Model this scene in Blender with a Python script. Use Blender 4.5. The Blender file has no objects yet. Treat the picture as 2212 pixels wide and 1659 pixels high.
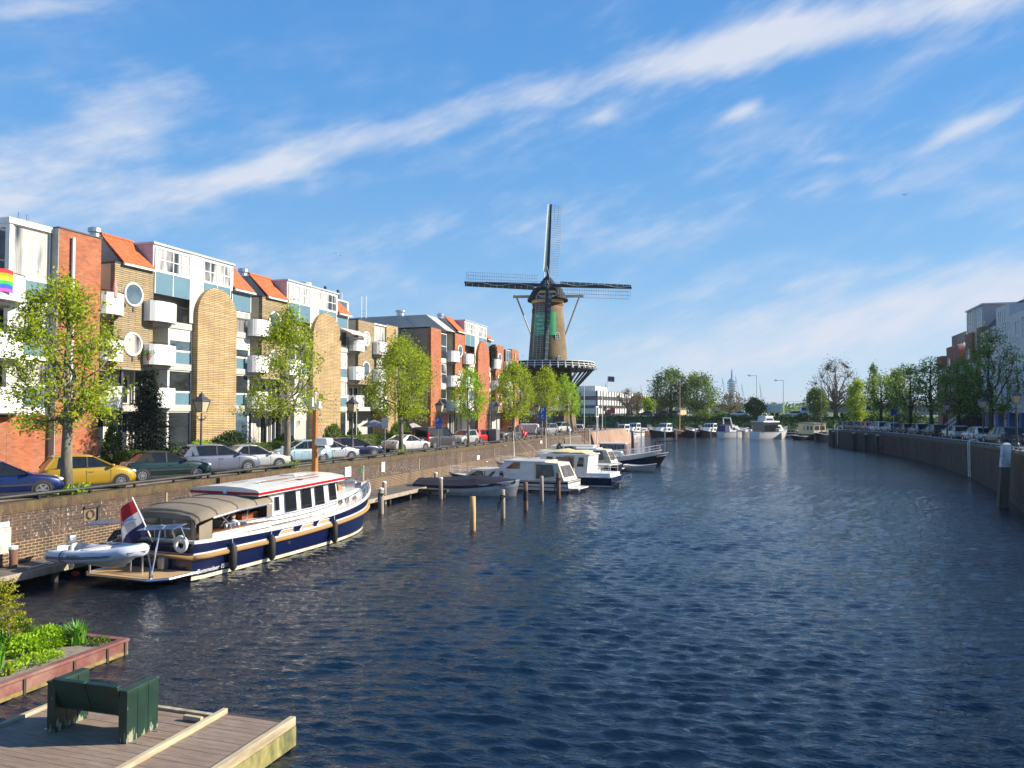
import bpy, bmesh, math, random
import numpy as np
from mathutils import Matrix, Vector, noise as mnoise
sc = bpy.context.scene
COL = sc.collection
rnd = random.Random(7)
PI = math.pi
R_ = math.radians

# ---------------------------------------------------------------- camera on the bridge
YAW, PIT, FPX, EYE = R_(18.03), R_(2.04), 1640.0, 6.2
cam_d = bpy.data.cameras.new('camera'); cam = bpy.data.objects.new('camera', cam_d); COL.objects.link(cam)
cam.location = (0, 0, EYE); cam.rotation_euler = (R_(90) + PIT, 0, YAW)
cam_d.sensor_width = 36; cam_d.lens = 36 * FPX / 2212; cam_d.clip_end = 9000; cam_d.clip_start = .1
sc.camera = cam
_R = (math.cos(YAW), math.sin(YAW), 0)
_F = (-math.sin(YAW) * math.cos(PIT), math.cos(YAW) * math.cos(PIT), math.sin(PIT))
_U = (math.sin(YAW) * math.sin(PIT), -math.cos(YAW) * math.sin(PIT), math.cos(PIT))
def ray(u, v):
    x = (u - 1106) / FPX; y = (829.5 - v) / FPX
    return [_F[i] + x * _R[i] + y * _U[i] for i in range(3)]
def onz(u, v, z):                       # survey helper: sighted point on a level z
    r = ray(u, v); t = (z - EYE) / r[2]; return (r[0] * t, r[1] * t)
def onx(u, v, X):                       # sighted point on the plane x = X -> (y, z)
    r = ray(u, v); t = X / r[0]; return (r[1] * t, EYE + r[2] * t)
def ony(u, v, Y):
    r = ray(u, v); t = Y / r[1]; return (r[0] * t, EYE + r[2] * t)

# ---------------------------------------------------------------- materials
MATS = {}
class NT:
    def __init__(s, m): s.nt = m.node_tree; s.n = s.nt.nodes; s.l = s.nt.links
    def new(s, t, **k):
        n = s.n.new(t)
        for a, b in k.items():
            if a.startswith('i_'): n.inputs[int(a[2:])].default_value = b
            else: setattr(n, a, b)
        return n
    def link(s, a, b): s.l.new(a, b)
def newmat(name):
    m = bpy.data.materials.new(name); m.use_nodes = True; t = NT(m)
    b = t.n['Principled BSDF']; MATS[name] = m
    return m, t, b
def c4(c): return (c[0], c[1], c[2], 1)
def coords(t, kind='Object', scale=(1, 1, 1), rot=(0, 0, 0)):
    tc = t.new('ShaderNodeTexCoord'); mp = t.new('ShaderNodeMapping')
    mp.inputs['Scale'].default_value = scale; mp.inputs['Rotation'].default_value = rot
    t.link(tc.outputs[kind], mp.inputs['Vector']); return mp.outputs['Vector']
def noise_tex(t, vec, scale, detail=4, rough=.6):
    n = t.new('ShaderNodeTexNoise'); n.inputs['Scale'].default_value = scale
    n.inputs['Detail'].default_value = detail; n.inputs['Roughness'].default_value = rough
    t.link(vec, n.inputs['Vector']); return n.outputs['Fac']
def ramp(t, fac, stops):
    r = t.new('ShaderNodeValToRGB'); e = r.color_ramp.elements
    while len(e) < len(stops): e.new(.5)
    for i, (p, c) in enumerate(stops):
        e[i].position = p; e[i].color = c4(c) if not isinstance(c, (int, float)) else (c, c, c, 1)
    t.link(fac, r.inputs['Fac']); return r.outputs['Color']
def mix(t, fac, a, b, mode='MIX'):
    m = t.new('ShaderNodeMix', data_type='RGBA', blend_type=mode)
    for k, v in ((0, fac), (6, a), (7, b)):
        if hasattr(v, 'is_linked') or hasattr(v, 'links'): t.link(v, m.inputs[k])
        else: m.inputs[k].default_value = c4(v) if isinstance(v, tuple) else v
    return m.outputs[2]
def mathn(t, op, a, b=None, clamp=False):
    m = t.new('ShaderNodeMath', operation=op, use_clamp=clamp)
    for k, v in ((0, a), (1, b)):
        if v is None: continue
        if isinstance(v, (int, float)): m.inputs[k].default_value = v
        else: t.link(v, m.inputs[k])
    return m.outputs[0]
def bump(t, b, h, strength=.3, dist=.02):
    n = t.new('ShaderNodeBump'); n.inputs['Strength'].default_value = strength
    n.inputs['Distance'].default_value = dist; t.link(h, n.inputs['Height']); t.link(n.outputs['Normal'], b.inputs['Normal'])
def M(name, col=(.5, .5, .5), rough=.6, metal=0, var=.12, scale=3., bmp=0, coat=0, stretch=(1, 1, 1), spec=None, dirt=None, trans=0):
    if name in MATS: return MATS[name]
    m, t, b = newmat(name)
    b.inputs['Roughness'].default_value = rough; b.inputs['Metallic'].default_value = metal
    if coat: b.inputs['Coat Weight'].default_value = coat; b.inputs['Coat Roughness'].default_value = .05
    if spec is not None: b.inputs['Specular IOR Level'].default_value = spec
    v = coords(t, scale=stretch); f = noise_tex(t, v, scale, 5)
    lo = tuple(max(0, x * (1 - var)) for x in col); hi = tuple(min(1, x * (1 + var)) for x in col)
    cc = ramp(t, f, [(.3, lo), (.7, hi)])
    if dirt:
        f2 = noise_tex(t, v, scale * .35, 6, .7); cc = mix(t, ramp(t, f2, [(.48, 0.), (.68, 1.)]), cc, dirt)
    t.link(cc, b.inputs['Base Color'])
    if bmp: bump(t, b, f, bmp, .02)
    return m
def brick(name, c1, c2, mortar, size=(.22, .065), vary=(.4, .6), stain=None, msize=.008):
    m, t, b = newmat(name); b.inputs['Roughness'].default_value = .85
    tc = t.new('ShaderNodeTexCoord'); sp = t.new('ShaderNodeSeparateXYZ'); t.link(tc.outputs['Object'], sp.inputs[0])
    s = mathn(t, 'ADD', sp.outputs[0], sp.outputs[1]); cb = t.new('ShaderNodeCombineXYZ')
    t.link(s, cb.inputs[0]); t.link(sp.outputs[2], cb.inputs[1])
    br = t.new('ShaderNodeTexBrick'); t.link(cb.outputs[0], br.inputs['Vector'])
    br.inputs['Scale'].default_value = 1; br.inputs['Brick Width'].default_value = size[0]; br.inputs['Row Height'].default_value = size[1]
    br.inputs['Mortar Size'].default_value = msize; br.inputs['Color1'].default_value = c4(c1)
    br.inputs['Color2'].default_value = c4(c2); br.inputs['Mortar'].default_value = c4(mortar)
    f = noise_tex(t, tc.outputs['Object'], .9, 6, .65)
    cc = mix(t, 1., br.outputs['Color'], ramp(t, f, [(.3, vary[0] / .5), (.7, vary[1] / .5)]) if False else ramp(t, f, [(.32, .72), (.68, 1.)]), 'MULTIPLY')
    if stain:
        f2 = noise_tex(t, coords(t, scale=(1.6, 1.6, .22)), .9, 7, .7)
        cc = mix(t, ramp(t, f2, [(.50, 0.), (.72, .7)]), cc, stain)
    t.link(cc, b.inputs['Base Color']); bump(t, b, br.outputs['Fac'], -.4, .01)
    return m

# ---------------------------------------------------------------- mesh builder
class MB:
    def __init__(s): s.v = []; s.f = []; s.m = []; s.sm = []; s.cur = 0; s.smooth = False; s.pc = []
    def _add(s, vs, fs):
        o = len(s.v); s.pc.append((o, len(s.f))); s.v += [tuple(p) for p in vs]; s.f += [tuple(o + i for i in f) for f in fs]
        s.m += [s.cur] * len(fs); s.sm += [s.smooth] * len(fs); return s
    def box(s, x0, x1, y0, y1, z0, z1):
        return s._add([(x0, y0, z0), (x1, y0, z0), (x1, y1, z0), (x0, y1, z0), (x0, y0, z1), (x1, y0, z1), (x1, y1, z1), (x0, y1, z1)],
            [(0, 3, 2, 1), (4, 5, 6, 7), (0, 1, 5, 4), (1, 2, 6, 5), (2, 3, 7, 6), (3, 0, 4, 7)])
    def hexa(s, p): return s._add(p, [(0, 3, 2, 1), (4, 5, 6, 7), (0, 1, 5, 4), (1, 2, 6, 5), (2, 3, 7, 6), (3, 0, 4, 7)])
    def quad(s, *p): return s._add(p, [tuple(range(len(p)))])
    def beam(s, a, b, w, h=None, up=(0, 0, 1)):
        a = Vector(a); b = Vector(b); h = h or w; d = (b - a).normalized(); u = Vector(up)
        if abs(d.dot(u)) > .95: u = Vector((0, 1, 0))
        r = d.cross(u).normalized() * w / 2; u = r.cross(d).normalized() * h / 2
        return s.hexa([a - r - u, a + r - u, b + r - u, b - r - u, a - r + u, a + r + u, b + r + u, b - r + u])
    def tube(s, pts, r, n=6, cap=True):
        pts = [Vector(p) for p in pts]; rs = r if isinstance(r, (list, tuple)) else [r] * len(pts)
        rings = []; t0 = (pts[1] - pts[0]).normalized(); ref = Vector((0, 0, 1)) if abs(t0.z) < .9 else Vector((1, 0, 0))
        x = t0.cross(ref).normalized()
        for i, p in enumerate(pts):
            t = (pts[min(i + 1, len(pts) - 1)] - pts[max(i - 1, 0)]).normalized()
            x = (x - t * x.dot(t)).normalized(); y = t.cross(x)
            rings.append([p + (x * math.cos(2 * PI * k / n) + y * math.sin(2 * PI * k / n)) * rs[i] for k in range(n)])
        s.loft(rings, True, cap); return s
    def loft(s, rings, closed=True, cap=True):
        n = len(rings[0]); vs = [p for r in rings for p in r]; fs = []
        for i in range(len(rings) - 1):
            for k in range(n if closed else n - 1):
                a = i * n + k; b = i * n + (k + 1) % n; fs.append((a, b, b + n, a + n))
        if cap: fs.append(tuple(reversed(range(n)))); fs.append(tuple((len(rings) - 1) * n + k for k in range(n)))
        return s._add(vs, fs)
    def lathe(s, prof, n=16, o=(0, 0, 0), a0=0, a1=2 * PI):
        full = abs(a1 - a0 - 2 * PI) < 1e-6; N = n if full else n + 1
        rings = [[(o[0] + r * math.cos(a0 + (a1 - a0) * k / n), o[1] + r * math.sin(a0 + (a1 - a0) * k / n), o[2] + z) for k in range(N)] for r, z in prof]
        return s.loft(rings, full, full)
    def cyl(s, a, b, r, r2=None, n=12): return s.tube([a, b], [r, r if r2 is None else r2], n)
    def prism(s, poly, axis, a, b):      # poly 2d in the plane normal to axis
        def P(p, t): return {'x': (t, p[0], p[1]), 'y': (p[0], t, p[1]), 'z': (p[0], p[1], t)}[axis]
        n = len(poly); vs = [P(p, a) for p in poly] + [P(p, b) for p in poly]
        return s._add(vs, [tuple(range(n)), tuple(range(2 * n - 1, n - 1, -1))] + [(i, i + n, (i + 1) % n + n, (i + 1) % n) for i in range(n)])
    def ring(s, c, ax, R, r, n=24, k=6, sy=1):   # torus, ax axis letter
        rings = []
        for i in range(n):
            a = 2 * PI * i / n; rr = []
            for j in range(k):
                b = 2 * PI * j / k; q = R + r * math.cos(b); h = r * math.sin(b)
                p = {'x': (h, q * math.cos(a), sy * q * math.sin(a)), 'y': (q * math.cos(a), h, q * math.sin(a)), 'z': (q * math.cos(a), q * math.sin(a), h)}[ax]
                rr.append((c[0] + p[0], c[1] + p[1], c[2] + p[2]))
            rings.append(rr)
        rings.append(rings[0]); return s.loft(rings, True, False)
    def disc(s, c, ax, r, t=.01, n=24):
        d = {'x': (t, 0, 0), 'y': (0, t, 0), 'z': (0, 0, t)}[ax]
        return s.cyl(c, (c[0] + d[0], c[1] + d[1], c[2] + d[2]), r, n=n)
    def sphere(s, c, r, n=10, k=7, sc=(1, 1, 1)):
        pr = [(math.sin(PI * i / k), -math.cos(PI * i / k)) for i in range(k + 1)]
        rings = [[(c[0] + r * sc[0] * max(q, 1e-3) * math.cos(2 * PI * j / n), c[1] + r * sc[1] * max(q, 1e-3) * math.sin(2 * PI * j / n), c[2] + r * sc[2] * z) for j in range(n)] for q, z in pr]
        return s.loft(rings, True, False)
    def blob(s, rr, x0, x1, y0, y1, z0, z1, k=3):     # box with rounded edges
        cx, cy, cz = (x0 + x1) / 2, (y0 + y1) / 2, (z0 + z1) / 2
        rings = []
        for i in range(k + 1):
            a = PI / 2 * i / k; d = rr * (1 - math.sin(a)); z = z0 + rr * (1 - math.cos(a)); rings.append((d, z))
        rings += [(d, z1 + z0 - z) for d, z in reversed(rings)]
        R = []
        for d, z in rings:
            x0_, x1_, y0_, y1_ = x0 + d, x1 - d, y0 + d, y1 - d; p = []
            for (cx_, cy_, a0) in ((x1_ - rr, y1_ - rr, 0), (x0_ + rr, y1_ - rr, 1), (x0_ + rr, y0_ + rr, 2), (x1_ - rr, y0_ + rr, 3)):
                for q in range(4):
                    a = PI / 2 * (a0 + q / 3); p.append((cx_ + rr * math.cos(a), cy_ + rr * math.sin(a), z))
            R.append(p)
        return s.loft(R)
    def each(s, name, mat, parent, world=True, fix=False, smooth=None):     # every primitive its own object
        out = []; pc = s.pc + [(len(s.v), len(s.f))]
        for (v0, f0), (v1, f1) in zip(pc[:-1], pc[1:]):
            q = MB(); q._add(s.v[v0:v1], [tuple(i - v0 for i in f) for f in s.f[f0:f1]]); q.sm = s.sm[f0:f1]
            o = q.build(name, mat, parent, world, smooth); out.append(fixn(o) if fix else o)
        return out
    def build(s, name, mats, parent=None, world=True, smooth=None, loc=None, rot=None):
        me = bpy.data.meshes.new(name); vs = s.v
        if parent is not None and world:
            o = [0, 0, 0]; p = parent
            while p is not None: o = [o[i] + p.location[i] for i in range(3)]; p = p.parent
            vs = [(x - o[0], y - o[1], z - o[2]) for x, y, z in vs]
        me.from_pydata(vs, [], s.f)
        if not isinstance(mats, (list, tuple)): mats = [mats]
        for m in mats: me.materials.append(m)
        if len(mats) > 1: me.polygons.foreach_set('material_index', s.m)
        sm = s.sm if smooth is None else [smooth] * len(s.f)
        me.polygons.foreach_set('use_smooth', sm); me.update()
        ob = bpy.data.objects.new(name, me); COL.objects.link(ob)
        if parent is not None: ob.parent = parent
        if loc: ob.location = loc
        if rot: ob.rotation_euler = rot
        return ob
def fixn(ob):
    bm = bmesh.new(); bm.from_mesh(ob.data); bmesh.ops.recalc_face_normals(bm, faces=bm.faces); bm.to_mesh(ob.data); bm.free(); return ob
def bevel(ob, w=.01, seg=2):
    m = ob.modifiers.new('bevel', 'BEVEL'); m.width = w; m.segments = seg; m.limit_method = 'ANGLE'; return ob
def tag(o, label=None, cat=None, group=None, kind=None):
    if label: o['label'] = label
    if cat: o['category'] = cat
    if group: o['group'] = group
    if kind: o['kind'] = kind
    return o
def thing(name, label, cat, loc=(0, 0, 0), rz=0, group=None):
    o = bpy.data.objects.new(name, None); COL.objects.link(o); o.location = loc; o.rotation_euler = (0, 0, rz)
    o.empty_display_size = .2
    return tag(o, label, cat, group)
def copy_tree(o, parent=None):
    c = o.copy(); COL.objects.link(c); c.parent = parent
    for ch in list(o.children): copy_tree(ch, c)
    return c
def dup(o, loc, rz, label, group=None, sc_=None):
    c = copy_tree(o); c.location = loc; c.rotation_euler = (0, 0, rz); c['label'] = label
    if group: c['group'] = group
    if sc_: c.scale = sc_
    return c
def struct(name, mb, mat, smooth=False):
    return tag(mb.build(name, mat, None, smooth=smooth), kind='structure')
def text_mesh(name, body, size, mat, parent, mtx, ext=.004, font_shear=0, align='CENTER'):
    cu = bpy.data.curves.new(name, 'FONT'); cu.body = body; cu.size = size; cu.extrude = ext; cu.shear = font_shear
    cu.align_x = align; cu.align_y = 'CENTER'; cu.resolution_u = 2
    tmp = bpy.data.objects.new('tmp', cu); COL.objects.link(tmp); bpy.context.view_layer.update()
    me = bpy.data.meshes.new_from_object(tmp); bpy.data.objects.remove(tmp)
    me.materials.clear(); me.materials.append(mat); me.transform(mtx)
    ob = bpy.data.objects.new(name, me); COL.objects.link(ob)
    if parent: ob.parent = parent
    return ob
def axes_mtx(o, x, y):
    x = Vector(x).normalized(); y = Vector(y).normalized(); z = x.cross(y)
    m = Matrix(((x.x, y.x, z.x, o[0]), (x.y, y.y, z.y, o[1]), (x.z, y.z, z.z, o[2]), (0, 0, 0, 1))); return m
# ---------------------------------------------------------------- light
SUN_AZ, SUN_EL = R_(68), R_(29)         # clockwise from +y, towards +x
sun_d = bpy.data.lights.new('sun', 'SUN'); sun = bpy.data.objects.new('sun', sun_d); COL.objects.link(sun)
sun_d.energy = 5.0; sun_d.angle = R_(.5); sun_d.color = (1, .90, .76)
sdir = Vector((math.sin(SUN_AZ) * math.cos(SUN_EL), math.cos(SUN_AZ) * math.cos(SUN_EL), math.sin(SUN_EL)))
sun.rotation_euler = (-sdir).to_track_quat('-Z', 'Y').to_euler()
w = bpy.data.worlds.new('World'); sc.world = w; w.use_nodes = True
t = NT(w); bg = t.n['Background']; bg.inputs['Strength'].default_value = .118
sky = t.new('ShaderNodeTexSky', sky_type='NISHITA'); sky.sun_disc = False
sky.sun_elevation = SUN_EL; sky.sun_rotation = SUN_AZ; sky.air_density = 1.0; sky.dust_density = .3; sky.ozone_density = 2.5
tc = t.new('ShaderNodeTexCoord'); sp = t.new('ShaderNodeSeparateXYZ'); t.link(tc.outputs['Generated'], sp.inputs[0])
az = mathn(t, 'ARCTAN2', sp.outputs[0], sp.outputs[1]); el = mathn(t, 'ARCSINE', sp.outputs[2])
def cvec(sx, sy, rot, off=0):
    c = t.new('ShaderNodeCombineXYZ'); t.link(az, c.inputs[0]); t.link(el, c.inputs[1]); c.inputs[2].default_value = off
    mp = t.new('ShaderNodeMapping'); mp.inputs['Rotation'].default_value = (0, 0, rot); mp.inputs['Scale'].default_value = (sx, sy, 1)
    m0 = t.new('ShaderNodeMapping'); m0.inputs['Rotation'].default_value = (0, 0, rot); t.link(c.outputs[0], m0.inputs['Vector'])
    mp.inputs['Rotation'].default_value = (0, 0, 0); t.link(m0.outputs[0], mp.inputs['Vector']); return mp.outputs[0]
# cirrus fields: fine streaks drawn along the wind, plus soft puffs
n1 = noise_tex(t, cvec(5, 16, R_(-14), 3.1), 1.6, 9, .58)
n2 = noise_tex(t, cvec(9, 34, R_(-24), 7.7), 1.7, 8, .62)
n3 = noise_tex(t, cvec(4, 9, R_(-10), 1.3), 1.5, 7, .55)
fibre = mathn(t, 'ADD', mathn(t, 'MULTIPLY', n1, .6), mathn(t, 'MULTIPLY', n2, .4))
def gauss(x, w_):
    q = mathn(t, 'DIVIDE', x, w_); q = mathn(t, 'MULTIPLY', q, q); return mathn(t, 'POWER', 2.718, mathn(t, 'MULTIPLY', q, -1.))
def lin(c0, c1, c2=0.):
    v = mathn(t, 'ADD', mathn(t, 'MULTIPLY', az, c1), c0)
    return mathn(t, 'ADD', v, mathn(t, 'MULTIPLY', mathn(t, 'MULTIPLY', az, az), c2)) if c2 else v
def sm(x, a, b):
    m = t.new('ShaderNodeMapRange', interpolation_type='SMOOTHSTEP', clamp=True); t.link(x, m.inputs[0])
    m.inputs[1].default_value = a; m.inputs[2].default_value = b; return m.outputs[0]
def band(c, w_, amp, a0, a1, soft=.12):
    g = gauss(mathn(t, 'SUBTRACT', el, lin(*c)), w_)
    g = mathn(t, 'MULTIPLY', g, mathn(t, 'MULTIPLY', sm(az, a0 - soft, a0 + soft), sm(az, a1 + soft, a1 - soft)))
    return mathn(t, 'MULTIPLY', g, amp)
def spot(a, e, wa, we, amp, tilt=0.):
    dx = mathn(t, 'SUBTRACT', az, a); dy = mathn(t, 'SUBTRACT', mathn(t, 'SUBTRACT', el, e), mathn(t, 'MULTIPLY', dx, tilt))
    return mathn(t, 'MULTIPLY', mathn(t, 'MULTIPLY', gauss(dx, wa), gauss(dy, we)), amp)
CL = [band((.437, .0685, -.2388), .022, .56, -.72, .10), band((.437, .0685, -.2388), .027, .42, -.1, .45),
      band((.470, .02, -.20), .05, .22, -.1, .55),
      spot(-.79, .335, .085, .042, .62, .35), spot(-.90, .235, .14, .05, .52, .1), spot(-.66, .285, .09, .022, .40, .4),
      spot(-.88, .43, .09, .014, .5, .3), spot(.235, .315, .065, .013, .62, .3), spot(-.02, .365, .03, .012, .5, .3), spot(-.19, .37, .025, .012, .35),
      band((.28, .10, 0.), .05, .16, -.4, .2), spot(.06, .10, .32, .055, .60, .16), spot(.28, .13, .14, .035, .45, .2), spot(-.55, .20, .3, .05, .16, .1), spot(.09, .30, .02, .006, .3)]
mask = CL[0]
for c in CL[1:]: mask = mathn(t, 'ADD', mask, c)
dens = sm(mathn(t, 'ADD', mathn(t, 'ADD', mask, mathn(t, 'MULTIPLY', n3, .35)), mathn(t, 'MULTIPLY', fibre, 1.15)), .82, 1.66)
wisp = mathn(t, 'MULTIPLY', sm(mathn(t, 'ADD', n3, mathn(t, 'MULTIPLY', fibre, .8)), .80, 1.25), .42)
dens = mathn(t, 'ADD', dens, mathn(t, 'MULTIPLY', wisp, sm(el, .62, .2)), clamp=True)
dens = mathn(t, 'MULTIPLY', dens, .92)
hs = t.new('ShaderNodeHueSaturation'); hs.inputs['Saturation'].default_value = 1.2; hs.inputs['Value'].default_value = 1.0
t.link(sky.outputs[0], hs.inputs['Color'])
elr = ramp(t, mathn(t, 'MULTIPLY', el, 1.5), [(0., (.50, .66, .82)), (.08, (.42, .62, .84)), (.25, (.23, .50, .86)), (.55, (.115, .38, .82)), (1., (.065, .27, .72))])
elr = mix(t, 1., elr, (4., 4., 4.), 'MULTIPLY')
skc = mix(t, .88, hs.outputs[0], elr)
cloud = mix(t, dens, skc, (3.1, 3.3, 3.75))
t.link(cloud, bg.inputs['Color'])
sc.view_settings.view_transform = 'Standard'; sc.view_settings.look = 'None'; sc.view_settings.exposure = 1.0; sc.view_settings.gamma = 1

# ---------------------------------------------------------------- common materials
white = M('white_paint', (.72, .71, .67), .5, var=.04)
cream = M('cream_render', (.62, .56, .42), .85, var=.08, scale=1.2)
greyrender = M('grey_render', (.36, .35, .32), .9, var=.12, scale=.8, dirt=(.22, .22, .20))
concrete = M('concrete', (.42, .40, .36), .9, var=.12, scale=1.5)
blackm = M('black_metal', (.012, .013, .014), .45, var=.2)
darkm = M('dark_grey_metal', (.05, .05, .055), .5, var=.2)
steel = M('stainless_steel', (.62, .62, .64), .25, 1, var=.06)
galv = M('galvanised_steel', (.45, .46, .47), .4, .9, var=.1)
rubber = M('rubber', (.015, .015, .016), .7, var=.2)
bluepanel = M('blue_panel', (.10, .19, .24), .35, var=.08, scale=.7)
tile_m, tt, tb = newmat('orange_roof_tiles')
v_ = coords(tt); wv = tt.new('ShaderNodeTexWave', wave_type='BANDS', bands_direction='Y'); wv.inputs['Scale'].default_value = 1.45; wv.inputs['Distortion'].default_value = .3
tt.link(v_, wv.inputs['Vector']); wz = tt.new('ShaderNodeTexWave', wave_type='BANDS', bands_direction='Z', wave_profile='SAW'); wz.inputs['Scale'].default_value = 1.3; tt.link(v_, wz.inputs['Vector'])
f_ = noise_tex(tt, v_, 3., 4); cc_ = ramp(tt, f_, [(.3, (.42, .085, .02)), (.7, (.60, .15, .045))])
cc_ = mix(tt, .7, cc_, ramp(tt, wz.outputs['Fac'], [(0., .55), (.25, 1.)]), 'MULTIPLY'); tt.link(cc_, tb.inputs['Base Color']); tb.inputs['Roughness'].default_value = .7
bump(tt, tb, mathn(tt, 'ADD', wv.outputs['Fac'], mathn(tt, 'MULTIPLY', wz.outputs['Fac'], .5)), .9, .06)
br_yel = brick('yellow_brick', (.58, .41, .19), (.42, .29, .13), (.17, .125, .075), (1.1, .125), msize=.026)
br_gy = brick('weathered_yellow_brick', (.46, .35, .185), (.31, .235, .13), (.13, .10, .065), (1.1, .125), msize=.026, stain=(.20, .15, .09))
br_red = brick('red_brick', (.52, .15, .052), (.34, .085, .033), (.24, .13, .08), (.30, .105), msize=.016)
br_dark = brick('grey_gable_brick', (.52, .40, .26), (.36, .275, .18), (.13, .10, .075), (.30, .115), msize=.022)
def glassmat(name, col, rough=.04, curtain=False):
    m, t, b = newmat(name); b.inputs['Roughness'].default_value = rough; b.inputs['Specular IOR Level'].default_value = .8
    v = coords(t)
    if curtain:
        wv = t.new('ShaderNodeTexWave', wave_type='BANDS', bands_direction='Y'); wv.inputs['Scale'].default_value = 3.2; wv.inputs['Distortion'].default_value = 3; wv.inputs['Detail'].default_value = 2; t.link(v, wv.inputs['Vector'])
        f = noise_tex(t, coords(t, scale=(1, 1, .2)), .9, 2)
        c = ramp(t, wv.outputs['Fac'], [(0., tuple(x * .6 for x in col)), (.6, col)])
        c = mix(t, ramp(t, f, [(.5, 0.), (.62, 1.)]), c, (.03, .035, .04))
    else:
        f = noise_tex(t, coords(t, scale=(.6, .6, 1)), .9, 3, .7); c = ramp(t, f, [(.35, tuple(x * .4 for x in col)), (.65, col)])
    t.link(c, b.inputs['Base Color']); return m
g_dark = glassmat('dark_window_glass', (.035, .042, .05))
g_mid = glassmat('blue_window_glass', (.10, .15, .19))
g_cur = glassmat('curtained_window_glass', (.50, .49, .45), .12, True)

# perforated balcony sheet
perf, t2, b2 = newmat('perforated_white_sheet')
v2 = coords(t2); vo = t2.new('ShaderNodeTexVoronoi'); vo.inputs['Scale'].default_value = 9.; vo.inputs['Randomness'].default_value = 0; t2.link(v2, vo.inputs['Vector'])
t2.link(ramp(t2, vo.outputs['Distance'], [(.27, (.30, .30, .31)), (.33, (.70, .70, .68))]), b2.inputs['Base Color']); b2.inputs['Roughness'].default_value = .45

# ---------------------------------------------------------------- water
wm, tw, bw = newmat('harbour_water')
bw.inputs['Base Color'].default_value = (.003, .010, .021, 1); bw.inputs['Roughness'].default_value = .04; bw.inputs['IOR'].default_value = 1.45
va = coords(tw, scale=(.5, 1.35, 1), rot=(0, 0, R_(-10))); vb = coords(tw, scale=(1.1, 2.2, 1), rot=(0, 0, R_(18))); vc = coords(tw, scale=(.12, .2, 1))
na = noise_tex(tw, va, 2.3, 4, .6); nb = noise_tex(tw, vb, 6.5, 3, .6); nc = noise_tex(tw, vc, .8, 4)
calm = ramp(tw, nc, [(.35, .55), (.65, 1.)])
hh = mathn(tw, 'ADD', mathn(tw, 'MULTIPLY', na, 1.), mathn(tw, 'MULTIPLY', nb, .42)); hh = mathn(tw, 'MULTIPLY', hh, calm)
bump(tw, bw, hh, 1., .09)
ys_ = [-6.]
while ys_[-1] < 262: ys_.append(ys_[-1] + .036 + .0027 * max(ys_[-1], 0))
xs_ = np.concatenate([[-130, -90, -60, -40], np.arange(-27, 22, .115), [24, 27, 31, 38, 50, 90]]); ys_ = np.array(ys_); XX, YY = np.meshgrid(xs_, ys_); ZZ = np.zeros_like(XX); dyy = (.036 + .0027 * np.maximum(YY, 0))
wr = np.random.default_rng(3); amp_mod = .62 + .5 * np.sin(XX * .21 + 1.3 * np.sin(YY * .09)) * np.sin(YY * .13 + .8 * np.sin(XX * .17))
for i in range(110):
    lam = .19 * (4.2 ** (wr.uniform() ** 1.4)); th = R_(98) + wr.normal() * .33; k_ = 2 * PI / lam; A = .0125 * (lam / .8) ** .92 * wr.uniform(.4, 1.2)
    ph = k_ * (math.cos(th) * XX + math.sin(th) * YY) + wr.uniform(0, 7); fade = np.clip((lam / dyy - 2.2) / 3., 0, 1); ph = ph + .5 * np.sin(XX * .9 + i) + .4 * np.sin(YY * .7 + 2 * i); s_ = np.cos(ph) + .30 * np.cos(2 * ph); ZZ += A * fade * (.5 + .5 * amp_mod) * s_ * .62
ZZ *= np.clip((XX + 26) / 8, .35, 1)
wme = bpy.data.meshes.new('water'); nr, nc2 = XX.shape; wme.vertices.add(nr * nc2); wme.vertices.foreach_set('co', np.stack([XX, YY, ZZ], -1).ravel())
ii = np.arange((nr - 1) * (nc2 - 1)); r0 = ii // (nc2 - 1) * nc2 + ii % (nc2 - 1); lp = np.stack([r0, r0 + 1, r0 + nc2 + 1, r0 + nc2], 1).ravel().astype(np.int32)
wme.loops.add(len(lp)); wme.loops.foreach_set('vertex_index', lp); wme.polygons.add(len(ii)); wme.polygons.foreach_set('loop_start', (ii * 4).astype(np.int32)); wme.polygons.foreach_set('loop_total', np.full(len(ii), 4, dtype=np.int32)); wme.polygons.foreach_set('use_smooth', np.ones(len(ii), dtype=bool))
wme.update(); wme.materials.append(wm); water = bpy.data.objects.new('water', wme); COL.objects.link(water); water['kind'] = 'structure'
ZQ = 2.8
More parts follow.
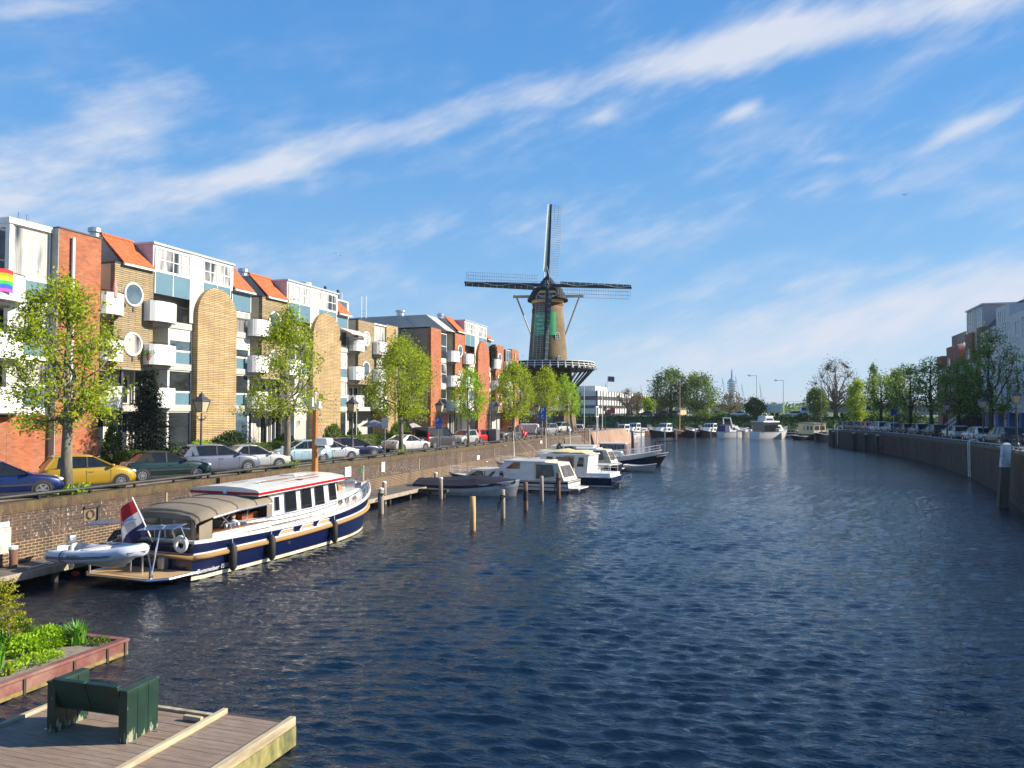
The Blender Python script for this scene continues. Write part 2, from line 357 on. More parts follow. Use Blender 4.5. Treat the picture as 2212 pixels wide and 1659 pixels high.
# ---------------------------------------------------------------- quay walls and ground
QSZ = (.30, .115)
def quaywall(name, base1, base2, mort, pale, palefac=(.575, .625), mossy=True, stripz=1.45):
    m, t, b = newmat(name); b.inputs['Roughness'].default_value = .9
    tc = t.new('ShaderNodeTexCoord'); sp = t.new('ShaderNodeSeparateXYZ'); t.link(tc.outputs['Object'], sp.inputs[0])
    s = mathn(t, 'ADD', sp.outputs[1], mathn(t, 'MULTIPLY', sp.outputs[0], .35)); cb = t.new('ShaderNodeCombineXYZ'); t.link(s, cb.inputs[0]); t.link(sp.outputs[2], cb.inputs[1])
    br = t.new('ShaderNodeTexBrick'); t.link(cb.outputs[0], br.inputs['Vector']); br.inputs['Scale'].default_value = 1
    br.inputs['Brick Width'].default_value = QSZ[0]; br.inputs['Row Height'].default_value = QSZ[1]; br.inputs['Mortar Size'].default_value = .012
    br.inputs['Color1'].default_value = c4(base1); br.inputs['Color2'].default_value = c4(base2); br.inputs['Mortar'].default_value = c4(mort)
    v1 = coords(t, scale=(.6, 1, .22)); f1 = noise_tex(t, v1, .9, 7, .7)
    cc = mix(t, 1., br.outputs['Color'], ramp(t, f1, [(.3, (.45, .43, .42)), (.5, (.9, .85, .8)), (.7, (1.3, 1.05, .85))]), 'MULTIPLY')
    f2 = noise_tex(t, coords(t, scale=(1, 1.6, 1.)), 5.5, 5, .75)       # lime spots
    spot_ = mathn(t, 'MULTIPLY', ramp(t, f2, [(palefac[0], 0.), (palefac[1], 1.)]), ramp(t, noise_tex(t, coords(t), .35, 3), [(.4, .15), (.6, 1.)]))
    cc = mix(t, spot_, cc, pale)
    f3 = noise_tex(t, coords(t, scale=(1, 3.2, .30)), 1.2, 5, .7)      # run marks
    cc = mix(t, mathn(t, 'MULTIPLY', ramp(t, f3, [(.56, 0.), (.66, 1.)]), .45), cc, (.22, .15, .09))
    if mossy:
        top = sm_(t, sp.outputs[2], 2.35, 2.78); cc = mix(t, mathn(t, 'MULTIPLY', top, ramp(t, noise_tex(t, coords(t), 2.2, 5), [(.42, .05), (.6, .85)])), cc, (.10, .085, .022))
    t.link(cc, b.inputs['Base Color']); bump(t, b, mathn(t, 'ADD', br.outputs['Fac'], mathn(t, 'MULTIPLY', f2, -1.)), -.8, .02)
    return m
def sm_(t, x, a, b_):
    m = t.new('ShaderNodeMapRange', interpolation_type='SMOOTHSTEP', clamp=True); t.link(x, m.inputs[0]); m.inputs[1].default_value = a; m.inputs[2].default_value = b_; return m.outputs[0]
qw_m = quaywall('old_quay_brick', (.078, .053, .042), (.05, .037, .032), (.12, .095, .075), (.46, .41, .34))
qw_low = quaywall('lower_quay_brick', (.085, .06, .042), (.06, .045, .034), (.38, .29, .185), (.5, .42, .30), mossy=False, palefac=(.64, .72))
QSZ = (.14, .36); qw_cop = quaywall('quay_coping_brick', (.115, .068, .045), (.065, .042, .03), (.05, .038, .028), (.40, .34, .24), palefac=(.60, .67))
QSZ = (.30, .115)
pave = M('quay_paving', (.20, .165, .14), .9, var=.2, scale=2.2, bmp=.3, dirt=(.12, .11, .09))
asph = M('asphalt', (.075, .073, .072), .9, var=.2, scale=2.5)
pink = M('pale_bastion_plaster', (.30, .195, .135), .9, var=.12, scale=.8, stretch=(1, 1, .3), dirt=(.19, .12, .075))
grassm = M('grass', (.07, .12, .02), .9, var=.4, scale=1.5)
soil = M('soil', (.05, .035, .02), .95, var=.3)
def wallq(name, label, mb, mat):
    return tag(mb.build(name, mat), label, 'wall')
g = MB(); g.box(-140, -26.25, -30, 122.5, -2, ZQ); g.box(-140, -26.25, 122.5, 150, -2, ZQ - .004)
struct('quay', g, pave)
g = MB(); g.quad((-33.2, -30, ZQ + .004), (-30.0, -30, ZQ + .004), (-30.0, 118, ZQ + .004), (-33.2, 118, ZQ + .004)); struct('road', g, asph)
g = MB(); g.box(-34.4, -33.2, -30, 76, ZQ + .001, ZQ + .12); struct('pavement', g, M('grey_paving', (.27, .25, .23), .9, var=.15, scale=3, bmp=.2))
qroot = thing('quay_wall', 'long weathered dark brick quay wall below the left parking row', 'wall', (-26, 20, 0))
g = MB(); g.box(-26.25, -26.0, -30, 121, 1.46, 2.45); g.build('brick_wall', qw_m, qroot)
g = MB(); g.box(-26.25, -25.93, -30, 121, -2, 1.46); g.build('lower_wall', qw_low, qroot)
g = MB(); g.box(-26.7, -25.96, -30, 121.2, 2.45, ZQ + .03); g.build('coping', qw_cop, qroot)
g = MB()
for y in np.arange(-8, 121, 9.1): g.box(-26.0, -25.965, y, y + .12, 1.46, 2.45)
g.build('joint', M('old_mortar', (.26, .2, .13), .9), qroot)
# low pipe rail on the coping
r = thing('quay_railing', 'low dark green pipe rail along the coping of the left quay', 'railing', (-26.3, 30, ZQ))
g = MB(); g.cyl((-26.25, -20, ZQ + .24), (-26.25, 121, ZQ + .24), .072, n=8); g.build('rail', M('dark_green_rail', (.012, .016, .015), .6, var=.4, dirt=(.05, .045, .03)), r)
g = MB()
for y in np.arange(8, 121, 2.35): g.box(-26.30, -26.2, y, y + .09, ZQ + .03, ZQ + .21)
g.each('post', blackm, r)
# bastion at the end
g = MB(); P8 = [(-26.2, 121, -2), (-24.6, 121.4, -2), (-21.5, 155, -2), (-140, 155, -2), (-26.3, 121.2, ZQ - .02), (-26.0, 121.2, ZQ - .02), (-25.4, 150.2, ZQ - .02), (-140, 150.2, ZQ - .02)]
g._add(P8, [(0, 1, 5, 4), (1, 2, 6, 5), (2, 3, 7, 6), (4, 5, 6, 7)]); tag(g.build('bastion', pink), 'pale pinkish battered end of the left quay beyond the mill', 'wall')
# right bank
RQ = [(9, 8), (12.5, 35), (15.7, 56.3), (17.2, 65.3), (18.8, 81.2), (19.3, 96.5), (18.9, 112), (17.4, 124), (14.9, 134.4), (11.9, 148.5)]
qw_r = quaywall('shaded_quay_brick', (.082, .058, .045), (.048, .035, .029), (.085, .066, .052), (.42, .40, .37), palefac=(.635, .70))
rroot = thing('quay_wall', 'dark curving brick quay wall on the right bank in shadow', 'wall', (16, 60, 0))
TZ = 3.0
def rtz(y): return float(np.interp(y, [8, 35, 56, 65, 81, 97, 150], [4.5, 4.15, 3.68, 3.5, 3.2, 3.0, 2.85]))
g = MB(); g2 = MB(); gl = MB()
for (x0, y0), (x1, y1) in zip(RQ[:-1], RQ[1:]):
    t0, t1 = rtz(y0), rtz(y1); g.quad((x0, y0, .5), (x1, y1, .5), (x1, y1, t1 - .25), (x0, y0, t0 - .25)); gl.hexa([(x0 - .1, y0, -1), (x0 + .3, y0, -1), (x1 + .3, y1, -1), (x1 - .1, y1, -1), (x0 - .1, y0, .5), (x0 + .3, y0, .5), (x1 + .3, y1, .5), (x1 - .1, y1, .5)])
    g2.hexa([(x0 - .05, y0, t0 - .25), (x0 + .6, y0, t0 - .25), (x1 + .6, y1, t1 - .25), (x1 - .05, y1, t1 - .25), (x0 - .05, y0, t0), (x0 + .6, y0, t0), (x1 + .6, y1, t1), (x1 - .05, y1, t1)])
g.quad((11.9, 148.5, -1), (80, 150, -1), (80, 150, TZ - .25), (11.9, 148.5, TZ - .25))
g.build('brick_wall', qw_r, rroot); gl.build('footing', qw_r, rroot); g2.build('coping', M('mossy_coping', (.13, .12, .09), .9, var=.4, scale=2.), rroot)
g = MB(); g.loft([[(x + .3, y, rtz(y) - .02), (80, y, rtz(y) - .02)] for x, y in RQ + [(11.9, 150)]], False, False); struct('pavement', g, M('right_bank_paving', (.12, .10, .09), .9, var=.25, scale=2))
r = thing('quay_railing', 'thin pale pipe rail along the edge of the right quay', 'railing', (16, 60, TZ))
g = MB(); g.tube([(x + .15, y, rtz(y) + .16) for x, y in RQ], .04, 6); g.build('rail', galv, r)
g = MB()
for (x0, y0), (x1, y1) in zip(RQ[:-1], RQ[1:]):
    n = int(math.hypot(x1 - x0, y1 - y0) / 2.2)
    for k in range(n): f = k / n; g.box(x0 + (x1 - x0) * f + .1, x0 + (x1 - x0) * f + .2, y0 + (y1 - y0) * f, y0 + (y1 - y0) * f + .1, rtz(y0 + (y1 - y0) * f) - .01, rtz(y0 + (y1 - y0) * f) + .13)
g.each('post', darkm, r)
def rqx(y): return float(np.interp(y, [p[1] for p in RQ], [p[0] for p in RQ]))
def rq(u, off, v=930):          # where a sight line crosses the right quay, off metres inland
    r = ray(u, v); k = r[0] / r[1]; Y = 30.
    while Y < 150 and Y * k < rqx(Y) + off: Y += .25
    return (Y * k, Y)
# fender piles on the right wall
tim_d = M('dark_timber', (.05, .042, .035), .9, var=.4, scale=3, stretch=(3, 3, .4))
tim_w = M('weathered_timber', (.30, .25, .19), .85, var=.3, scale=3, stretch=(3, 3, .4), bmp=.4)
FP = None
for i, (u, v) in enumerate([(1847, 970.7), (1873, 974.5), (1899, 978.5), (1948, 984.5), (1803, 965)]):
    x, y = onz(u, v, 0); lab = ['third', 'fourth', 'fifth', 'sixth', 'first'][i]
    if FP is None:
        FP = thing('fender_pile', '', 'mooring pile', (x - .15, y, 0), 0, 'vertical timber piles against the right quay wall')
        MB().box(-.2, .2, -.2, .2, -1, 2.55).build('pile', tim_d, FP, False); MB().box(-.22, .22, -.22, .22, 2.55, 2.7).build('cap', M('weathered_white_paint', (.55, .55, .53), .7, var=.2), FP, False); o = FP
    else: o = copy_tree(FP); o.location = (x - .15, y, 0)
    o['label'] = ['dark timber pile on the right quay wall left of the middle', 'dark timber pile on the right quay wall below the parked bicycles', 'dark timber pile with pale cap on the right quay wall below silver cars', 'dark timber pile nearest the white ladder on the right quay wall', 'dark timber pile at the far corner of the right quay'][i]
# far bank: embankment and ground
g = MB(); g.quad((-140, 196, -1), (90, 196, -1), (90, 196, .9), (-140, 196, .9)); struct('embankment_foot', g, tim_d)
g = MB(); g.quad((-160, 196, .9), (110, 196, .9), (110, 204, 4.6), (-160, 204, 4.6)); struct('embankment', g, M('embankment_grass', (.035, .07, .015), .9, var=.5, scale=.7))
g = MB(); g.quad((-160, 204, 4.6), (110, 204, 4.6), (110, 207, 4.75), (-160, 207, 4.75)); struct('verge', g, grassm)
g = MB(); g.quad((-1500, 207, 4.7), (1500, 207, 4.7), (1500, 2300, 4.7), (-1500, 2300, 4.7)); struct('ground', g, grassm)
g = MB(); g.quad((-400, 210, 4.75), (400, 210, 4.75), (400, 220, 4.75), (-400, 220, 4.75)); struct('road', g, asph)
# jetty along the wall
jroot = thing('jetty', 'weathered plank jetty on piles below the left quay wall', 'jetty', (-25, 30, 0))
plank = M('grey_jetty_planks', (.13, .11, .095), .9, var=.35, scale=2.5, stretch=(.4, 4, 1), bmp=.3)
g = MB()
for y in np.arange(8, 66, .2):
    x1 = -24.35 if y < 40 else -23.5
    g.box(-25.93, x1, y, y + .18, .52, .6 + .006 * math.sin(y * 37))
g.build('deck', plank, jroot)
g = MB(); g.box(-24.34, -24.26, 8, 40, .36, .62); g.box(-23.5, -23.42, 40, 66, .36, .62); g.build('fascia', tim_w, jroot)
for y in list(np.arange(9, 66, 3.1)):
    MB().cyl((-24.5 if y < 40 else -23.7, y, -1), (-24.5 if y < 40 else -23.7, y, .4), .13, n=8).build('pile', tim_d, jroot)
fg = thing('finger_pier', 'dark narrow finger pier between the jetty and the covered sloop', 'jetty', (-20, 50, 0))
MB().box(-23.4, -21.2, 50.15, 50.6, .42, .6).build('walkway', tim_d, fg)
for x in (-22.6, -21.5): MB().cyl((x, 50.35, -1), (x, 50.35, .42), .11, n=8).build('pile', tim_d, fg)
# mooring poles
tim_f = M('fresh_timber', (.50, .31, .13), .8, var=.25, scale=3, stretch=(4, 4, .3), bmp=.3)
tim_r = M('reddish_timber', (.17, .08, .05), .85, var=.4, scale=3, stretch=(4, 4, .4), bmp=.3)
capm = M('white_pole_cap', (.75, .73, .68), .6)
def pole(label, u, vb, vt, m, r=.15, cap=True, base=0, lean=0, rope=False, band=None):
    x, y = onz(u, vb, base); zc = (EYE - base) * 1640 / (vb - 888); zt = EYE - (vt - 888) / 1640 * zc
    t = thing('mooring_pole', label, 'mooring pole', (x, y, 0), 0, 'timber mooring poles beside the boats')
    g = MB(); g.tube([(0, 0, -1), (lean * .5, .02, zt * .5), (lean, 0, zt - .05)], [r, r * .98, r * .94], 12); g.build('pole', m, t, False, True)
    g = MB()
    if cap: g.lathe([(r * 1.05, zt - .12), (r * 1.05, zt - .02), (.01, zt + .02)], 12, (lean, 0, 0)); g.build('cap', capm, t, False)
    if rope:
        g = MB(); g.tube([(r + .03, -.1, zt * .75), (-r - .1, -.12, zt * .5), (-r - .14, -.1, zt * .25), (-r, 0, zt * .5), (-.05, -r - .05, zt * .8)], .035, 6); g.ring((0, 0, zt * .78), 'z', r + .02, .03, 14, 5); g.build('rope', blackm, t, False)
    if band: MB().lathe([(r * 1.06, zt * band[0]), (r * 1.06, zt * band[1])], 12, (lean * .6, 0, 0)).build('rubber_sleeve', rubber, t, False)
    return t
pole('bright fresh yellow timber pole standing alone nearest in the open water', 1021, 1145, 1071, tim_f, .16, False)
pole('grey timber mooring pole with black rope hanging from it beside the sloop stern', 1086, 1120, 1056, tim_w, .14, False, rope=True)
pole('reddish timber mooring pole with black rubber sleeve and white ring', 1135.4, 1104, 1040, tim_r, .145, False, band=(.35, .7))
pole('slim grey mooring pole standing beside the stern of the white cruiser', 1170, 1083, 1027, tim_w, .14, False)
pole('rusty brown mooring pole tied with rope at the white cruiser swim platform', 1206, 1078, 1020, tim_r, .16, False, rope=True)
pole('white capped grey pole standing in front of the covered sloop bow', 952, 1078, 1031, tim_w, .145)
pole('white capped pole at the bow of the blue and white motor yacht', 822.7, 1110, 1054, tim_w, .17, rope=True)
pole('grey post between the two cabin cruisers near the wooden door', 1238, 1052, 1010, tim_w, .15, False)
pole('white capped post standing on the jetty planks behind the covered sloop', 941, 1041, 1020, tim_w, .15, base=.6)
pole('white capped post on the jetty right behind the motor yacht bow', 830, 1069, 1040, tim_w, .15, base=.6)
pole('brown post with white cap standing on the jetty at the far left', 28, 1226, 1179, tim_r, .14, base=.6)
pole('tall grey steel pile in the water near the bastion end', 1367, 965, 931, M('grey_steel_pile', (.12, .12, .13), .6), .3, False)
t = thing('mooring_dolphin', 'thick leaning timber pile with white painted top at the right quay', 'mooring pile', (14.75, 56.5, 0))
g = MB(); g.hexa([(-.28, -.28, -1), (.25, -.28, -1), (.25, .28, -1), (-.28, .28, -1), (.0, -.25, 2.6), (.5, -.25, 2.6), (.5, .25, 2.6), (.0, .25, 2.6)]); g.build('pile', M('mossy_timber', (.10, .09, .06), .9, var=.3, scale=2, stretch=(4, 4, .4)), t, False)
g = MB(); g.hexa([(-.01, -.26, 2.6), (.51, -.26, 2.6), (.51, .26, 2.6), (-.01, .26, 2.6), (.13, -.25, 4.05), (.58, -.25, 4.05), (.58, .25, 4.05), (.13, .25, 4.05)]); g.hexa([(.13, -.25, 4.05), (.58, -.25, 4.05), (.58, .25, 4.05), (.13, .25, 4.05), (.22, -.12, 4.15), (.48, -.12, 4.15), (.48, .12, 4.15), (.22, .12, 4.15)]); g.build('painted_top', M('peeling_white_paint', (.6, .6, .6), .7, var=.2, dirt=(.25, .24, .22)), t, False)
# ladders with white hoops
def ladder(label, x, y, zt, nx, ny, dz=2.4):
    t = thing('ladder', label, 'ladder', (x, y, 0)); tx, ty = -ny, nx; g = MB()
    for s in (-.22, .22):
        g.tube([(tx * s + nx * .1, ty * s + ny * .1, zt - dz), (tx * s + nx * .1, ty * s + ny * .1, zt + .25), (tx * s - nx * .05, ty * s - ny * .05, zt + .5), (tx * s - nx * .45, ty * s - ny * .45, zt + .55), (tx * s - nx * .75, ty * s - ny * .75, zt + .35), (tx * s - nx * .8, ty * s - ny * .8, zt)], .045, 6)
    g.build('side_rail', white, t, False); g = MB()
    for k in range(int(dz / .3)): g.cyl((tx * -.22 + nx * .1, ty * -.22 + ny * .1, zt - dz + .2 + k * .3), (tx * .22 + nx * .1, ty * .22 + ny * .1, zt - dz + .2 + k * .3), .02, n=6)
    g.build('rung', white, t, False)
ladder('white hooped ladder on the right quay wall near the silver hatchbacks', 18.6, 80.5, TZ, -1, -.1, 2.9)
ladder('white hooped ladder at the far corner of the right quay wall', 13.0, 143.5, TZ, -1, -.1, 2.9)
ladder('white hooped ladder on the left quay wall beside the pale bastion', -25.93, 119.5, ZQ, 1, 0, 2.7)
# things on the quay wall
for lab, u0, u1, v0, v1 in [('blank white rectangular panel hung high on the quay wall behind the yacht bow', 745, 758, 1005, 1030), ('narrow white board on the quay wall behind the covered sloop', 824, 831, 992, 1019), ('narrow white board on the quay wall left of the white cruiser roof', 1030, 1036, 984, 997), ('narrow white board on the quay wall below the parking sign', 1090, 1094, 941, 963), ('narrow white board on the quay wall nearest the bastion', 1167, 1171, 942, 958)]:
    um = (u0 + u1) / 2; ya, za = onx(u0, v0, -25.95); yb, zb = onx(u1, v1, -25.95)
    _, z1 = onx(um, v0, -25.95); _, z0 = onx(um, v1, -25.95)
    if z0 < 1.5 : z0 = 1.5
    tag(bevel(MB().box(-25.995, -25.93, ya, yb, z0, min(z1, 2.5)).build('wall_board', white), .01), lab, 'sign board', 'white boards hung on the quay wall')
t = thing('meter_cabinet', 'dented whitish utility cabinet with cable on the quay wall at far left', 'utility box', (-25.9, 20.4, 1.2))
MB().box(-25.93, -25.5, 19.95, 20.45, 1.15, 2.05).build('cabinet', M('aged_white_metal', (.5, .49, .44), .6, var=.2, scale=4, dirt=(.25, .22, .17)), t)
MB().box(-25.97, -25.9, 19.8, 20.7, 1.25, 2.2).build('backplate', M('aged_white_metal'), t); MB().tube([(-25.85, 20.1, 1.15), (-25.85, 20.1, .6)], .04).build('cable', blackm, t)
t = thing('mooring_ring', 'rusty iron ring in a square niche of the quay wall', 'mooring ring', (-25.95, 24.3, 2.0))
MB().box(-25.99, -25.975, 23.95, 24.65, 1.75, 2.3).build('niche', M('niche_shadow_brick', (.16, .12, .085), .95, var=.3, scale=6), t); g = MB(); g.box(-25.99, -25.9, 24.58, 24.68, 1.75, 2.3); g.box(-25.99, -25.9, 23.95, 24.68, 2.25, 2.33); g.build('niche_edge', tim_d, t)
MB().ring((-25.93, 24.25, 2.0), 'x', .17, .022, 20, 6).build('ring', M('rusty_iron', (.13, .07, .04), .8, .4, var=.3), t)
t = thing('gate_grille', 'old timber fender grille hung on the quay wall near the ladder', 'fender panel', (-25.9, 112, 1))
g = MB()
for y in np.arange(103.5, 113.5, .55): g.box(-25.95, -25.88, y, y + .22, 1.2, 2.5)
g.box(-25.97, -25.93, 103.3, 113.7, 2.35, 2.5); g.build('slats', tim_w, t)
t = thing('life_ring_post', 'slim red post with white top standing before the quay wall', 'post', (-25.5, 113.8, 0)); MB().cyl((-25.5, 114.5, 0), (-25.5, 114.5, 3.6), .07).build('post', M('red_post_paint', (.5, .09, .03), .6), t)
t = thing('notice_post', 'grey display board on two tall white posts near the bastion', 'sign', (-25.2, 121, 0))
g = MB(); g.cyl((-25.2, 122, 0), (-25.2, 122, 5.2), .07); g.cyl((-25.2, 122.9, 2.5), (-25.2, 122.9, 6.3), .06); g.build('post', white, t); MB().box(-25.35, -25.1, 121.2, 123.2, 5.2, 7.0).build('board', M('pale_grey_sign', (.55, .57, .58), .5), t); MB().box(-25.1, -25.08, 121.5, 122.7, 5.4, 6.8).build('display', M('dark_display', (.06, .07, .08), .3), t)
# ---------------------------------------------------------------- apartment buildings
class Bld:
    def __init__(s, name, label, X, y, sgn=1, zg=ZQ):
        s.X = X; s.s = sgn; s.r = thing(name, label, 'apartment building', (X, y, zg))
    def xx(s, d): return s.X + s.s * d
    def box(s, name, y0, y1, z0, z1, d0, d1, mat, parent=None, bev=0):
        a, b = sorted((s.xx(d0), s.xx(d1))); o = MB().box(a, b, y0, y1, z0, z1).build(name, mat, parent or s.r)
        if bev: bevel(o, bev)
        return o
    def boxes(s, name, L, mat, parent=None):
        g = MB()
        for y0, y1, z0, z1, d0, d1 in L: a, b = sorted((s.xx(d0), s.xx(d1))); g.box(a, b, y0, y1, z0, z1)
        return g.build(name, mat, parent or s.r)
    def window(s, y0, y1, z0, z1, d=0, cols=1, rows=1, glass=None, fw=.07, fm=None, blind=0):
        glass = glass or g_dark; g = MB(); f = []
        def bx(a, b, c, e, dd=.07): p, q = sorted((s.xx(d), s.xx(d + dd))); g.box(p, q, a, b, c, e)
        bx(y0, y0 + fw, z0, z1); bx(y1 - fw, y1, z0, z1); bx(y0 + fw, y1 - fw, z0, z0 + fw); bx(y0 + fw, y1 - fw, z1 - fw, z1)
        for c in range(1, cols): y = y0 + (y1 - y0) * c / cols; bx(y - fw * .4, y + fw * .4, z0 + fw, z1 - fw, .06)
        for r in range(1, rows): z = z0 + (z1 - z0) * r / rows; bx(y0 + fw, y1 - fw, z - fw * .4, z + fw * .4, .055)
        o = g.build('window', fm or white, s.r)
        p, q = sorted((s.xx(d), s.xx(d + .025))); MB().box(p, q, y0 + fw * .5, y1 - fw * .5, z0 + fw * .5, z1 - fw * .5).build('pane', glass, o)
        if blind: p, q = sorted((s.xx(d + .026), s.xx(d + .04))); MB().box(p, q, y0 + fw, y1 - fw, z1 - fw - blind, z1 - fw).build('blind', M('pale_blind', (.66, .64, .56), .6), o)
        return o
    def panel(s, y0, y1, z0, z1, d=0, n=1):
        o = s.box('spandrel_panel', y0, y1, z0, z1, d, d + .03, bluepanel); L = []
        for k in range(n + 1): y = y0 + (y1 - y0) * k / n; L.append((y - .03, y + .03, z0, z1, d + .03, d + .06))
        L += [(y0, y1, z1 - .05, z1, d + .03, d + .055)]; s.boxes('trim', L, white, o); return o
    def round_window(s, yc, zc, r, d, glass=None):
        g = MB(); g.ring((s.xx(d + .03), yc, zc), 'x', r - .07, .075, 32, 6); o = g.build('round_window', white, s.r, smooth=True)
        MB().disc((s.xx(d), yc, zc), 'x', r - .07, .03 * s.s, 32).build('pane', glass or g_mid, o)
        s.box('spout', yc - .04, yc + .04, zc - r - .3, zc - r - .04, d, d + .06, darkm)
    def balcony(s, y0, y1, z, h=1.28, out=.85, d=0, rail=True, mode=0):
        """curved perforated sheet from y0 to y1; z is the sheet's lower edge"""
        N = 12; pts = []
        for k in range(N + 1):
            f = k / N; q = 2 * f - 1
            if mode == 1: q = (f - .35) / .65 if f > .35 else (f - .35) / .385
            elif mode == 2: q = max(0, ((1 - f) - .25) / .75)
            pts.append((s.xx(d + .12 + (out - .12) * math.sqrt(max(0, 1 - abs(q) ** 2.6)) ), y0 + (y1 - y0) * f))
        b = MB(); b.prism([(s.xx(d), y0)] + pts + [(s.xx(d), y1)], 'z', z + .05, z + .27); o = b.build('balcony', concrete, s.r)
        pq = [(s.xx(d), pts[0][1])] + pts + [(s.xx(d + .02), pts[-1][1])]; g = MB(); g.loft([[(x, y, z), (x, y, z + h)] for x, y in pq], False, False); sh = g.build('balustrade_sheet', perf, o)
        m = sh.modifiers.new('thick', 'SOLIDIFY'); m.thickness = .02
        if rail: g = MB(); g.tube([(x, y, z + h + .10) for x, y in pts], .022, 5); g.build('handrail', blackm, o)
        return o
    def railing(s, y0, y1, z0, z1, d):
        L = [(y0, y1, z1 - .04, z1, d - .02, d + .02), (y0, y1, z0, z0 + .03, d - .015, d + .015)]
        for y in np.arange(y0, y1, .13): L.append((y, y + .02, z0, z1 - .04, d - .01, d + .01))
        return s.boxes('railing', L, blackm)
    def arch(s, y0, y1, z0, zt, d0, d1, mat):
        r = (y1 - y0) / 2; yc = (y0 + y1) / 2; pl = [(y0, z0), (y1, z0)] + [(yc + r * math.cos(a), zt - r + r * math.sin(a)) for a in np.linspace(0, PI, 25)]
        a, b = sorted((s.xx(d0), s.xx(d1))); o = MB().prism(pl, 'x', a, b).build('arched_wall', mat, s.r); return fixn(o)
    def tiles(s, y0, y1, ze, rise, run, d=.12):
        p = [(s.xx(d + .05), ze - .05), (s.xx(d + .05), ze + .06), (s.xx(d - run), ze + rise + .1), (s.xx(d - run), ze + rise - .06)]
        o = fixn(MB().prism(p, 'y', y0, y1).build('tiled_roof', tile_m, s.r))
        MB().cyl((s.xx(d - run), y0, ze + rise + .09), (s.xx(d - run), y1, ze + rise + .09), .10, n=8).build('ridge_tiles', tile_m, o)
        s.boxes('gutter', [(y0, y1, ze - .16, ze - .04, d - .02, d + .14)], white, o); return o
CH = [g_cur, g_dark, g_mid, g_cur, g_dark]
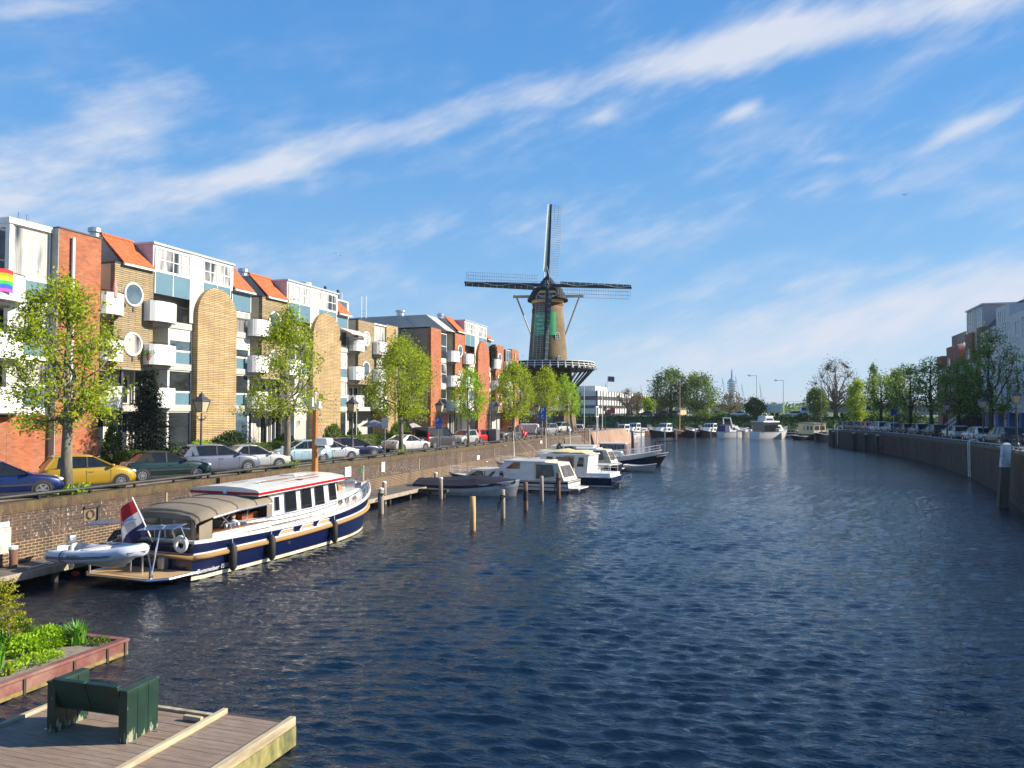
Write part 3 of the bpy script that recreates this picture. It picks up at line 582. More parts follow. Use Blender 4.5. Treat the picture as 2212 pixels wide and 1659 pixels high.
def module(B, yO0, yO1, yG, yA, yG2, yB, bm, zs, nwin=2, dormer=True, roof=True, left_bal=None, top=17.1):
    """one bay of the street front: round-window block, glazed strip, arched wall, glazed strip, recess"""
    F1, F2, F3, OB, OT, AT, EV = zs
    zg = ZQ; st = F2 - F1
    # core behind
    B.box('core_wall', yO0 + .35, yG2 + (0 if roof else 0), F3 + .4, OT + .1, -9, -1.0, greyrender)
    # round-window block
    B.box('brick_wall', yO0, yO1, OB, OT, -.32, .0, br_gy if bm is br_yel else bm); B.box('bay_wall', yO0 + .03, yO1 - .02, OB + .02, OT - .02, -1.6, -.32, cream); B.box('parapet', yO0 - .02, yO1 + .02, OT, OT + .06, -1.6, .03, darkm)
    B.box('side_wall', yO0 + .02, yO0 + .3, OB + .1, OT - .02, -6, -1.6, cream); B.box('soffit', yO0 + .02, yO1 - .02, OB - .06, OB, -1.5, -.02, concrete)
    for k in range(nwin): B.round_window((yO0 + yO1) / 2 - .1, F3 + 1.52 - k * 2.9 + (0.2 if k == 0 else 0), .76, .0, [g_mid, g_cur, g_dark][k % 3])
    # under the block: recessed storeys
    B.box('recess_wall', yO0, yO1, zg, OB - .06, -9, -1.75, concrete)
    levels = [(zg + .55, F1 - .1)] + ([(F1 + .45, OB - .35)] if OB > F1 + 2 else [])
    for i, (a, b) in enumerate(levels):
        w = (yO1 - yO0 - .3) / 3
        for k in range(3): B.window(yO0 + .15 + k * w, yO0 + .1 + (k + 1) * w, a, b, -1.75, 1, 1, [g_dark, g_cur, g_dark][k])
    for yy in (yO0 + 1.0, yO1 - .3): MB().cyl((B.xx(-.35), yy, zg), (B.xx(-.35), yy, OB - .06), .1, n=8).build('column', darkm, B.r)
    if OB > F1 + 2:
        B.box('slab', yO0, yO1, F1 - .02, F1 + .38, -1.7, -.1, concrete); B.railing(yO0 + .1, yO1 - .1, F1 + .38, F1 + 1.4, -.15)
    # glazed strip 1
    ym = yO1 + (yG - yO1) * .42; flo = [zg, F1, F2, F3]
    for i, z in enumerate(flo):
        nz = flo[i + 1] if i < 3 else EV - 1.5
        zz = z + (.42 if i else .5); zt = nz - .02
        if i: B.box('slab', yO1 + .01, yG - .01, z, z + .42, -1.6, -.02, concrete)
        B.box('back_wall', yO1 + .01, yG - .01, zz, zt, -9, -1.65, concrete)
        if i < 3:
            B.window(ym, yG - .02, zz + (.0 if i == 0 else .85), zt, -.18, 1, 1, CH[(i * 3 + int(yO0)) % 5], blind=.7 if (i + int(yO0)) % 3 == 2 else 0)
            if i: B.panel(ym, yG - .02, zz, zz + .85, -.18)
            B.box('side_post', ym - .1, ym, zz, zt, -1.6, -.1, white)
            B.window(yO1 + .1, ym - .12, zz, zt, -1.6, 2, 1, g_dark)
        else:
            B.window(yO1 + .1, yG - .1, zz - .2, zt, -1.6 if dormer else -.2, 3, 1, g_dark)
            B.railing(ym, yG, zz, zz + 1.05, -.1)
    for z in (F1, F2, F3): B.balcony(yO1 - .75, ym + .1, z + .2, mode=1)
    # arched wall
    B.arch(yG, yA, zg, AT, -.55, .35, bm); B.box('side_wall', yG + .05, yA - .05, F3, AT - 2.2, -6, -.55, cream)
    # glazed strip 2 and recessed bay
    for i, z in enumerate(flo):
        nz = flo[i + 1] if i < 3 else EV - 1.6
        zz = z + (.42 if i else .5); zt = nz - .02
        if i: B.box('slab', yA + .01, yB - .01, z, z + .42, -1.6, -.02, concrete)
        B.box('back_wall', yA + .01, yB - .01, zz, zt, -9, -1.65, cream)
        B.window(yA + .05, yG2, zz + (.85 if i and i < 3 else 0), zt, -.18, 1 if i < 3 else 2, 1, CH[(i * 2 + 1 + int(yO0)) % 5], blind=.8 if i == 2 else 0)
        if i and i < 3: B.panel(yA + .05, yG2, zz, zz + .85, -.18)
        B.box('side_post', yG2, yG2 + .1, zz, zt, -1.6, -.1, white)
        B.window(yG2 + .15, yB - .1, zz, zt, -1.6, 2, 1, g_dark)
        if i == 3: B.railing(yA, yG2 + .3, zz, zz + 1.05, -.05)
    for z in (F1, F2, F3): B.balcony(yB - 1.75, yB + .35, z + .2, mode=1)
    run = top - EV
    if roof:
        B.tiles(yO0 + .5, yO1 - .02, EV, run, run)
        p = [(B.xx(-.02), EV - .3), (B.xx(-run - .0), top - .1), (B.xx(-9), top - .1), (B.xx(-9), F3), (B.xx(-.5 - 1.5), F3), (B.xx(-2), EV - .3)]
        fixn(MB().prism([(B.xx(.0), EV - .12), (B.xx(-run + .05), top - .06), (B.xx(-8), top - .06), (B.xx(-8), EV - .12)], 'y', yO0 + .55, yO1 - .05).build('gable_wall', greyrender, B.r))
        B.tiles(yG2 - (yG2 - yA) + .0, yG2 + .35, EV, run, run)
        fixn(MB().prism([(B.xx(.0), EV - .12), (B.xx(-run + .05), top - .06), (B.xx(-8), top - .06), (B.xx(-8), EV - .12)], 'y', yA + .02, yG2 + .3).build('gable_wall', greyrender, B.r))
        B.panel(yA + .05, yG2 + .2, EV - 1.55, EV - .15, -.18)
        t = MB(); t.lathe([(.30, 0), (.30, .35), (.42, .36), (.42, .6), (.3, .66), (.01, .66)], 12, (B.xx(-run - .6), yO0 + .75, top - .1)); t.build('roof_vent', galv, B.r)
    if dormer:
        y0, y1 = yO1 - .05, yA - .02
        B.box('dormer', y0, y1, EV - .2, top - .12, -5, -.02, white); B.box('dormer_roof', y0 - .08, y1 + .08, top - .12, top + .02, -5.1, .1, M('zinc', (.48, .50, .53), .4, .5))
        B.box('dormer_cheek', y0 - .012, y0 - .003, EV - .1, top - .12, -5, -.03, M('pinkish_render', (.50, .42, .42), .8, var=.08))
        wA = y0 + (y1 - y0) * .42; wB = y0 + (y1 - y0) * .585
        B.window(y0 + .12, wA, EV + .0, top - .3, .0, 4, 2, g_cur); B.window(wB, y1 - .35, EV + .0, top - .3, .0, 4, 2, g_cur)
        B.box('cream_wall', wA + .02, wB - .02, F3 + 1.9 - 1.4, top - .15, -.02, .03, cream)
        B.panel(y0 + .12, wA, EV - 1.5, EV - .03, -.0, 2); B.panel(wB, y1 - .35, EV - 1.5, EV - .03, -.0, 2)
ZA = (6.2, 8.95, 11.72, 8.83, 15.2, 14.95, 15.3)
B1 = Bld('apartment_building', 'yellow brick apartment building with round windows, tall arched wall slabs and orange roof pieces', -37, 36)
module(B1, 36.0, 39.1, 42.8, 46.9, 48.9, 50.35, br_yel, ZA)
module(B1, 50.35, 53.7, 57.0, 61.6, 63.4, 65.4, br_yel, ZA)
# last yellow bay, flat topped, with a glazed roof room
B1.box('brick_wall', 65.4, 68.6, 8.83, 15.1, -.32, 0, br_gy); B1.box('bay_wall', 65.43, 68.58, 8.85, 15.08, -1.6, -.32, cream); B1.box('parapet', 65.38, 68.62, 15.1, 15.16, -1.6, .03, darkm)
B1.box('side_wall', 65.42, 65.7, 8.9, 15.0, -6, -1.6, cream)
B1.round_window(66.9, 13.35, .76, 0, g_cur); B1.round_window(66.9, 10.35, .76, 0, g_mid)
B1.box('core_wall', 65.8, 73.9, ZQ, 14.9, -9, -1.75, concrete)
for (a, b) in ((3.3, 6.1), (6.6, 8.6)):
    for k in range(3): B1.window(65.5 + k, 66.4 + k, a, b, -1.75, 1, 1, [g_cur, g_dark, g_dark][k])
B1.railing(65.5, 68.5, 6.6, 7.6, -.1); B1.box('slab', 65.4, 71, 6.2, 6.6, -1.7, -.08, concrete)
for z in (6.2, 8.95, 11.72): B1.balcony(68.3, 70.4, z + .2, mode=1); B1.box('slab', 68.61, 71, z + .003, z + .4, -1.6, -.05, concrete); B1.window(69.6, 71, z + .45, z + 2.7, -.3, 1, 2, g_cur)
B1.window(68.7, 71.1, 12.2, 15.0, -.2, 3, 1, g_cur); B1.box('roof_edge', 68.6, 71.2, 15.0, 15.12, -4, .0, white)
B1.box('brick_wall', 71.2, 73.9, ZQ, 15.25, -9, 0, br_yel); MB().cyl((B1.xx(.12), 73.2, ZQ), (B1.xx(.12), 73.2, 15), .06, n=8).build('drainpipe', galv, B1.r)
yc0, yc1 = 61.5, 67.9
B1.box('roof_room', yc0, yc1, 14.5, 17.3, -6, -2.6, M('pale_room_interior', (.45, .46, .46), .8)); B1.window(yc0, yc1 - .4, 14.8, 17.2, -2.6, 3, 1, g_mid); B1.window(yc0, yc1 - .4, 16.3, 17.2, -2.54, 3, 1, g_mid); B1.box('cream_wall', yc1 - .4, yc1, 14.6, 17.25, -6, -2.55, cream)
t = MB(); t.lathe([(.35, 0), (.35, 1.5), (.8, 1.5), (.8, 2.6), (.01, 2.62)], 16, (B1.xx(-3.2), 60.9, 15.5)); t.build('roof_vent', galv, B1.r)
for y in (65.2, 67.6): MB().cyl((B1.xx(-3.6), y, 17.2), (B1.xx(-3.6), y, 18.5), .15, n=8).build('flue', blackm, B1.r)
for y in (66.6, 68.0): MB().cyl((B1.xx(-3.4), y, 17.2), (B1.xx(-3.4), y, 18.3), .04, n=6).build('mast', white, B1.r)
# recess between the red tower wall and the first yellow block
B1.box('recess_wall', 34.6, 36.0, ZQ, 15.2, -9, -1.9, cream)
for z in (6.2, 8.95, 11.72): B1.balcony(34.6, 36.35, z + .2, mode=1); B1.box('slab', 34.55, 35.99, z, z + .4, -1.9, -.1, concrete); B1.window(34.7, 35.8, z + .45, z + 2.5, -1.9, 1, 1, g_dark)
# ---- red brick building at far left
B0 = Bld('apartment_building', 'red brick apartment building at the far left with white glazed corner and white drainpipe', -37, 30)
B0.box('brick_wall', 31.75, 34.55, ZQ, 16.28, -9, .45, br_red); B0.box('parapet', 31.7, 34.6, 16.28, 16.36, -9, .5, darkm); B0.box('end_wall', 31.70, 31.75, ZQ, 16.28, -3, .44, greyrender)
MB().cyl((B0.xx(.58), 32.55, ZQ), (B0.xx(.58), 32.55, 15.9), .09, n=10).build('drainpipe', white, B0.r)
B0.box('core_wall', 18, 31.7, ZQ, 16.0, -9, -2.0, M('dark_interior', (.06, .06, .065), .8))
B0.box('brick_wall', 29.3, 31.7, ZQ, 6.0, -2, 0, br_red)
for z in (6.2, 8.95, 11.9):
    B0.box('slab', 18, 31.68, z - .2, z + .22, -2, -.05, white)
    B0.window(29.4, 31.65, z + 1.35, z + 2.75 if z < 11 else 16.0, -.12, 1, 1, g_cur); B0.panel(29.4, 31.65, z + .25, z + 1.33, -.12)
    B0.balcony(25.6, 29.9, z - .1, 1.3, 1.2, mode=1); B0.box('corner_post', 29.2, 29.38, z + .2, z + 2.6 if z < 11 else 16.0, -.3, 0, white)
    for k in range(4): B0.window(22.0 + k * 1.8, 23.7 + k * 1.8, z + .3, z + 2.5, -1.95, 1, 1, g_dark)
    g = MB(); g.box(-39, -37.1, 29.2, 29.24, z + .3, z + 2.6); 
B0.boxes('side_glazing', [(29.2, 29.3, 12.2, 12.35, -2, -.3), (29.2, 29.3, 15.8, 16.0, -2, -.3), (29.2, 29.3, 12.35, 15.8, -1.1, -1.0), (29.2, 29.3, 12.35, 15.8, -2, -1.9)], white)
B0.box('side_pane', 29.22, 29.26, 12.3, 15.9, -1.95, -.3, g_mid); B0.box('roof_edge', 29.1, 31.72, 16.0, 16.3, -5, .08, white); B0.box('flat_roof', 18, 29.1, 16.0, 16.12, -9, -2, white)
for y in (30.9, 31.4): MB().cyl((B0.xx(-1.5), y, 16.2), (B0.xx(-1.5), y, 17.1), .06, n=8).build('flue', steel, B0.r)
B0.window(18.5, 29.0, 3.1, 5.7, -1.8, 5, 1, g_dark)
B0.box('brick_wall', 27.8, 29.29, ZQ, 5.9, -1.9, -.0, br_red)
# rainbow flag on the balcony
fl = thing('flag', 'rainbow striped flag draped over the top left balcony', 'flag', (-35.9, 28.6, 13.2))
for k, c in enumerate([(.75, .02, .02), (.85, .28, .01), (.85, .75, .02), (.02, .35, .08), (.02, .08, .5), (.35, .06, .35)]):
    g = MB(); R2 = []
    for i in range(13):
        y = 26.2 + i * .185; x = -35.72 + .04 * math.sin(i * 1.3) ; dz = .05 * math.sin(i * .8)
        R2.append([(x, y, 13.25 - k * .19 + dz), (x + .01, y, 13.25 - (k + 1) * .19 + dz)])
    g.loft(R2, False, False); o = g.build('stripe', M('flag_%d' % k, c, .8, var=.08), fl); o.modifiers.new('t', 'SOLIDIFY').thickness = .01
# ---- red brick building beyond the gap
B3 = Bld('apartment_building', 'red brick apartment building with grey brick gable and round windows nearer the mill', -34.5, 77)
Z3 = (6.0, 8.85, 11.75, 6.1, 15.55, 15.3, 15.85)
B3.box('gable_wall', 77.0, 79.0, ZQ, 15.4, -12, -.35, br_dark); B3.box('brick_wall', 77.02, 79.8, ZQ, 15.5, -.35, .0, br_red); B3.box('parapet', 77.0, 79.8, 15.5, 15.57, -12, .03, darkm)
Zt = 17.5
fixn(MB().prism([(B3.xx(-3.2), 15.5), (B3.xx(-5.6), Zt), (B3.xx(-13.5), Zt - .1), (B3.xx(-16), 15.5)], 'y', 81.0, 84.0).build('gable_wall', M('pale_zinc_gable', (.42, .41, .38), .8, var=.12, scale=.6, stretch=(1, 1, .3)), B3.r))
fixn(MB().prism([(B3.xx(.0), 15.6), (B3.xx(-2.5), Zt), (B3.xx(-12), Zt), (B3.xx(-14.5), 15.6)], 'y', 81.2, 84.2).build('gable_wall', M('pale_zinc_gable', (.42, .41, .38), .8, var=.12, scale=.6, stretch=(1, 1, .3)), B3.r))
g = MB()
for y in (-.3, .3):
    g.box(B3.xx(-10.6) + y - .03, B3.xx(-10.6) + y + .03, 80.9, 80.98, 15.5, 20.0)
for k in range(8): g.box(B3.xx(-10.9), B3.xx(-10.3), 80.92, 80.96, 15.7 + k * .35, 15.74 + k * .35)
g.build('roof_ladder', white, B3.r); t = MB(); t.lathe([(.45, 0), (.45, .7), (.6, .7), (.6, .9), (.01, .9)], 12, (B3.xx(-6.5), 82.5, Zt - .1)); t.build('roof_vent', galv, B3.r)
for z in (6.0, 8.85, 11.75):
    B3.box('slab', 79.8, 84.0, z, z + .42, -1.6, -.05, concrete); B3.window(79.85, 81.6, z + .45, z + (2.8 if z < 11 else 3.4), -.15, 1, 2, CH[int(z) % 5]); B3.balcony(81.7, 84.3, z + .2, mode=1); B3.window(81.9, 83.9, z + .5, z + 2.6, -1.6, 2, 1, g_dark)
B3.box('core_wall', 79.8, 84.0, ZQ, 15.5, -9, -1.7, cream); B3.box('brick_wall', 79.8, 81.7, ZQ, 5.98, -1.6, -.02, br_red)
module(B3, 84.0, 87.2, 90.9, 95.2, 96.9, 98.7, br_red, Z3, 3, True, True, top=Zt)
B3.box('brick_wall', 98.7, 102.2, 6.1, 15.4, -1.6, 0, br_red)
for k in range(3): B3.round_window(100.3, 13.5 - 2.9 * k, .8, 0, [g_mid, g_cur, g_dark][k])
B3.box('core_wall', 98.7, 106, ZQ, 14.9, -9, -1.7, concrete); B3.box('side_wall', 98.72, 99, 6.2, 15.3, -6, -1.6, cream)
for z in (6.0, 8.85, 11.75): B3.box('slab', 98.7, 105.9, z, z + .4, -1.69, -.05 - .002, concrete); B3.window(103.6, 105.9, z + .45, z + (2.7 if z < 11 else 3.3), -.2, 2, 1, CH[int(z + 1) % 5]); B3.balcony(102.0, 104.6, z + .2, mode=1)
for k in range(3): B3.window(98.9 + k, 99.8 + k, 3.2, 5.8, -1.65, 1, 1, g_dark)
B3.box('brick_wall', 106, 109.2, ZQ, 15.3, -9, 0, br_red); MB().cyl((B3.xx(.1), 107.2, ZQ), (B3.xx(.1), 107.2, 14.8), .07, n=8).build('drainpipe', white, B3.r)
# ---- right bank buildings (facing the canal)
br_red2 = brick('shaded_red_brick', (.48, .15, .09), (.34, .11, .07), (.2, .13, .1), (.22, .068), msize=.011)
RX = 28.4
B4 = Bld('apartment_building', 'red brick apartment building on the right bank with arched wall and white roof room', RX, 110, -1, TZ)
def rwin(B, y0, y1, z0, z1, **k): return B.window(y0, y1, z0, z1, 0.0, **k)
B4.box('core_wall', 100, 131, TZ, 14.6, -10, -1.4, concrete)
for (a, b, zt) in ((127.5, 131, 15.2), (119.5, 123.5, 16.2), (106.5, 110.5, 17.2), (101, 103.5, 17.5)): B4.box('brick_wall', a, b, TZ, zt, -8, 0, br_red2)
B4.arch(112.5, 117.5, TZ, 16.2, -.6, .3, br_red2)
for yy, zz in ((121.5, 13.6), (108.5, 14.2)): B4.round_window(yy, zz, .9, 0, g_mid); 
for (a, b) in ((123.7, 127.3), (117.7, 119.3), (110.7, 112.3), (103.7, 106.3)):
    for z in (TZ + .3, 6.0, 8.9, 11.8): B4.window(a, b, z + .3, z + 2.4, -1.3, 2, 1, g_dark); B4.box('slab', a, b, z - .3, z, -1.4, -.1, concrete)
    for z in (6.0, 8.9, 11.8): B4.balcony(a, b, z - .1, 1.1, .8)
B4.box('roof_room', 101.5, 111, 14.6, 20.5, -6, -.4, M('pinkish_render')); B4.box('dormer_roof', 101.3, 111.2, 20.5, 20.7, -6.2, -.2, M('zinc')); B4.window(102, 105.5, 17.4, 20.2, -.38, 3, 2, g_mid); B4.window(107.5, 110.8, 17.4, 20.2, -.38, 3, 2, g_mid); B4.box('cream_wall', 105.6, 107.4, 17.2, 20.4, -.4, -.33, cream)
B4.railing(112, 122, 16.3, 17.9, -.5)
for z in (12.,): pass
B4.r.scale.y = .893; B4.r.location.y = 123.9
B5 = Bld('apartment_building', 'pale beige rendered apartment building at the right edge with blue pillars at street level', RX - .3, 88, -1, TZ)
beige = M('beige_render', (.62, .60, .58), .85, var=.06, scale=1)
B5.box('rendered_wall', 62, 100.9, TZ + 3.0, 16.6, -10, 0, beige); B5.box('upper_wall', 88.5, 93.8, 16.6, 18.9, -8, -.01, beige); B5.box('upper_wall', 62, 88.5, 16.6, 19.6, -10, -1.5, beige); B5.box('parapet', 62, 88.45, 16.6, 17.4, -.25, .0, beige)
B5.window(90.2, 92.6, 16.3, 18.4, .01, 3, 1, g_mid); B5.window(70, 84, 17.2, 19.2, -1.49, 7, 1, g_mid)
for y in range(64, 99, 6):
    for z in (7.2, 10.6, 14.4): B5.window(y, y + 2.1, z, z + 2.4, 0.0, 3, 2, g_mid); B5.window(y + 3.4, y + 4.3, z, z + 2.1, 0.0, 1, 1, g_mid)
B5.box('street_wall', 62, 100.8, TZ, TZ + 3.0, -9, -.6, M('white_shopfront', (.5, .5, .52), .7))
for k, y in enumerate(np.arange(63, 100, 4.4)): B5.window(y + 1.3, y + 3.3, TZ + .6, TZ + 2.8, -.58, 2, 2, g_dark); B5.box('pillar', y, y + .8, TZ, TZ + 2.98, -.6, .02, M('blue_pillar_paint', (.05, .13, .30), .6))
fixn(MB().prism([(B5.xx(-.1), 16.6), (B5.xx(-3.5), 20.2), (B5.xx(-7), 16.6)], 'y', 93.8, 101.2).build('tiled_roof', M('dark_roof_tiles', (.10, .045, .04), .7), B5.r))

B5.r.location.y = 102.2
# balcony plants
def pot(lab, X, y, z, r, leaf, seed, n=260):
    rg = np.random.default_rng(seed); t = thing('potted_plant', lab, 'potted plant', (X, y, z), 0, 'plants on the balconies'); MB().lathe([(.12, 0), (.17, .3), (.15, .3), (.1, .28)], 10).build('pot', M('terracotta', (.30, .12, .06), .8), t, False)
    a = rg.normal(size=(n, 3)); a /= np.linalg.norm(a, axis=1)[:, None]; a *= rg.uniform(.3, 1.1, (n, 1)) * r; a[:, 2] = abs(a[:, 2]) * 1.3 + .3; mkobj('leaves', leaves_mesh('leaves', a, .06, leaf, seed), t)
# ---------------------------------------------------------------- windmill
MX, MY = -35.7, 130.3
mroot = thing('windmill', 'tall brown brick tower windmill with black cap and four lattice sails', 'windmill', (MX, MY, ZQ))
mm, mt, mb_ = newmat('mill_brick'); mb_.inputs['Roughness'].default_value = .9
f1 = noise_tex(mt, coords(mt), .5, 7, .7); f2 = noise_tex(mt, coords(mt, scale=(1, 1, 2)), 3., 6, .7)
c1 = ramp(mt, f1, [(.3, (.11, .078, .048)), (.5, (.195, .14, .07)), (.7, (.25, .18, .085))]); c1 = mix(mt, .8, c1, ramp(mt, f2, [(.3, .6), (.6, 1.), (.75, 1.25)]), 'MULTIPLY'); mt.link(c1, mb_.inputs['Base Color']); bump(mt, mb_, f2, .5, .05)
thatch = M('black_thatch', (.016, .015, .016), .9, var=.4, scale=2, stretch=(1, 1, .3), bmp=.5)
mcr = M('mill_cream_paint', (.62, .50, .26), .7, var=.06); mgry = M('pale_grey_beam', (.42, .41, .39), .7, var=.1); mgreen = M('dark_green_mill_paint', (.02, .055, .045), .55, var=.1)
def at(x, y, z): return (MX + x, MY + y, z)
mo = (MX, MY, 0)
MB().lathe([(5.1, ZQ), (4.9, 5), (4.55, 9), (4.2, 13.3)], 32, mo).build('base', mm, mroot, smooth=True)
MB().lathe([(3.62, 13.3), (3.42, 16), (3.18, 19), (2.9, 22.5), (2.68, 24.8)], 32, mo).build('tower', mm, mroot, smooth=True)
MB().lathe([(2.70, 24.8), (2.78, 24.95), (2.70, 25.05), (2.80, 25.2), (2.78, 25.3)], 32, mo).build('moulding', M('mill_red_band', (.20, .06, .04), .8), mroot)
MB().lathe([(2.84, 25.3), (2.9, 25.4), (2.86, 25.95)], 32, mo).build('curb_ring', M('mill_yellow_band', (.75, .48, .12), .6), mroot)
# cap, axis towards the viewer
SA = R_(-14.5); ax = Vector((math.sin(-SA), -math.cos(SA), 0)); rt = Vector((math.cos(SA), math.sin(-SA) * -1, 0))
ax = Vector((.252, -.968, 0)); rt = Vector((.968, .252, 0)); upv = Vector((0, 0, 1))
def cp(r, f, z): v = rt * r + ax * f; return at(v.x, v.y, z)
g = MB(); rings = []
for f, wd, zp in ((3.3, .62, .82), (2.9, .80, .93), (1.5, 1., 1.), (-1.5, 1., .98), (-3.2, .8, .86), (-4.0, .45, .62)):
    pr = [(3.6, 26.45), (3.4, 26.75), (2.9, 27.7), (2.45, 28.5), (1.75, 28.75), (1.35, 29.4), (.7, 30.25), (0, 30.9)]
    L = [cp(-x * wd, f, 25.85 + (z - 26.45) * zp) for x, z in pr] + [cp(x * wd, f, 25.85 + (z - 26.45) * zp) for x, z in reversed(pr[:-1])]
    rings.append(L)
g.loft(rings, True, True); fixn(g.build('cap', thatch, mroot))
g = MB()
for f in (3.34,):
    g._add([cp(-1.7, f, 26.75), cp(1.7, f, 26.75), cp(1.3, f, 27.2), cp(-1.3, f, 27.2), cp(-1.7, f - .1, 26.75), cp(1.7, f - .1, 26.75), cp(1.3, f - .1, 27.2), cp(-1.3, f - .1, 27.2)], [(0, 1, 2, 3), (4, 7, 6, 5), (0, 4, 5, 1), (3, 2, 6, 7), (0, 3, 7, 4), (1, 5, 6, 2)])
g.build('front_board', mcr, mroot)
g = MB(); g.beam(cp(-1.2, 3.45, 26.5), cp(1.2, 3.45, 26.5), .1, .34); bb = g.build('name_board', blackm, mroot)
text_mesh('lettering', '1727   RO', .30, white, bb, Matrix.Translation(Vector((MX, MY, ZQ)) * -1) @ axes_mtx(cp(0, 3.52, 26.5), rt, upv))
g = MB()
for s in (-1, 1):
    g.tube([cp(s * .15, 3.5, 26.15), cp(s * .6, 3.5, 25.95), cp(s * 1.2, 3.5, 26.2), cp(s * 1.75, 3.5, 26.6)], .06, 5); g.ring(cp(s * .4, 3.5, 26.15), 'y', .16, .05, 12, 5); g.ring(cp(s * .85, 3.5, 26.2), 'y', .13, .045, 12, 5)
g.build('scrollwork', white, mroot)
# sails
HUB = Vector(cp(0, 4.1, 28.0)); tilt = R_(7)
nrm = (ax * math.cos(tilt) + upv * math.sin(tilt)).normalized(); vup = rt.cross(ax) * -1
vup = nrm.cross(rt); vup = vup if vup.z > 0 else -vup
MB().beam(HUB - nrm * 3.2, HUB + nrm * .1, .55).build('windshaft', blackm, mroot)
g = MB(); g.beam(HUB - rt * .75 , HUB + rt * .75, .6, .6); g.beam(HUB - vup * .75 + nrm * .35, HUB + vup * .75 + nrm * .35, .55); g.sphere(tuple(HUB + nrm * .75), .28); g.build('poll_end', darkm, mroot)
star = MB()
for k in range(8):
    a = k * PI / 4; star.cyl(HUB + nrm * .8, HUB + nrm * .8 + (rt * math.cos(a) + vup * math.sin(a)) * .65, .04, n=5)
star.build('tension_star', steel, mroot)
lat = M('lattice_bars', (.36, .37, .38), .6, var=.1)
def sail(d, side, L, off, brd, nm):
    """d along the arm, side towards the lattice"""
    o = HUB + nrm * off; g = MB()
    g.loft([[o + d * r + side * a * w + nrm * b * h for a, b in ((-1, -1), (1, -1), (1, 1), (-1, 1))] for r, w, h in ((0, .24, .26), (L * .5, .2, .2), (L, .13, .13))]); s = g.build('sail', blackm if brd is not white else blackm, mroot)
    g = MB(); r0, r1 = 1.9, L - .25; W = 1.95; n = 31
    tw = lambda r: R_(16) * (1 - (r - r0) / (r1 - r0)) + R_(3)
    def pt(r, wv): a = tw(r); return o + d * r + side * (wv * math.cos(a)) - nrm * (wv * math.sin(a) * 0.8)
    for k in range(n): r = r0 + (r1 - r0) * k / (n - 1); g.beam(pt(r, .1), pt(r, W), .045, .045)
    for wv in (.68, 1.3, W): g.tube([pt(r0 + (r1 - r0) * k / 8, wv) for k in range(9)], .028, 4)
    g.build('lattice', lat, s)
    # leading board on the other side
    g = MB(); kk = -1. if brd is lit_b else 1.; q = [o + d * 2.2 - side * .12, o + d * (L - .1) - side * .12, o + d * (L - .1) - side * .62 - nrm * .22 * kk, o + d * 2.2 - side * .85 - nrm * .35 * kk]  # upper board tilted forward to catch the sun
    g.hexa([*q, *[p + nrm * .05 for p in q]]); g.build('leading_board', brd, s)
    g = MB()
    for k in range(12): r = 2.4 + (L - 2.8) * k / 11; g.beam(o + d * r - side * .1 + nrm * .07, o + d * r - side * .72 - nrm * .2 * kk + nrm * .05, .05, .04)
    g.build('braces', mgreen if brd is not mgreen else white, s)
    return s
lit_b = M('sunlit_green_board', (.60, .68, .60), .6, var=.05)  # sunlit paleness of the upper board put into its colour
tr = R_(-2.6)
dr = (rt * math.cos(tr) + vup * math.sin(tr)).normalized(); du = nrm.cross(dr); du = du if du.z > 0 else -du
sail(du, dr, 14.6, .35, lit_b, 'up'); sail(-du, -dr, 13.6, .35, mgreen, 'down'); sail(dr, -du, 14.5, -.05, mgreen, 'right'); sail(-dr, du, 14.5, -.05, mgreen, 'left')
# rolled canvas and ropes
g = MB(); rope = []
for d, s in ((dr, -du), (-dr, du)): g.tube([HUB + d * r - s * (.2 + .25 * math.sin(r * .9)) + nrm * .25 for r in np.linspace(1, 14, 16)], .05, 5)
g.tube([HUB - dr * 3.5 + du * .1, HUB + du * .9 + nrm * .2], .03, 4); g.tube([HUB + du * 4 - dr * .5 + nrm * .5, HUB + du * 2.5 + nrm * .6, HUB + du * 1.2 + dr * .3 + nrm * .5], .07, 5); g.build('rope', mgry, mroot)
# tail beams
bz = 26.9
MB().beam(cp(-6.3, -1.6, bz), cp(6.4, -1.6, bz + .0), .45, .45).build('long_spreader_beam', mcr, mroot)
g = MB()
for s in (-1, 1): g.beam(cp(s * 5.9, -1.6, bz + .5), cp(s * .9, -8.5, 14.6), .2); g.beam(cp(s * 2.6, -3.6, bz - 1), cp(s * .4, -8.5, 15), .16)
g.build('tail_brace', mgry, mroot)
MB().beam(cp(0, -3, 27), cp(0, -9, 14.3), .4).build('tail_pole', mgry, mroot); MB().cyl(cp(-.7, -3.6, 29), cp(-.75, -3.6, 33.6), .09).build('lightning_rod', white, mroot)
# stage
RG = 8.25
MB().lathe([(4.0, 13.35), (RG, 13.35), (RG + .05, 13.55), (3.4, 13.55)], 40, mo).build('stage_deck', blackm, mroot)
g = MB()
for k in range(40):
    a = 2 * PI * k / 40; c, s = math.cos(a), math.sin(a); g.beam(at(c * (RG - .3), s * (RG - .3), 13.35), at(c * 4.45, s * 4.45, 9.6), .13, .16)
g.build('stage_strut', blackm, mroot)
g = MB()
for hz in (.35, .72, 1.12): g.lathe([(RG + .0, 13.55 + hz), (RG + .07, 13.55 + hz), (RG + .07, 13.65 + hz), (RG, 13.65 + hz), (RG, 13.55 + hz)], 40, mo)
g.build('stage_rail', white, mroot)
g = MB()
for k in range(40):
    a = 2 * PI * k / 40; c, s = math.cos(a), math.sin(a); g.beam(at(c * (RG - .02), s * (RG - .02), 13.5), at(c * (RG - .02), s * (RG - .02), 14.75), .13); g.beam(at(c * (RG - .02), s * (RG - .02), 14.3), at(c * (RG + .45), s * (RG + .45), 13.5), .1)
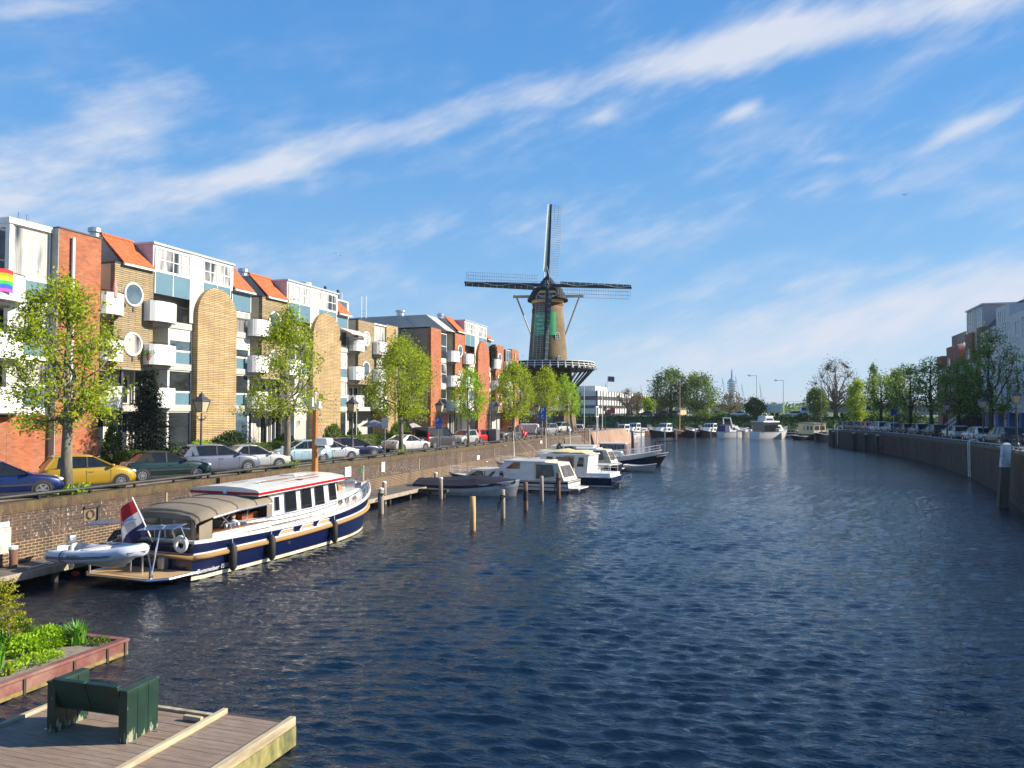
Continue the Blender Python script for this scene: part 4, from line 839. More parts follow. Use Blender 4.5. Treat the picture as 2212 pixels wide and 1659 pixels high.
g.build('stage_post', white, mroot)
# tower windows
def mwin(u, v0, v1, zr, frame=white):
    z1 = EYE + (888 - v0) / 1640 * 132; z0 = EYE + (888 - v1) / 1640 * 132; zm = (z0 + z1) / 2; R0 = np.interp(zm, [3, 13.3, 13.31, 25.3], [5.1, 4.2, 3.62, 2.66]) + .02
    r = ray(u, (v0 + v1) / 2); f = math.hypot(r[0], r[1]); dx, dy = r[0] / f, r[1] / f
    b = MX * dx + MY * dy; c = MX * MX + MY * MY - R0 * R0; tt_ = b - math.sqrt(b * b - c); px, py = dx * tt_, dy * tt_
    n = Vector((px - MX, py - MY, 0)).normalized(); tg = Vector((-n.y, n.x, 0)); o = Vector((px, py, 0)); hw = .42
    pl = [(-hw, z0), (hw, z0)] + [(hw * math.cos(a), z1 - hw + hw * math.sin(a)) for a in np.linspace(0, PI, 9)]
    def P3(q, d): return tuple(o + tg * q[0] + n * d + Vector((0, 0, q[1])))
    g = MB(); N = len(pl); g._add([P3(q, -.3) for q in pl] + [P3(q, .03) for q in pl], [tuple(range(N)), tuple(range(2 * N - 1, N - 1, -1))] + [(i, i + N, (i + 1) % N + N, (i + 1) % N) for i in range(N)])
    w = fixn(g.build('window', g_dark, mroot)); g = MB(); q = pl[2:]
    g.tube([P3(p, .05) for p in pl + [pl[0]]], .05, 5); g.beam(P3((0, z0), .05), P3((0, z1), .05), .05)
    for k in (1, 2): z = z0 + (z1 - z0) * k / 3; g.beam(P3((-hw, z), .05), P3((hw, z), .05), .045)
    g.build('frame', frame, w)
mwin(1204, 718, 732, 0); mwin(1208.5, 769, 784, 0); mwin(1094 + 0.0 + 0, 771, 784, 0) if False else mwin(1149, 772, 786, 0, mgreen); mwin(1118 + 34, 662, 672, 0, mgreen); mwin(1162, 812, 828, 0)
# doorway with fan light
def mface(u, z, R0, dz=0):
    r = ray(u, 900); f = math.hypot(r[0], r[1]); dx, dy = r[0] / f, r[1] / f; b = MX * dx + MY * dy; c = MX * MX + MY * MY - R0 * R0; t_ = b - math.sqrt(b * b - c); return Vector((dx * t_, dy * t_, z))
pc = mface(1197, 0, 4.95); n = (pc - Vector((MX, MY, 0))); n.z = 0; n.normalize(); tg = Vector((-n.y, n.x, 0))
def D3(a, d, z): return tuple(pc + tg * a + n * d + Vector((0, 0, z)))
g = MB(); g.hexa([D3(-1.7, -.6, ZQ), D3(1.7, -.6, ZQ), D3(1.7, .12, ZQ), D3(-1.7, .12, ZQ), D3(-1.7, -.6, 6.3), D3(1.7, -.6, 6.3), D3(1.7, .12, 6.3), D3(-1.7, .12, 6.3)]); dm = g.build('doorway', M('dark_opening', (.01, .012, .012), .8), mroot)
g = MB(); g.hexa([D3(-1.6, .1, ZQ), D3(-.3, .1, ZQ), D3(-.3, .2, ZQ), D3(-1.6, .2, ZQ), D3(-1.6, .1, 6.0), D3(-.3, .1, 6.0), D3(-.3, .2, 6.0), D3(-1.6, .2, 6.0)]); g.build('door', M('teal_door', (.03, .10, .10), .5), dm)
g = MB(); g.beam(D3(-1.9, .2, 6.45), D3(1.9, .2, 6.45), .12, .35)
for k in range(9): a = PI * k / 8; g.beam(D3(0, .2, 6.6), D3(1.75 * math.cos(a), .2, 6.6 + 1.75 * math.sin(a)), .09)
for rr in (.6, 1.2, 1.75): g.tube([D3(rr * math.cos(a), .2, 6.6 + rr * math.sin(a)) for a in np.linspace(0, PI, 15)], .06, 5)
g.build('fanlight', white, dm)
p = mface(1153, 5.9, 5.15); g = MB(); g.beam(p - rt * 1.1, p + rt * 1.1, .06, .55); sb = g.build('sign_board', white, mroot)
# banner
ban = thing('banner', 'green banner with white lettering hung on the front of the windmill tower', 'banner', (MX, MY - 3, 19))
def bpt(u, v):
    z = EYE + (888 - v) / 1640 * 131.5; R0 = np.interp(z, [13.31, 25.3], [3.62, 2.66]) + .22
    r = ray(u, v); f = math.hypot(r[0], r[1]); dx, dy = r[0] / f, r[1] / f; b = MX * dx + MY * dy; c = MX * MX + MY * MY - R0 * R0; t_ = b - math.sqrt(max(b * b - c, .0)); return Vector((dx * t_, dy * t_, z))
g = MB(); g.loft([[bpt(1155.5 + 45.5 * i / 14, 674 + (-2.5) * i / 14 + k * 6.4) for i in range(15)] for k in range(9)], False, False)
cl = g.build('cloth', M('banner_green', (.05, .42, .15), .7, var=.06, scale=1), ban); cl.modifiers.new('t', 'SOLIDIFY').thickness = .02
for k, (s, v, h) in enumerate([('We vier', 682, .72), ('100 ja', 690, .62), ('natte vik', 698.5, .60), ('daaokre', 708, .64), ('noten. wij', 715.5, .34), ('wi oms', 720, .34)]):
    p = bpt(1172, v); q = bpt(1166, v); q2 = bpt(1178, v); x = (q2 - q); x.z = 0; nn = Vector((x.y, -x.x, 0)).normalized()
    text_mesh('lettering', s, h, M('banner_white', (.85, .9, .85), .7), cl, Matrix.Translation(Vector(ban.location) * -1) @ axes_mtx(p + nn * .16, x, upv), .01)
# ---------------------------------------------------------------- trees
def leafmat(name, cols, trans=.45):
    m = bpy.data.materials.new(name); m.use_nodes = True; t = NT(m); MATS[name] = m; b = t.n['Principled BSDF']
    at_ = t.new('ShaderNodeAttribute'); at_.attribute_name = 'tint'
    f = noise_tex(t, coords(t), .7, 3); s = mathn(t, 'ADD', mathn(t, 'MULTIPLY', at_.outputs['Fac'], .7), mathn(t, 'MULTIPLY', mathn(t, 'SUBTRACT', f, .5), .9))
    s = mathn(t, 'ADD', s, .15); c = ramp(t, s, [(.1, cols[0]), (.5, cols[1]), (.9, cols[2])])
    t.link(c, b.inputs['Base Color']); b.inputs['Roughness'].default_value = .65; b.inputs['Specular IOR Level'].default_value = .25
    tr_ = t.new('ShaderNodeBsdfTranslucent'); t.link(c, tr_.inputs['Color']); mx = t.new('ShaderNodeMixShader'); mx.inputs[0].default_value = trans
    t.link(b.outputs[0], mx.inputs[1]); t.link(tr_.outputs[0], mx.inputs[2]); t.link(mx.outputs[0], t.n['Material Output'].inputs['Surface']); return m
bark = M('lichen_bark', (.17, .15, .11), .9, var=.45, scale=5, stretch=(1, 1, .35), bmp=.6)
barkd = M('dark_bark', (.05, .042, .035), .9, var=.35, scale=4)
leaf_y = leafmat('spring_leaves', [(.20, .28, .012), (.34, .43, .018), (.47, .55, .03)])
leaf_b = leafmat('bright_leaves', [(.13, .25, .010), (.30, .50, .014), (.48, .66, .03)])
leaf_g = leafmat('mid_green_leaves', [(.05, .10, .014), (.12, .20, .025), (.21, .31, .04)])
leaf_d = leafmat('dark_green_leaves', [(.012, .035, .010), (.03, .07, .015), (.06, .11, .02)], .25)
leaf_br = leafmat('brown_buds', [(.10, .07, .03), (.17, .13, .05), (.22, .18, .06)], .3)
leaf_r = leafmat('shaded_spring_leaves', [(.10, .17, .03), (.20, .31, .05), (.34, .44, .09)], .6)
leaf_k = leafmat('conifer_needles', [(.006, .014, .010), (.012, .026, .016), (.02, .04, .02)], .1)
def leaves_mesh(name, pts, size, mat, seed=1, flat=.0):
    """pts Nx3 -> one small folded quad leaf per point"""
    rg = np.random.default_rng(seed); n = len(pts); pts = np.asarray(pts, float)
    a = rg.normal(size=(n, 3)); a /= np.linalg.norm(a, axis=1)[:, None]
    b = rg.normal(size=(n, 3)); b -= a * (a * b).sum(1)[:, None]; b /= np.linalg.norm(b, axis=1)[:, None]
    s = size * rg.uniform(.6, 1.25, (n, 1)); a *= s; b *= s * .75
    v = np.stack([pts - a * .9, pts - b * .75, pts + a, pts + b * .75], 1).reshape(-1, 3)
    me = bpy.data.meshes.new(name); me.vertices.add(4 * n); me.vertices.foreach_set('co', v.ravel()); me.loops.add(4 * n); me.loops.foreach_set('vertex_index', np.arange(4 * n, dtype=np.int32))
    me.polygons.add(n); me.polygons.foreach_set('loop_start', np.arange(0, 4 * n, 4, dtype=np.int32)); me.polygons.foreach_set('loop_total', np.full(n, 4, dtype=np.int32))
    me.update(); at_ = me.attributes.new('tint', 'FLOAT', 'POINT'); at_.data.foreach_set('value', np.repeat(rg.uniform(0, 1, n), 4).astype(np.float32)); me.materials.append(mat); me.validate(); return me
def mkobj(name, me, parent): o = bpy.data.objects.new(name, me); COL.objects.link(o); o.parent = parent; return o
def curve(a, b, rg, k=5, wob=.12, sag=0):
    a = np.array(a, float); b = np.array(b, float); L = np.linalg.norm(b - a); P = [a + (b - a) * i / k for i in range(k + 1)]
    for i in range(1, k): P[i] = P[i] + rg.normal(size=3) * L * wob * .5 + np.array([0, 0, -sag * L * math.sin(PI * i / k)])
    return P
def tree(label, x, y, zb, h, cw, cb, name='tree', seed=1, leaf=leaf_y, nl=6500, ls=.11, bk=bark, tr_=.17, twigs=170, shape='egg', lean=(0, 0), bare=0., group=None, cat='tree', dep=None, limbs=9, spread=.30, off=(0, 0)):
    """h total height above zb, crown width cw, crown starts cb above zb"""
    rg = np.random.default_rng(seed); t = thing(name, label, cat, (x, y, zb), 0, group); g = MB(); dep = dep or cw
    ch = h - cb; top = np.array([lean[0], lean[1], h * .93]); base = np.array([0, 0, -.1]); kn = np.array([lean[0] * .35, lean[1] * .35, cb + ch * .12])
    tk = [base, base * .5 + kn * .5 + rg.normal(size=3) * .05 * np.array([1, 1, 0]), kn, kn * .6 + top * .4 + rg.normal(size=3) * .15, top]
    g.tube(tk, [tr_ * 1.25, tr_, tr_ * .85, tr_ * .5, .02], 8)
    def crown(u, th, r):   # u height 0..1 -> point
        if shape == 'egg': w_ = math.sin(PI * min(1, (u * .93 + .07)) ** .78) ** .62
        elif shape == 'flat': w_ = (1 - u) ** .55 * (1 if u > .05 else .8) ** 1 * 1.0
        elif shape == 'fan': w_ = (.35 + .65 * math.sin(PI * u ** .75)) if u < .95 else .3
        elif shape == 'cone': w_ = (1 - u) ** .8
        else: w_ = math.sin(PI * u) ** .5
        return np.array([off[0] + lean[0] * (.3 + .7 * u) + cw / 2 * w_ * r * math.cos(th), off[1] + lean[1] * (.3 + .7 * u) + dep / 2 * w_ * r * math.sin(th), cb + ch * u])
    LP = []
    for i in range(limbs):
        th = i * 2.4 + rg.uniform(-.4, .4); u0 = rg.uniform(.0, .35); u = min(.95, u0 + rg.uniform(.15, .55)); e = crown(u, th, rg.uniform(.55, .8))
        z0 = cb + ch * u0 * .6; s = kn * (z0 / max(kn[2], .1)) if z0 < kn[2] else kn + (top - kn) * ((z0 - kn[2]) / (top[2] - kn[2]))
        P = curve(s, e, rg, 5, .12, .08); g.tube(P, list(np.linspace(tr_ * .42, tr_ * .12, 6)), 6); LP += P[2:]
    LP += [tk[3], tk[3] * .5 + top * .5, kn]; LP = np.array(LP); pts = []
    for i in range(twigs):
        u = rg.uniform(0, 1) ** .9; e = crown(u, rg.uniform(0, 2 * PI), rg.uniform(.45, 1.05)); d = np.linalg.norm(LP - e, axis=1) + (LP[:, 2] > e[2]) * 1.; s = LP[np.argmin(d)]
        P = curve(s, e, rg, 4, .14, -.05); g.tube(P, list(np.linspace(tr_ * .11 + .006, .006, 5)), 4, False)
        P = np.array(P); k = max(1, int(nl / twigs * rg.uniform(.4, 1.6)))
        f = rg.uniform(.25, 1.08, k) ** .8 * 4; i0 = np.clip(f.astype(int), 0, 3); q = P[i0] + (P[i0 + 1] - P[i0]) * (f - i0)[:, None]
        pts.append(q + rg.normal(size=(k, 3)) * spread * (cw / 6) ** .5)
    g.build('trunk', bk, t, False, True); mkobj('crown', leaves_mesh('crown', np.concatenate(pts), ls, leaf, seed), t); return t
GT = 'young lime trees in spring leaf along the left quay'
def qy(u, v=800, X=-26.9): return onx(u, v, X)[0]
tree('big yellow green lime tree with lichened trunk before the red brick wall, nearest tree', -26.9, qy(147, 900), ZQ, 8.9, 5.2, 2.6, 'lime_tree', 3, leaf_y, 11000, .078, tr_=.20, twigs=230, group=GT, off=(0, -.3), spread=.21)
tree('lime tree with sparse branching crown in front of the second yellow arched wall', -26.9, qy(620, 900), ZQ, 9.8, 6.6, 2.9, 'lime_tree', 11, leaf_y, 8500, .082, tr_=.19, twigs=210, shape='flat', group=GT, spread=.21)
tree('dense round yellow green lime tree before the grey brick gable', -26.9, qy(866, 880), ZQ, 9.2, 5.9, 2.8, 'lime_tree', 23, leaf_y, 12500, .088, tr_=.18, twigs=240, group=GT, dep=7)
tree('small bright green young tree before the red brick building beside the red car', -26.9, qy(1012, 880), ZQ, 7.6, 4.2, 2.6, 'lime_tree', 31, leaf_b, 3600, .105, tr_=.12, twigs=110, group=GT, dep=4.5)
tree('yellow green lime tree at the end of the red brick building', -26.9, qy(1110, 880), ZQ, 9.3, 5.0, 2.4, 'lime_tree', 41, leaf_y, 9000, .11, tr_=.2, twigs=210, group=GT, dep=6.5)
tree('yellow green lime tree just left of the mill doorway', -27.5, qy(1188, 880), ZQ, 9.2, 4.8, 2.6, 'lime_tree', 53, leaf_y, 7000, .12, tr_=.2, twigs=190, group=GT, dep=6.5)
tree('leaning yellow green lime tree right of the mill doorway', -27.5, qy(1247, 900), ZQ, 8.9, 4.2, 2.4, 'lime_tree', 61, leaf_b, 5200, .125, tr_=.22, twigs=170, lean=(-1.2, -1.0), group=GT, dep=6)
# suckers at trunk feet
for lab, u, r in [('tuft of yellow green shoots at the foot of the nearest lime tree', 160, .3), ('small tuft of shoots on the coping at the foot of the second lime tree', 628, .22), ('low tuft of shoots at the foot of the third lime tree', 872, .3)]:
    y = qy(u, 1000, -26.5); rg = np.random.default_rng(int(u)); P = rg.normal(size=(160, 3)) * [.2, .38, .14]; P[:, 2] = abs(P[:, 2]) + .1
    t = thing('shoot_tuft', lab, 'plant', (-26.5, y, ZQ)); mkobj('leaves', leaves_mesh('leaves', P, .09, leaf_b, int(u)), t); g = MB()
    for k in range(8): g.cyl((0, 0, 0), tuple(P[k]), .008, n=4)
    g.build('stem', bark, t, False)
# right bank row, in shade
GR = 'trees standing along the right quay'
rt_spec = [('large dark green tree cut by the right edge of the photo', 2225, 28.0, 9.6, 9.5, 3.2, 'egg'), ('tree with candelabra branching standing before the beige building', 2142, 72, 10.2, 6.4, 2.8, 'fan'), ('full leafy tree in front of the red brick building on the right bank', 2072, 84, 8.4, 6.4, 2.6, 'egg'), ('tall thin open tree at the far end of the right bank buildings', 2012, 98, 9.8, 5.4, 3.0, 'fan'), ('spreading tree with pruned branches left of the right bank buildings', 1968, 112, 9.8, 6.4, 3.2, 'fan'), ('open branched tree with dark trunk above the parked bicycles', 1904, 126, 9.6, 6.8, 3.2, 'fan'), ]
for i, (lab, u, Yc, h, cw, cb, shp) in enumerate(rt_spec):
    X, Y = rq(u, 3.0); h *= (Y * .92) / Yc if i else 1.
    if i == 0: X = 24.0; Y = 66
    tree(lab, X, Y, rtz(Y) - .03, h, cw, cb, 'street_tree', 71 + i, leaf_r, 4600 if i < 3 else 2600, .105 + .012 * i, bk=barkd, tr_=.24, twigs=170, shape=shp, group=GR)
X9, Y9 = rq(2105, 4.5); tree('bare brown trunked young tree between the second and third right bank trees', X9, Y9, rtz(Y9) - .03, 7.8, 5, 3, 'street_tree', 91, leaf_g, 1500, .16, bk=barkd, tr_=.15, twigs=110, group=GR)
# far bank trees
def far(lab, u, vt, vb, wpx, Y, leaf, seed, shape='egg', nl=4500, ls=.30, name='tree', cbf=.25, twigs=170, bk=barkd, tr_=.45, zb=4.7, limbs=9):
    r = ray(u, 885); X = r[0] / r[1] * Y; d = Y / _F[1] ; zc = -X * math.sin(YAW) + Y * math.cos(YAW)
    h = EYE + (888 - vt) / 1640 * zc - zb; cw = wpx / 1640 * zc
    return tree(lab, X, Y, zb, h, cw, h * cbf, name, seed, leaf, nl, ls, bk, tr_, twigs, shape, spread=.5, limbs=limbs)
far('large green willow like tree on the embankment left of the pair', 1449, 797, 890, 92, 209, leaf_g, 101, 'fan', 5200, .27, 'willow_tree', .16, 300, limbs=18)
far('large green tree on the embankment right of the pair', 1507, 809, 890, 98, 209, leaf_g, 102, 'fan', 5200, .27, 'willow_tree', .14, 300, limbs=18)
far('bare round pollarded tree in front of the white office building', 1355, 838, 895, 60, 222, leaf_br, 103, 'egg', 500, .18, 'bare_tree', .3, 330, limbs=22, tr_=.35, bk=M('grey_twigs', (.16, .12, .09), .9))
far('small yellow green tree between office and large trees', 1402, 858, 897, 34, 225, leaf_y, 104, 'egg', 1500, .3, 'tree', .3, 80)
far('brownish budding tree below the broadcast tower', 1578, 848, 885, 66, 240, leaf_br, 105, 'egg', 1300, .25, 'budding_tree', .12, 260, bk=M('grey_twigs'), tr_=.3, limbs=22)
far('low dark green round bush tree left of the tall lamp post', 1630, 863, 896, 44, 206, leaf_d, 106, 'egg', 3500, .27, 'bush_tree', .15, 120)
far('big brown bare branched tree beside the white truck', 1805, 776, 893, 124, 212, leaf_br, 107, 'egg', 1800, .2, 'bare_tree', .12, 620, bk=M('grey_twigs'), tr_=.5, limbs=34)
far('dark green round tree in front of the big bare tree', 1763, 840, 900, 46, 198, leaf_g, 108, 'egg', 3300, .27, 'tree', .1, 120)
far('bright yellow green tree on the right of the big bare tree', 1850, 822, 915, 44, 170, leaf_y, 109, 'egg', 4200, .2, 'tree', .15, 150, zb=3, tr_=.2)
far('thin poplar shaped pale green tree behind the right bank row', 1888, 786, 900, 40, 215, leaf_g, 110, 'cone', 1300, .26, 'tree', .15, 170)
far('light green tree crown behind the right bank row', 1938, 797, 900, 62, 212, leaf_g, 111, 'egg', 2600, .27, 'tree', .15, 200)
far('brown budding trees beside the office building', 1378, 850, 897, 40, 245, leaf_br, 112, 'egg', 1400, .3, 'budding_tree', .2, 120, bk=M('grey_twigs'))
far('tree with autumn brown buds left of the willow pair', 1418, 856, 897, 40, 240, leaf_br, 113, 'egg', 1600, .3, 'budding_tree', .2, 120, bk=M('grey_twigs'))
# embankment ivy and bushes
rg = np.random.default_rng(5); n = 26000; X = rg.uniform(-95, 70, n); F = rg.uniform(0, 1, n); bmp_ = np.array([mnoise.noise((x * .11, f * 1.2, 0)) for x, f in zip(X, F)])
P = np.stack([X, 196 + 8.4 * F, .8 + 3.9 * F + np.clip(.35 + bmp_ * 1.5, .05, 1.5) * rg.uniform(0, 1, n)], 1)
o = bpy.data.objects.new('ground_cover', leaves_mesh('ground_cover', P, .34, leafmat('ivy_leaves', [(.015, .045, .008), (.04, .10, .012), (.10, .20, .02)], .3), 9)); COL.objects.link(o); tag(o, 'dark green ivy and scrub covering the far embankment slope', 'ground cover', kind='stuff')
for i, (lab, u, v, r) in enumerate([('rounded bright green shrub beside the willow trees on the embankment top', 1560, 893, 2.4), ('dark green shrub near the white hatchback on the embankment', 1735, 890, 1.8), ('dense shrub below the right willow on the embankment', 1520, 898, 3.0), ('shrub left of the willow trunk on the embankment', 1425, 896, 1.6), ('leafy hedge clump behind the right quay cars', 1895, 900, 4.0), ('leafy shrub clump behind the parked bicycles', 1960, 898, 4.0)]):
    q = ray(u, v); Y = 204.; X = q[0] / q[1] * Y; rg = np.random.default_rng(i + 300); k = 700; a = rg.normal(size=(k, 3)); a /= np.linalg.norm(a, axis=1)[:, None]; a *= rg.uniform(.5, 1.1, (k, 1)); a[:, 2] = abs(a[:, 2]) * .7; a *= r
    t = thing('shrub', lab, 'shrub', (X, Y, 4.2)); mkobj('foliage', leaves_mesh('foliage', a, .3, leaf_d if i % 2 else leaf_g, i), t)
    g = MB()
    for j in range(7): g.cyl((0, 0, 0), tuple(a[j] * .9), .05, n=5)
    g.build('stem', barkd, t, False)
for i, (lab, X, y, z, r, lf) in enumerate([('bushy green plant on the middle balcony left of the lower round window', -36.5, 35.6, 9.4, .55, leaf_g), ('bare twiggy plant on the first floor balcony behind the street lamp', -36.6, 39.6, 6.65, .5, leaf_br), ('green plant on the second floor balcony beside the first arched wall', -36.6, 38.4, 9.4, .35, leaf_g), ('trailing plant on the top balcony next to the parasol', -36.6, 36.1, 12.2, .3, leaf_d), ('large plant on the top terrace of the flat roofed yellow bay', -36.6, 63.9, 12.2, .6, leaf_d), ('plant on the middle balcony of the second yellow bay', -36.5, 49.6, 9.4, .45, leaf_g), ('plant behind the white balcony of the red brick building', -34.0, 83.2, 12.2, .5, leaf_g), ('plant on the terrace beside the red arched wall', -34.2, 89.5, 12.2, .8, leaf_d)]): pot(lab, X, y, z, r, lf, 700 + i)
# gardens on the left: hedges, conifer, shrubs
def bush(name, label, cat, x0, x1, y0, y1, z0, z1, leaf, n, ls, seed, rounded=0, group=None):
    rg = np.random.default_rng(seed); t = thing(name, label, cat, ((x0 + x1) / 2, (y0 + y1) / 2, z0), 0, group); hx, hy, hz = (x1 - x0) / 2, (y1 - y0) / 2, z1 - z0
    if rounded:
        a = rg.normal(size=(n, 3)); a /= np.linalg.norm(a, axis=1)[:, None]; a *= rg.uniform(.75, 1.03, (n, 1)); a[:, 2] = abs(a[:, 2]); P = a * [hx, hy, hz]; core = MB().sphere((0, 0, 0), .8, 12, 8, (hx, hy, hz))
    else:
        f = rg.integers(0, 4, n); P = np.stack([rg.uniform(-hx, hx, n), rg.uniform(-hy, hy, n), rg.uniform(0, hz, n)], 1); P[f < 2, 0] = hx; P[f == 2, 2] = hz; P[(f == 3), 1] = -hy; P += rg.normal(size=(n, 3)) * .05; core = MB().box(-hx * .93, hx * .93, -hy * .99, hy * .99, 0, hz * .95)
    core.build('branches', barkd, t, False); mkobj('foliage', leaves_mesh('foliage', P, ls, leaf, seed), t); return t
bush('hedge', 'clipped green hedge along the pavement in front of the first yellow brick bay', 'hedge', -35.4, -34.6, 34.8, 42.3, ZQ, ZQ + 1.05, leaf_g, 5200, .07, 401)
bush('hedge', 'long clipped hedge in front of the second yellow brick bay', 'hedge', -35.4, -34.6, 45, 57, ZQ, ZQ + 1.0, leaf_g, 6500, .08, 402)
bush('hedge', 'long clipped hedge before the terrace with the dark parasol', 'hedge', -35.2, -34.4, 59, 75.5, ZQ, ZQ + 1.15, leaf_g, 6500, .09, 403)
bush('shrub', 'large clipped dome shrub at the foot of the first arched wall', 'shrub', -36.8, -35.0, 43.6, 47.3, ZQ, ZQ + 2.0, leaf_d, 3000, .09, 404, 1)
bush('shrub', 'low bright yellow green shrub beside the clipped dome shrub', 'shrub', -36.8, -35.3, 41.2, 44.2, ZQ, ZQ + 1.45, leaf_b, 1800, .09, 405, 1)
bush('shrub', 'loose green shrub at the second arched wall behind the yacht mast', 'shrub', -36.9, -35.6, 58.5, 61, ZQ, ZQ + 2.3, leaf_g, 1600, .1, 406, 1)
bush('shrub', 'dark green bush left of the parasol terrace', 'shrub', -36.6, -35.4, 61.5, 64.5, ZQ, ZQ + 1.9, leaf_d, 1600, .1, 407, 1)
bush('shrub', 'round green bush behind the silver coupe', 'shrub', -36.4, -34.6, 69.5, 73.4, ZQ, ZQ + 2.4, leaf_g, 2000, .11, 408, 1)
bush('shrub', 'loose light green shrub behind the silver saloon', 'shrub', -36.8, -35.2, 50.5, 53.5, ZQ, ZQ + 1.6, leaf_g, 1500, .1, 409, 1)
bush('shrub', 'tall ivy clump beside the red brick tower wall', 'shrub', -36.9, -36.0, 34.8, 36.2, ZQ, ZQ + 2.6, leaf_g, 1200, .1, 410, 1)
bush('climbing_plant', 'square of dark ivy screening the upper balcony of the far red brick block', 'climbing plant', -34.9, -34.3, 96.6, 98.6, 12.1, 14.9, leaf_k, 1500, .14, 411)
rg = np.random.default_rng(77); t = thing('conifer', 'dark conifer with drooping branches between the red and yellow brick buildings', 'tree', (-35.2, 37.0, ZQ)); g = MB(); g.tube([(0, 0, 0), (0, 0, 3), (0, 0, 6.1)], [.16, .1, .02], 8); pts = []
for i in range(120):
    z = .5 + 5.4 * (i / 120); r = (1 - z / 6.3) ** .65 * 1.75 * rg.uniform(.7, 1.1); a = i * 2.4; e = (r * math.cos(a), r * math.sin(a), z - .35 * r); g.tube([(0, 0, z), (e[0] * .5, e[1] * .5, z + .02), e], [.03, .02, .008], 4, False)
    f = rg.uniform(.15, 1.05, 75); pts.append(np.stack([f * e[0], f * e[1], z - .35 * r * f ** 1.5], 1) + rg.normal(size=(75, 3)) * [.13, .13, .10])
g.build('trunk', barkd, t, False); mkobj('crown', leaves_mesh('crown', np.concatenate(pts), .085, leaf_k, 5), t)
# ---------------------------------------------------------------- cars
def paint(name, c=(.5,.5,.5), metal=.3, rough=.34): return M('paint_' + name, c, rough, min(metal, .3), .05, 2., coat=.6)
cglass = M('car_glass', (.012, .015, .018), .05, 0, .3, spec=.4); tyre_m = M('tyre', (.018, .018, .018), .8); rim_m = M('alloy_rim', (.55, .55, .56), .3, .85, .05)
headl = M('headlight_glass', (.72, .74, .75), .12, .3, .05); redl = M('tail_light', (.45, .01, .01), .2, 0, .1); amber = M('yellow_plate', (.70, .48, .03), .5); plast = M('black_plastic', (.022, .022, .024), .6)
PR = {  # f: rear base, roof rear, roof front, cowl ; belt z, hood drop
 'hatch': dict(g=(.025, .15, .50, .735), belt=.93, tail=.93), 'mini': dict(g=(.02, .12, .52, .77), belt=.97, tail=.96), 'sedan': dict(g=(.15, .33, .55, .745), belt=.90, tail=.96), 'coupe': dict(g=(.13, .36, .52, .73), belt=.93, tail=.97),
 'wagon': dict(g=(.02, .09, .52, .73), belt=.92, tail=.92), 'suv': dict(g=(.02, .12, .52, .74), belt=1.03, tail=1.02), 'mpv': dict(g=(.015, .08, .55, .83), belt=1.0, tail=.98), 'van': dict(g=(.012, .03, .66, .84), belt=1.15, tail=1.15), 'cabrio': dict(g=(.10, .22, .50, .71), belt=.93, tail=.95)}
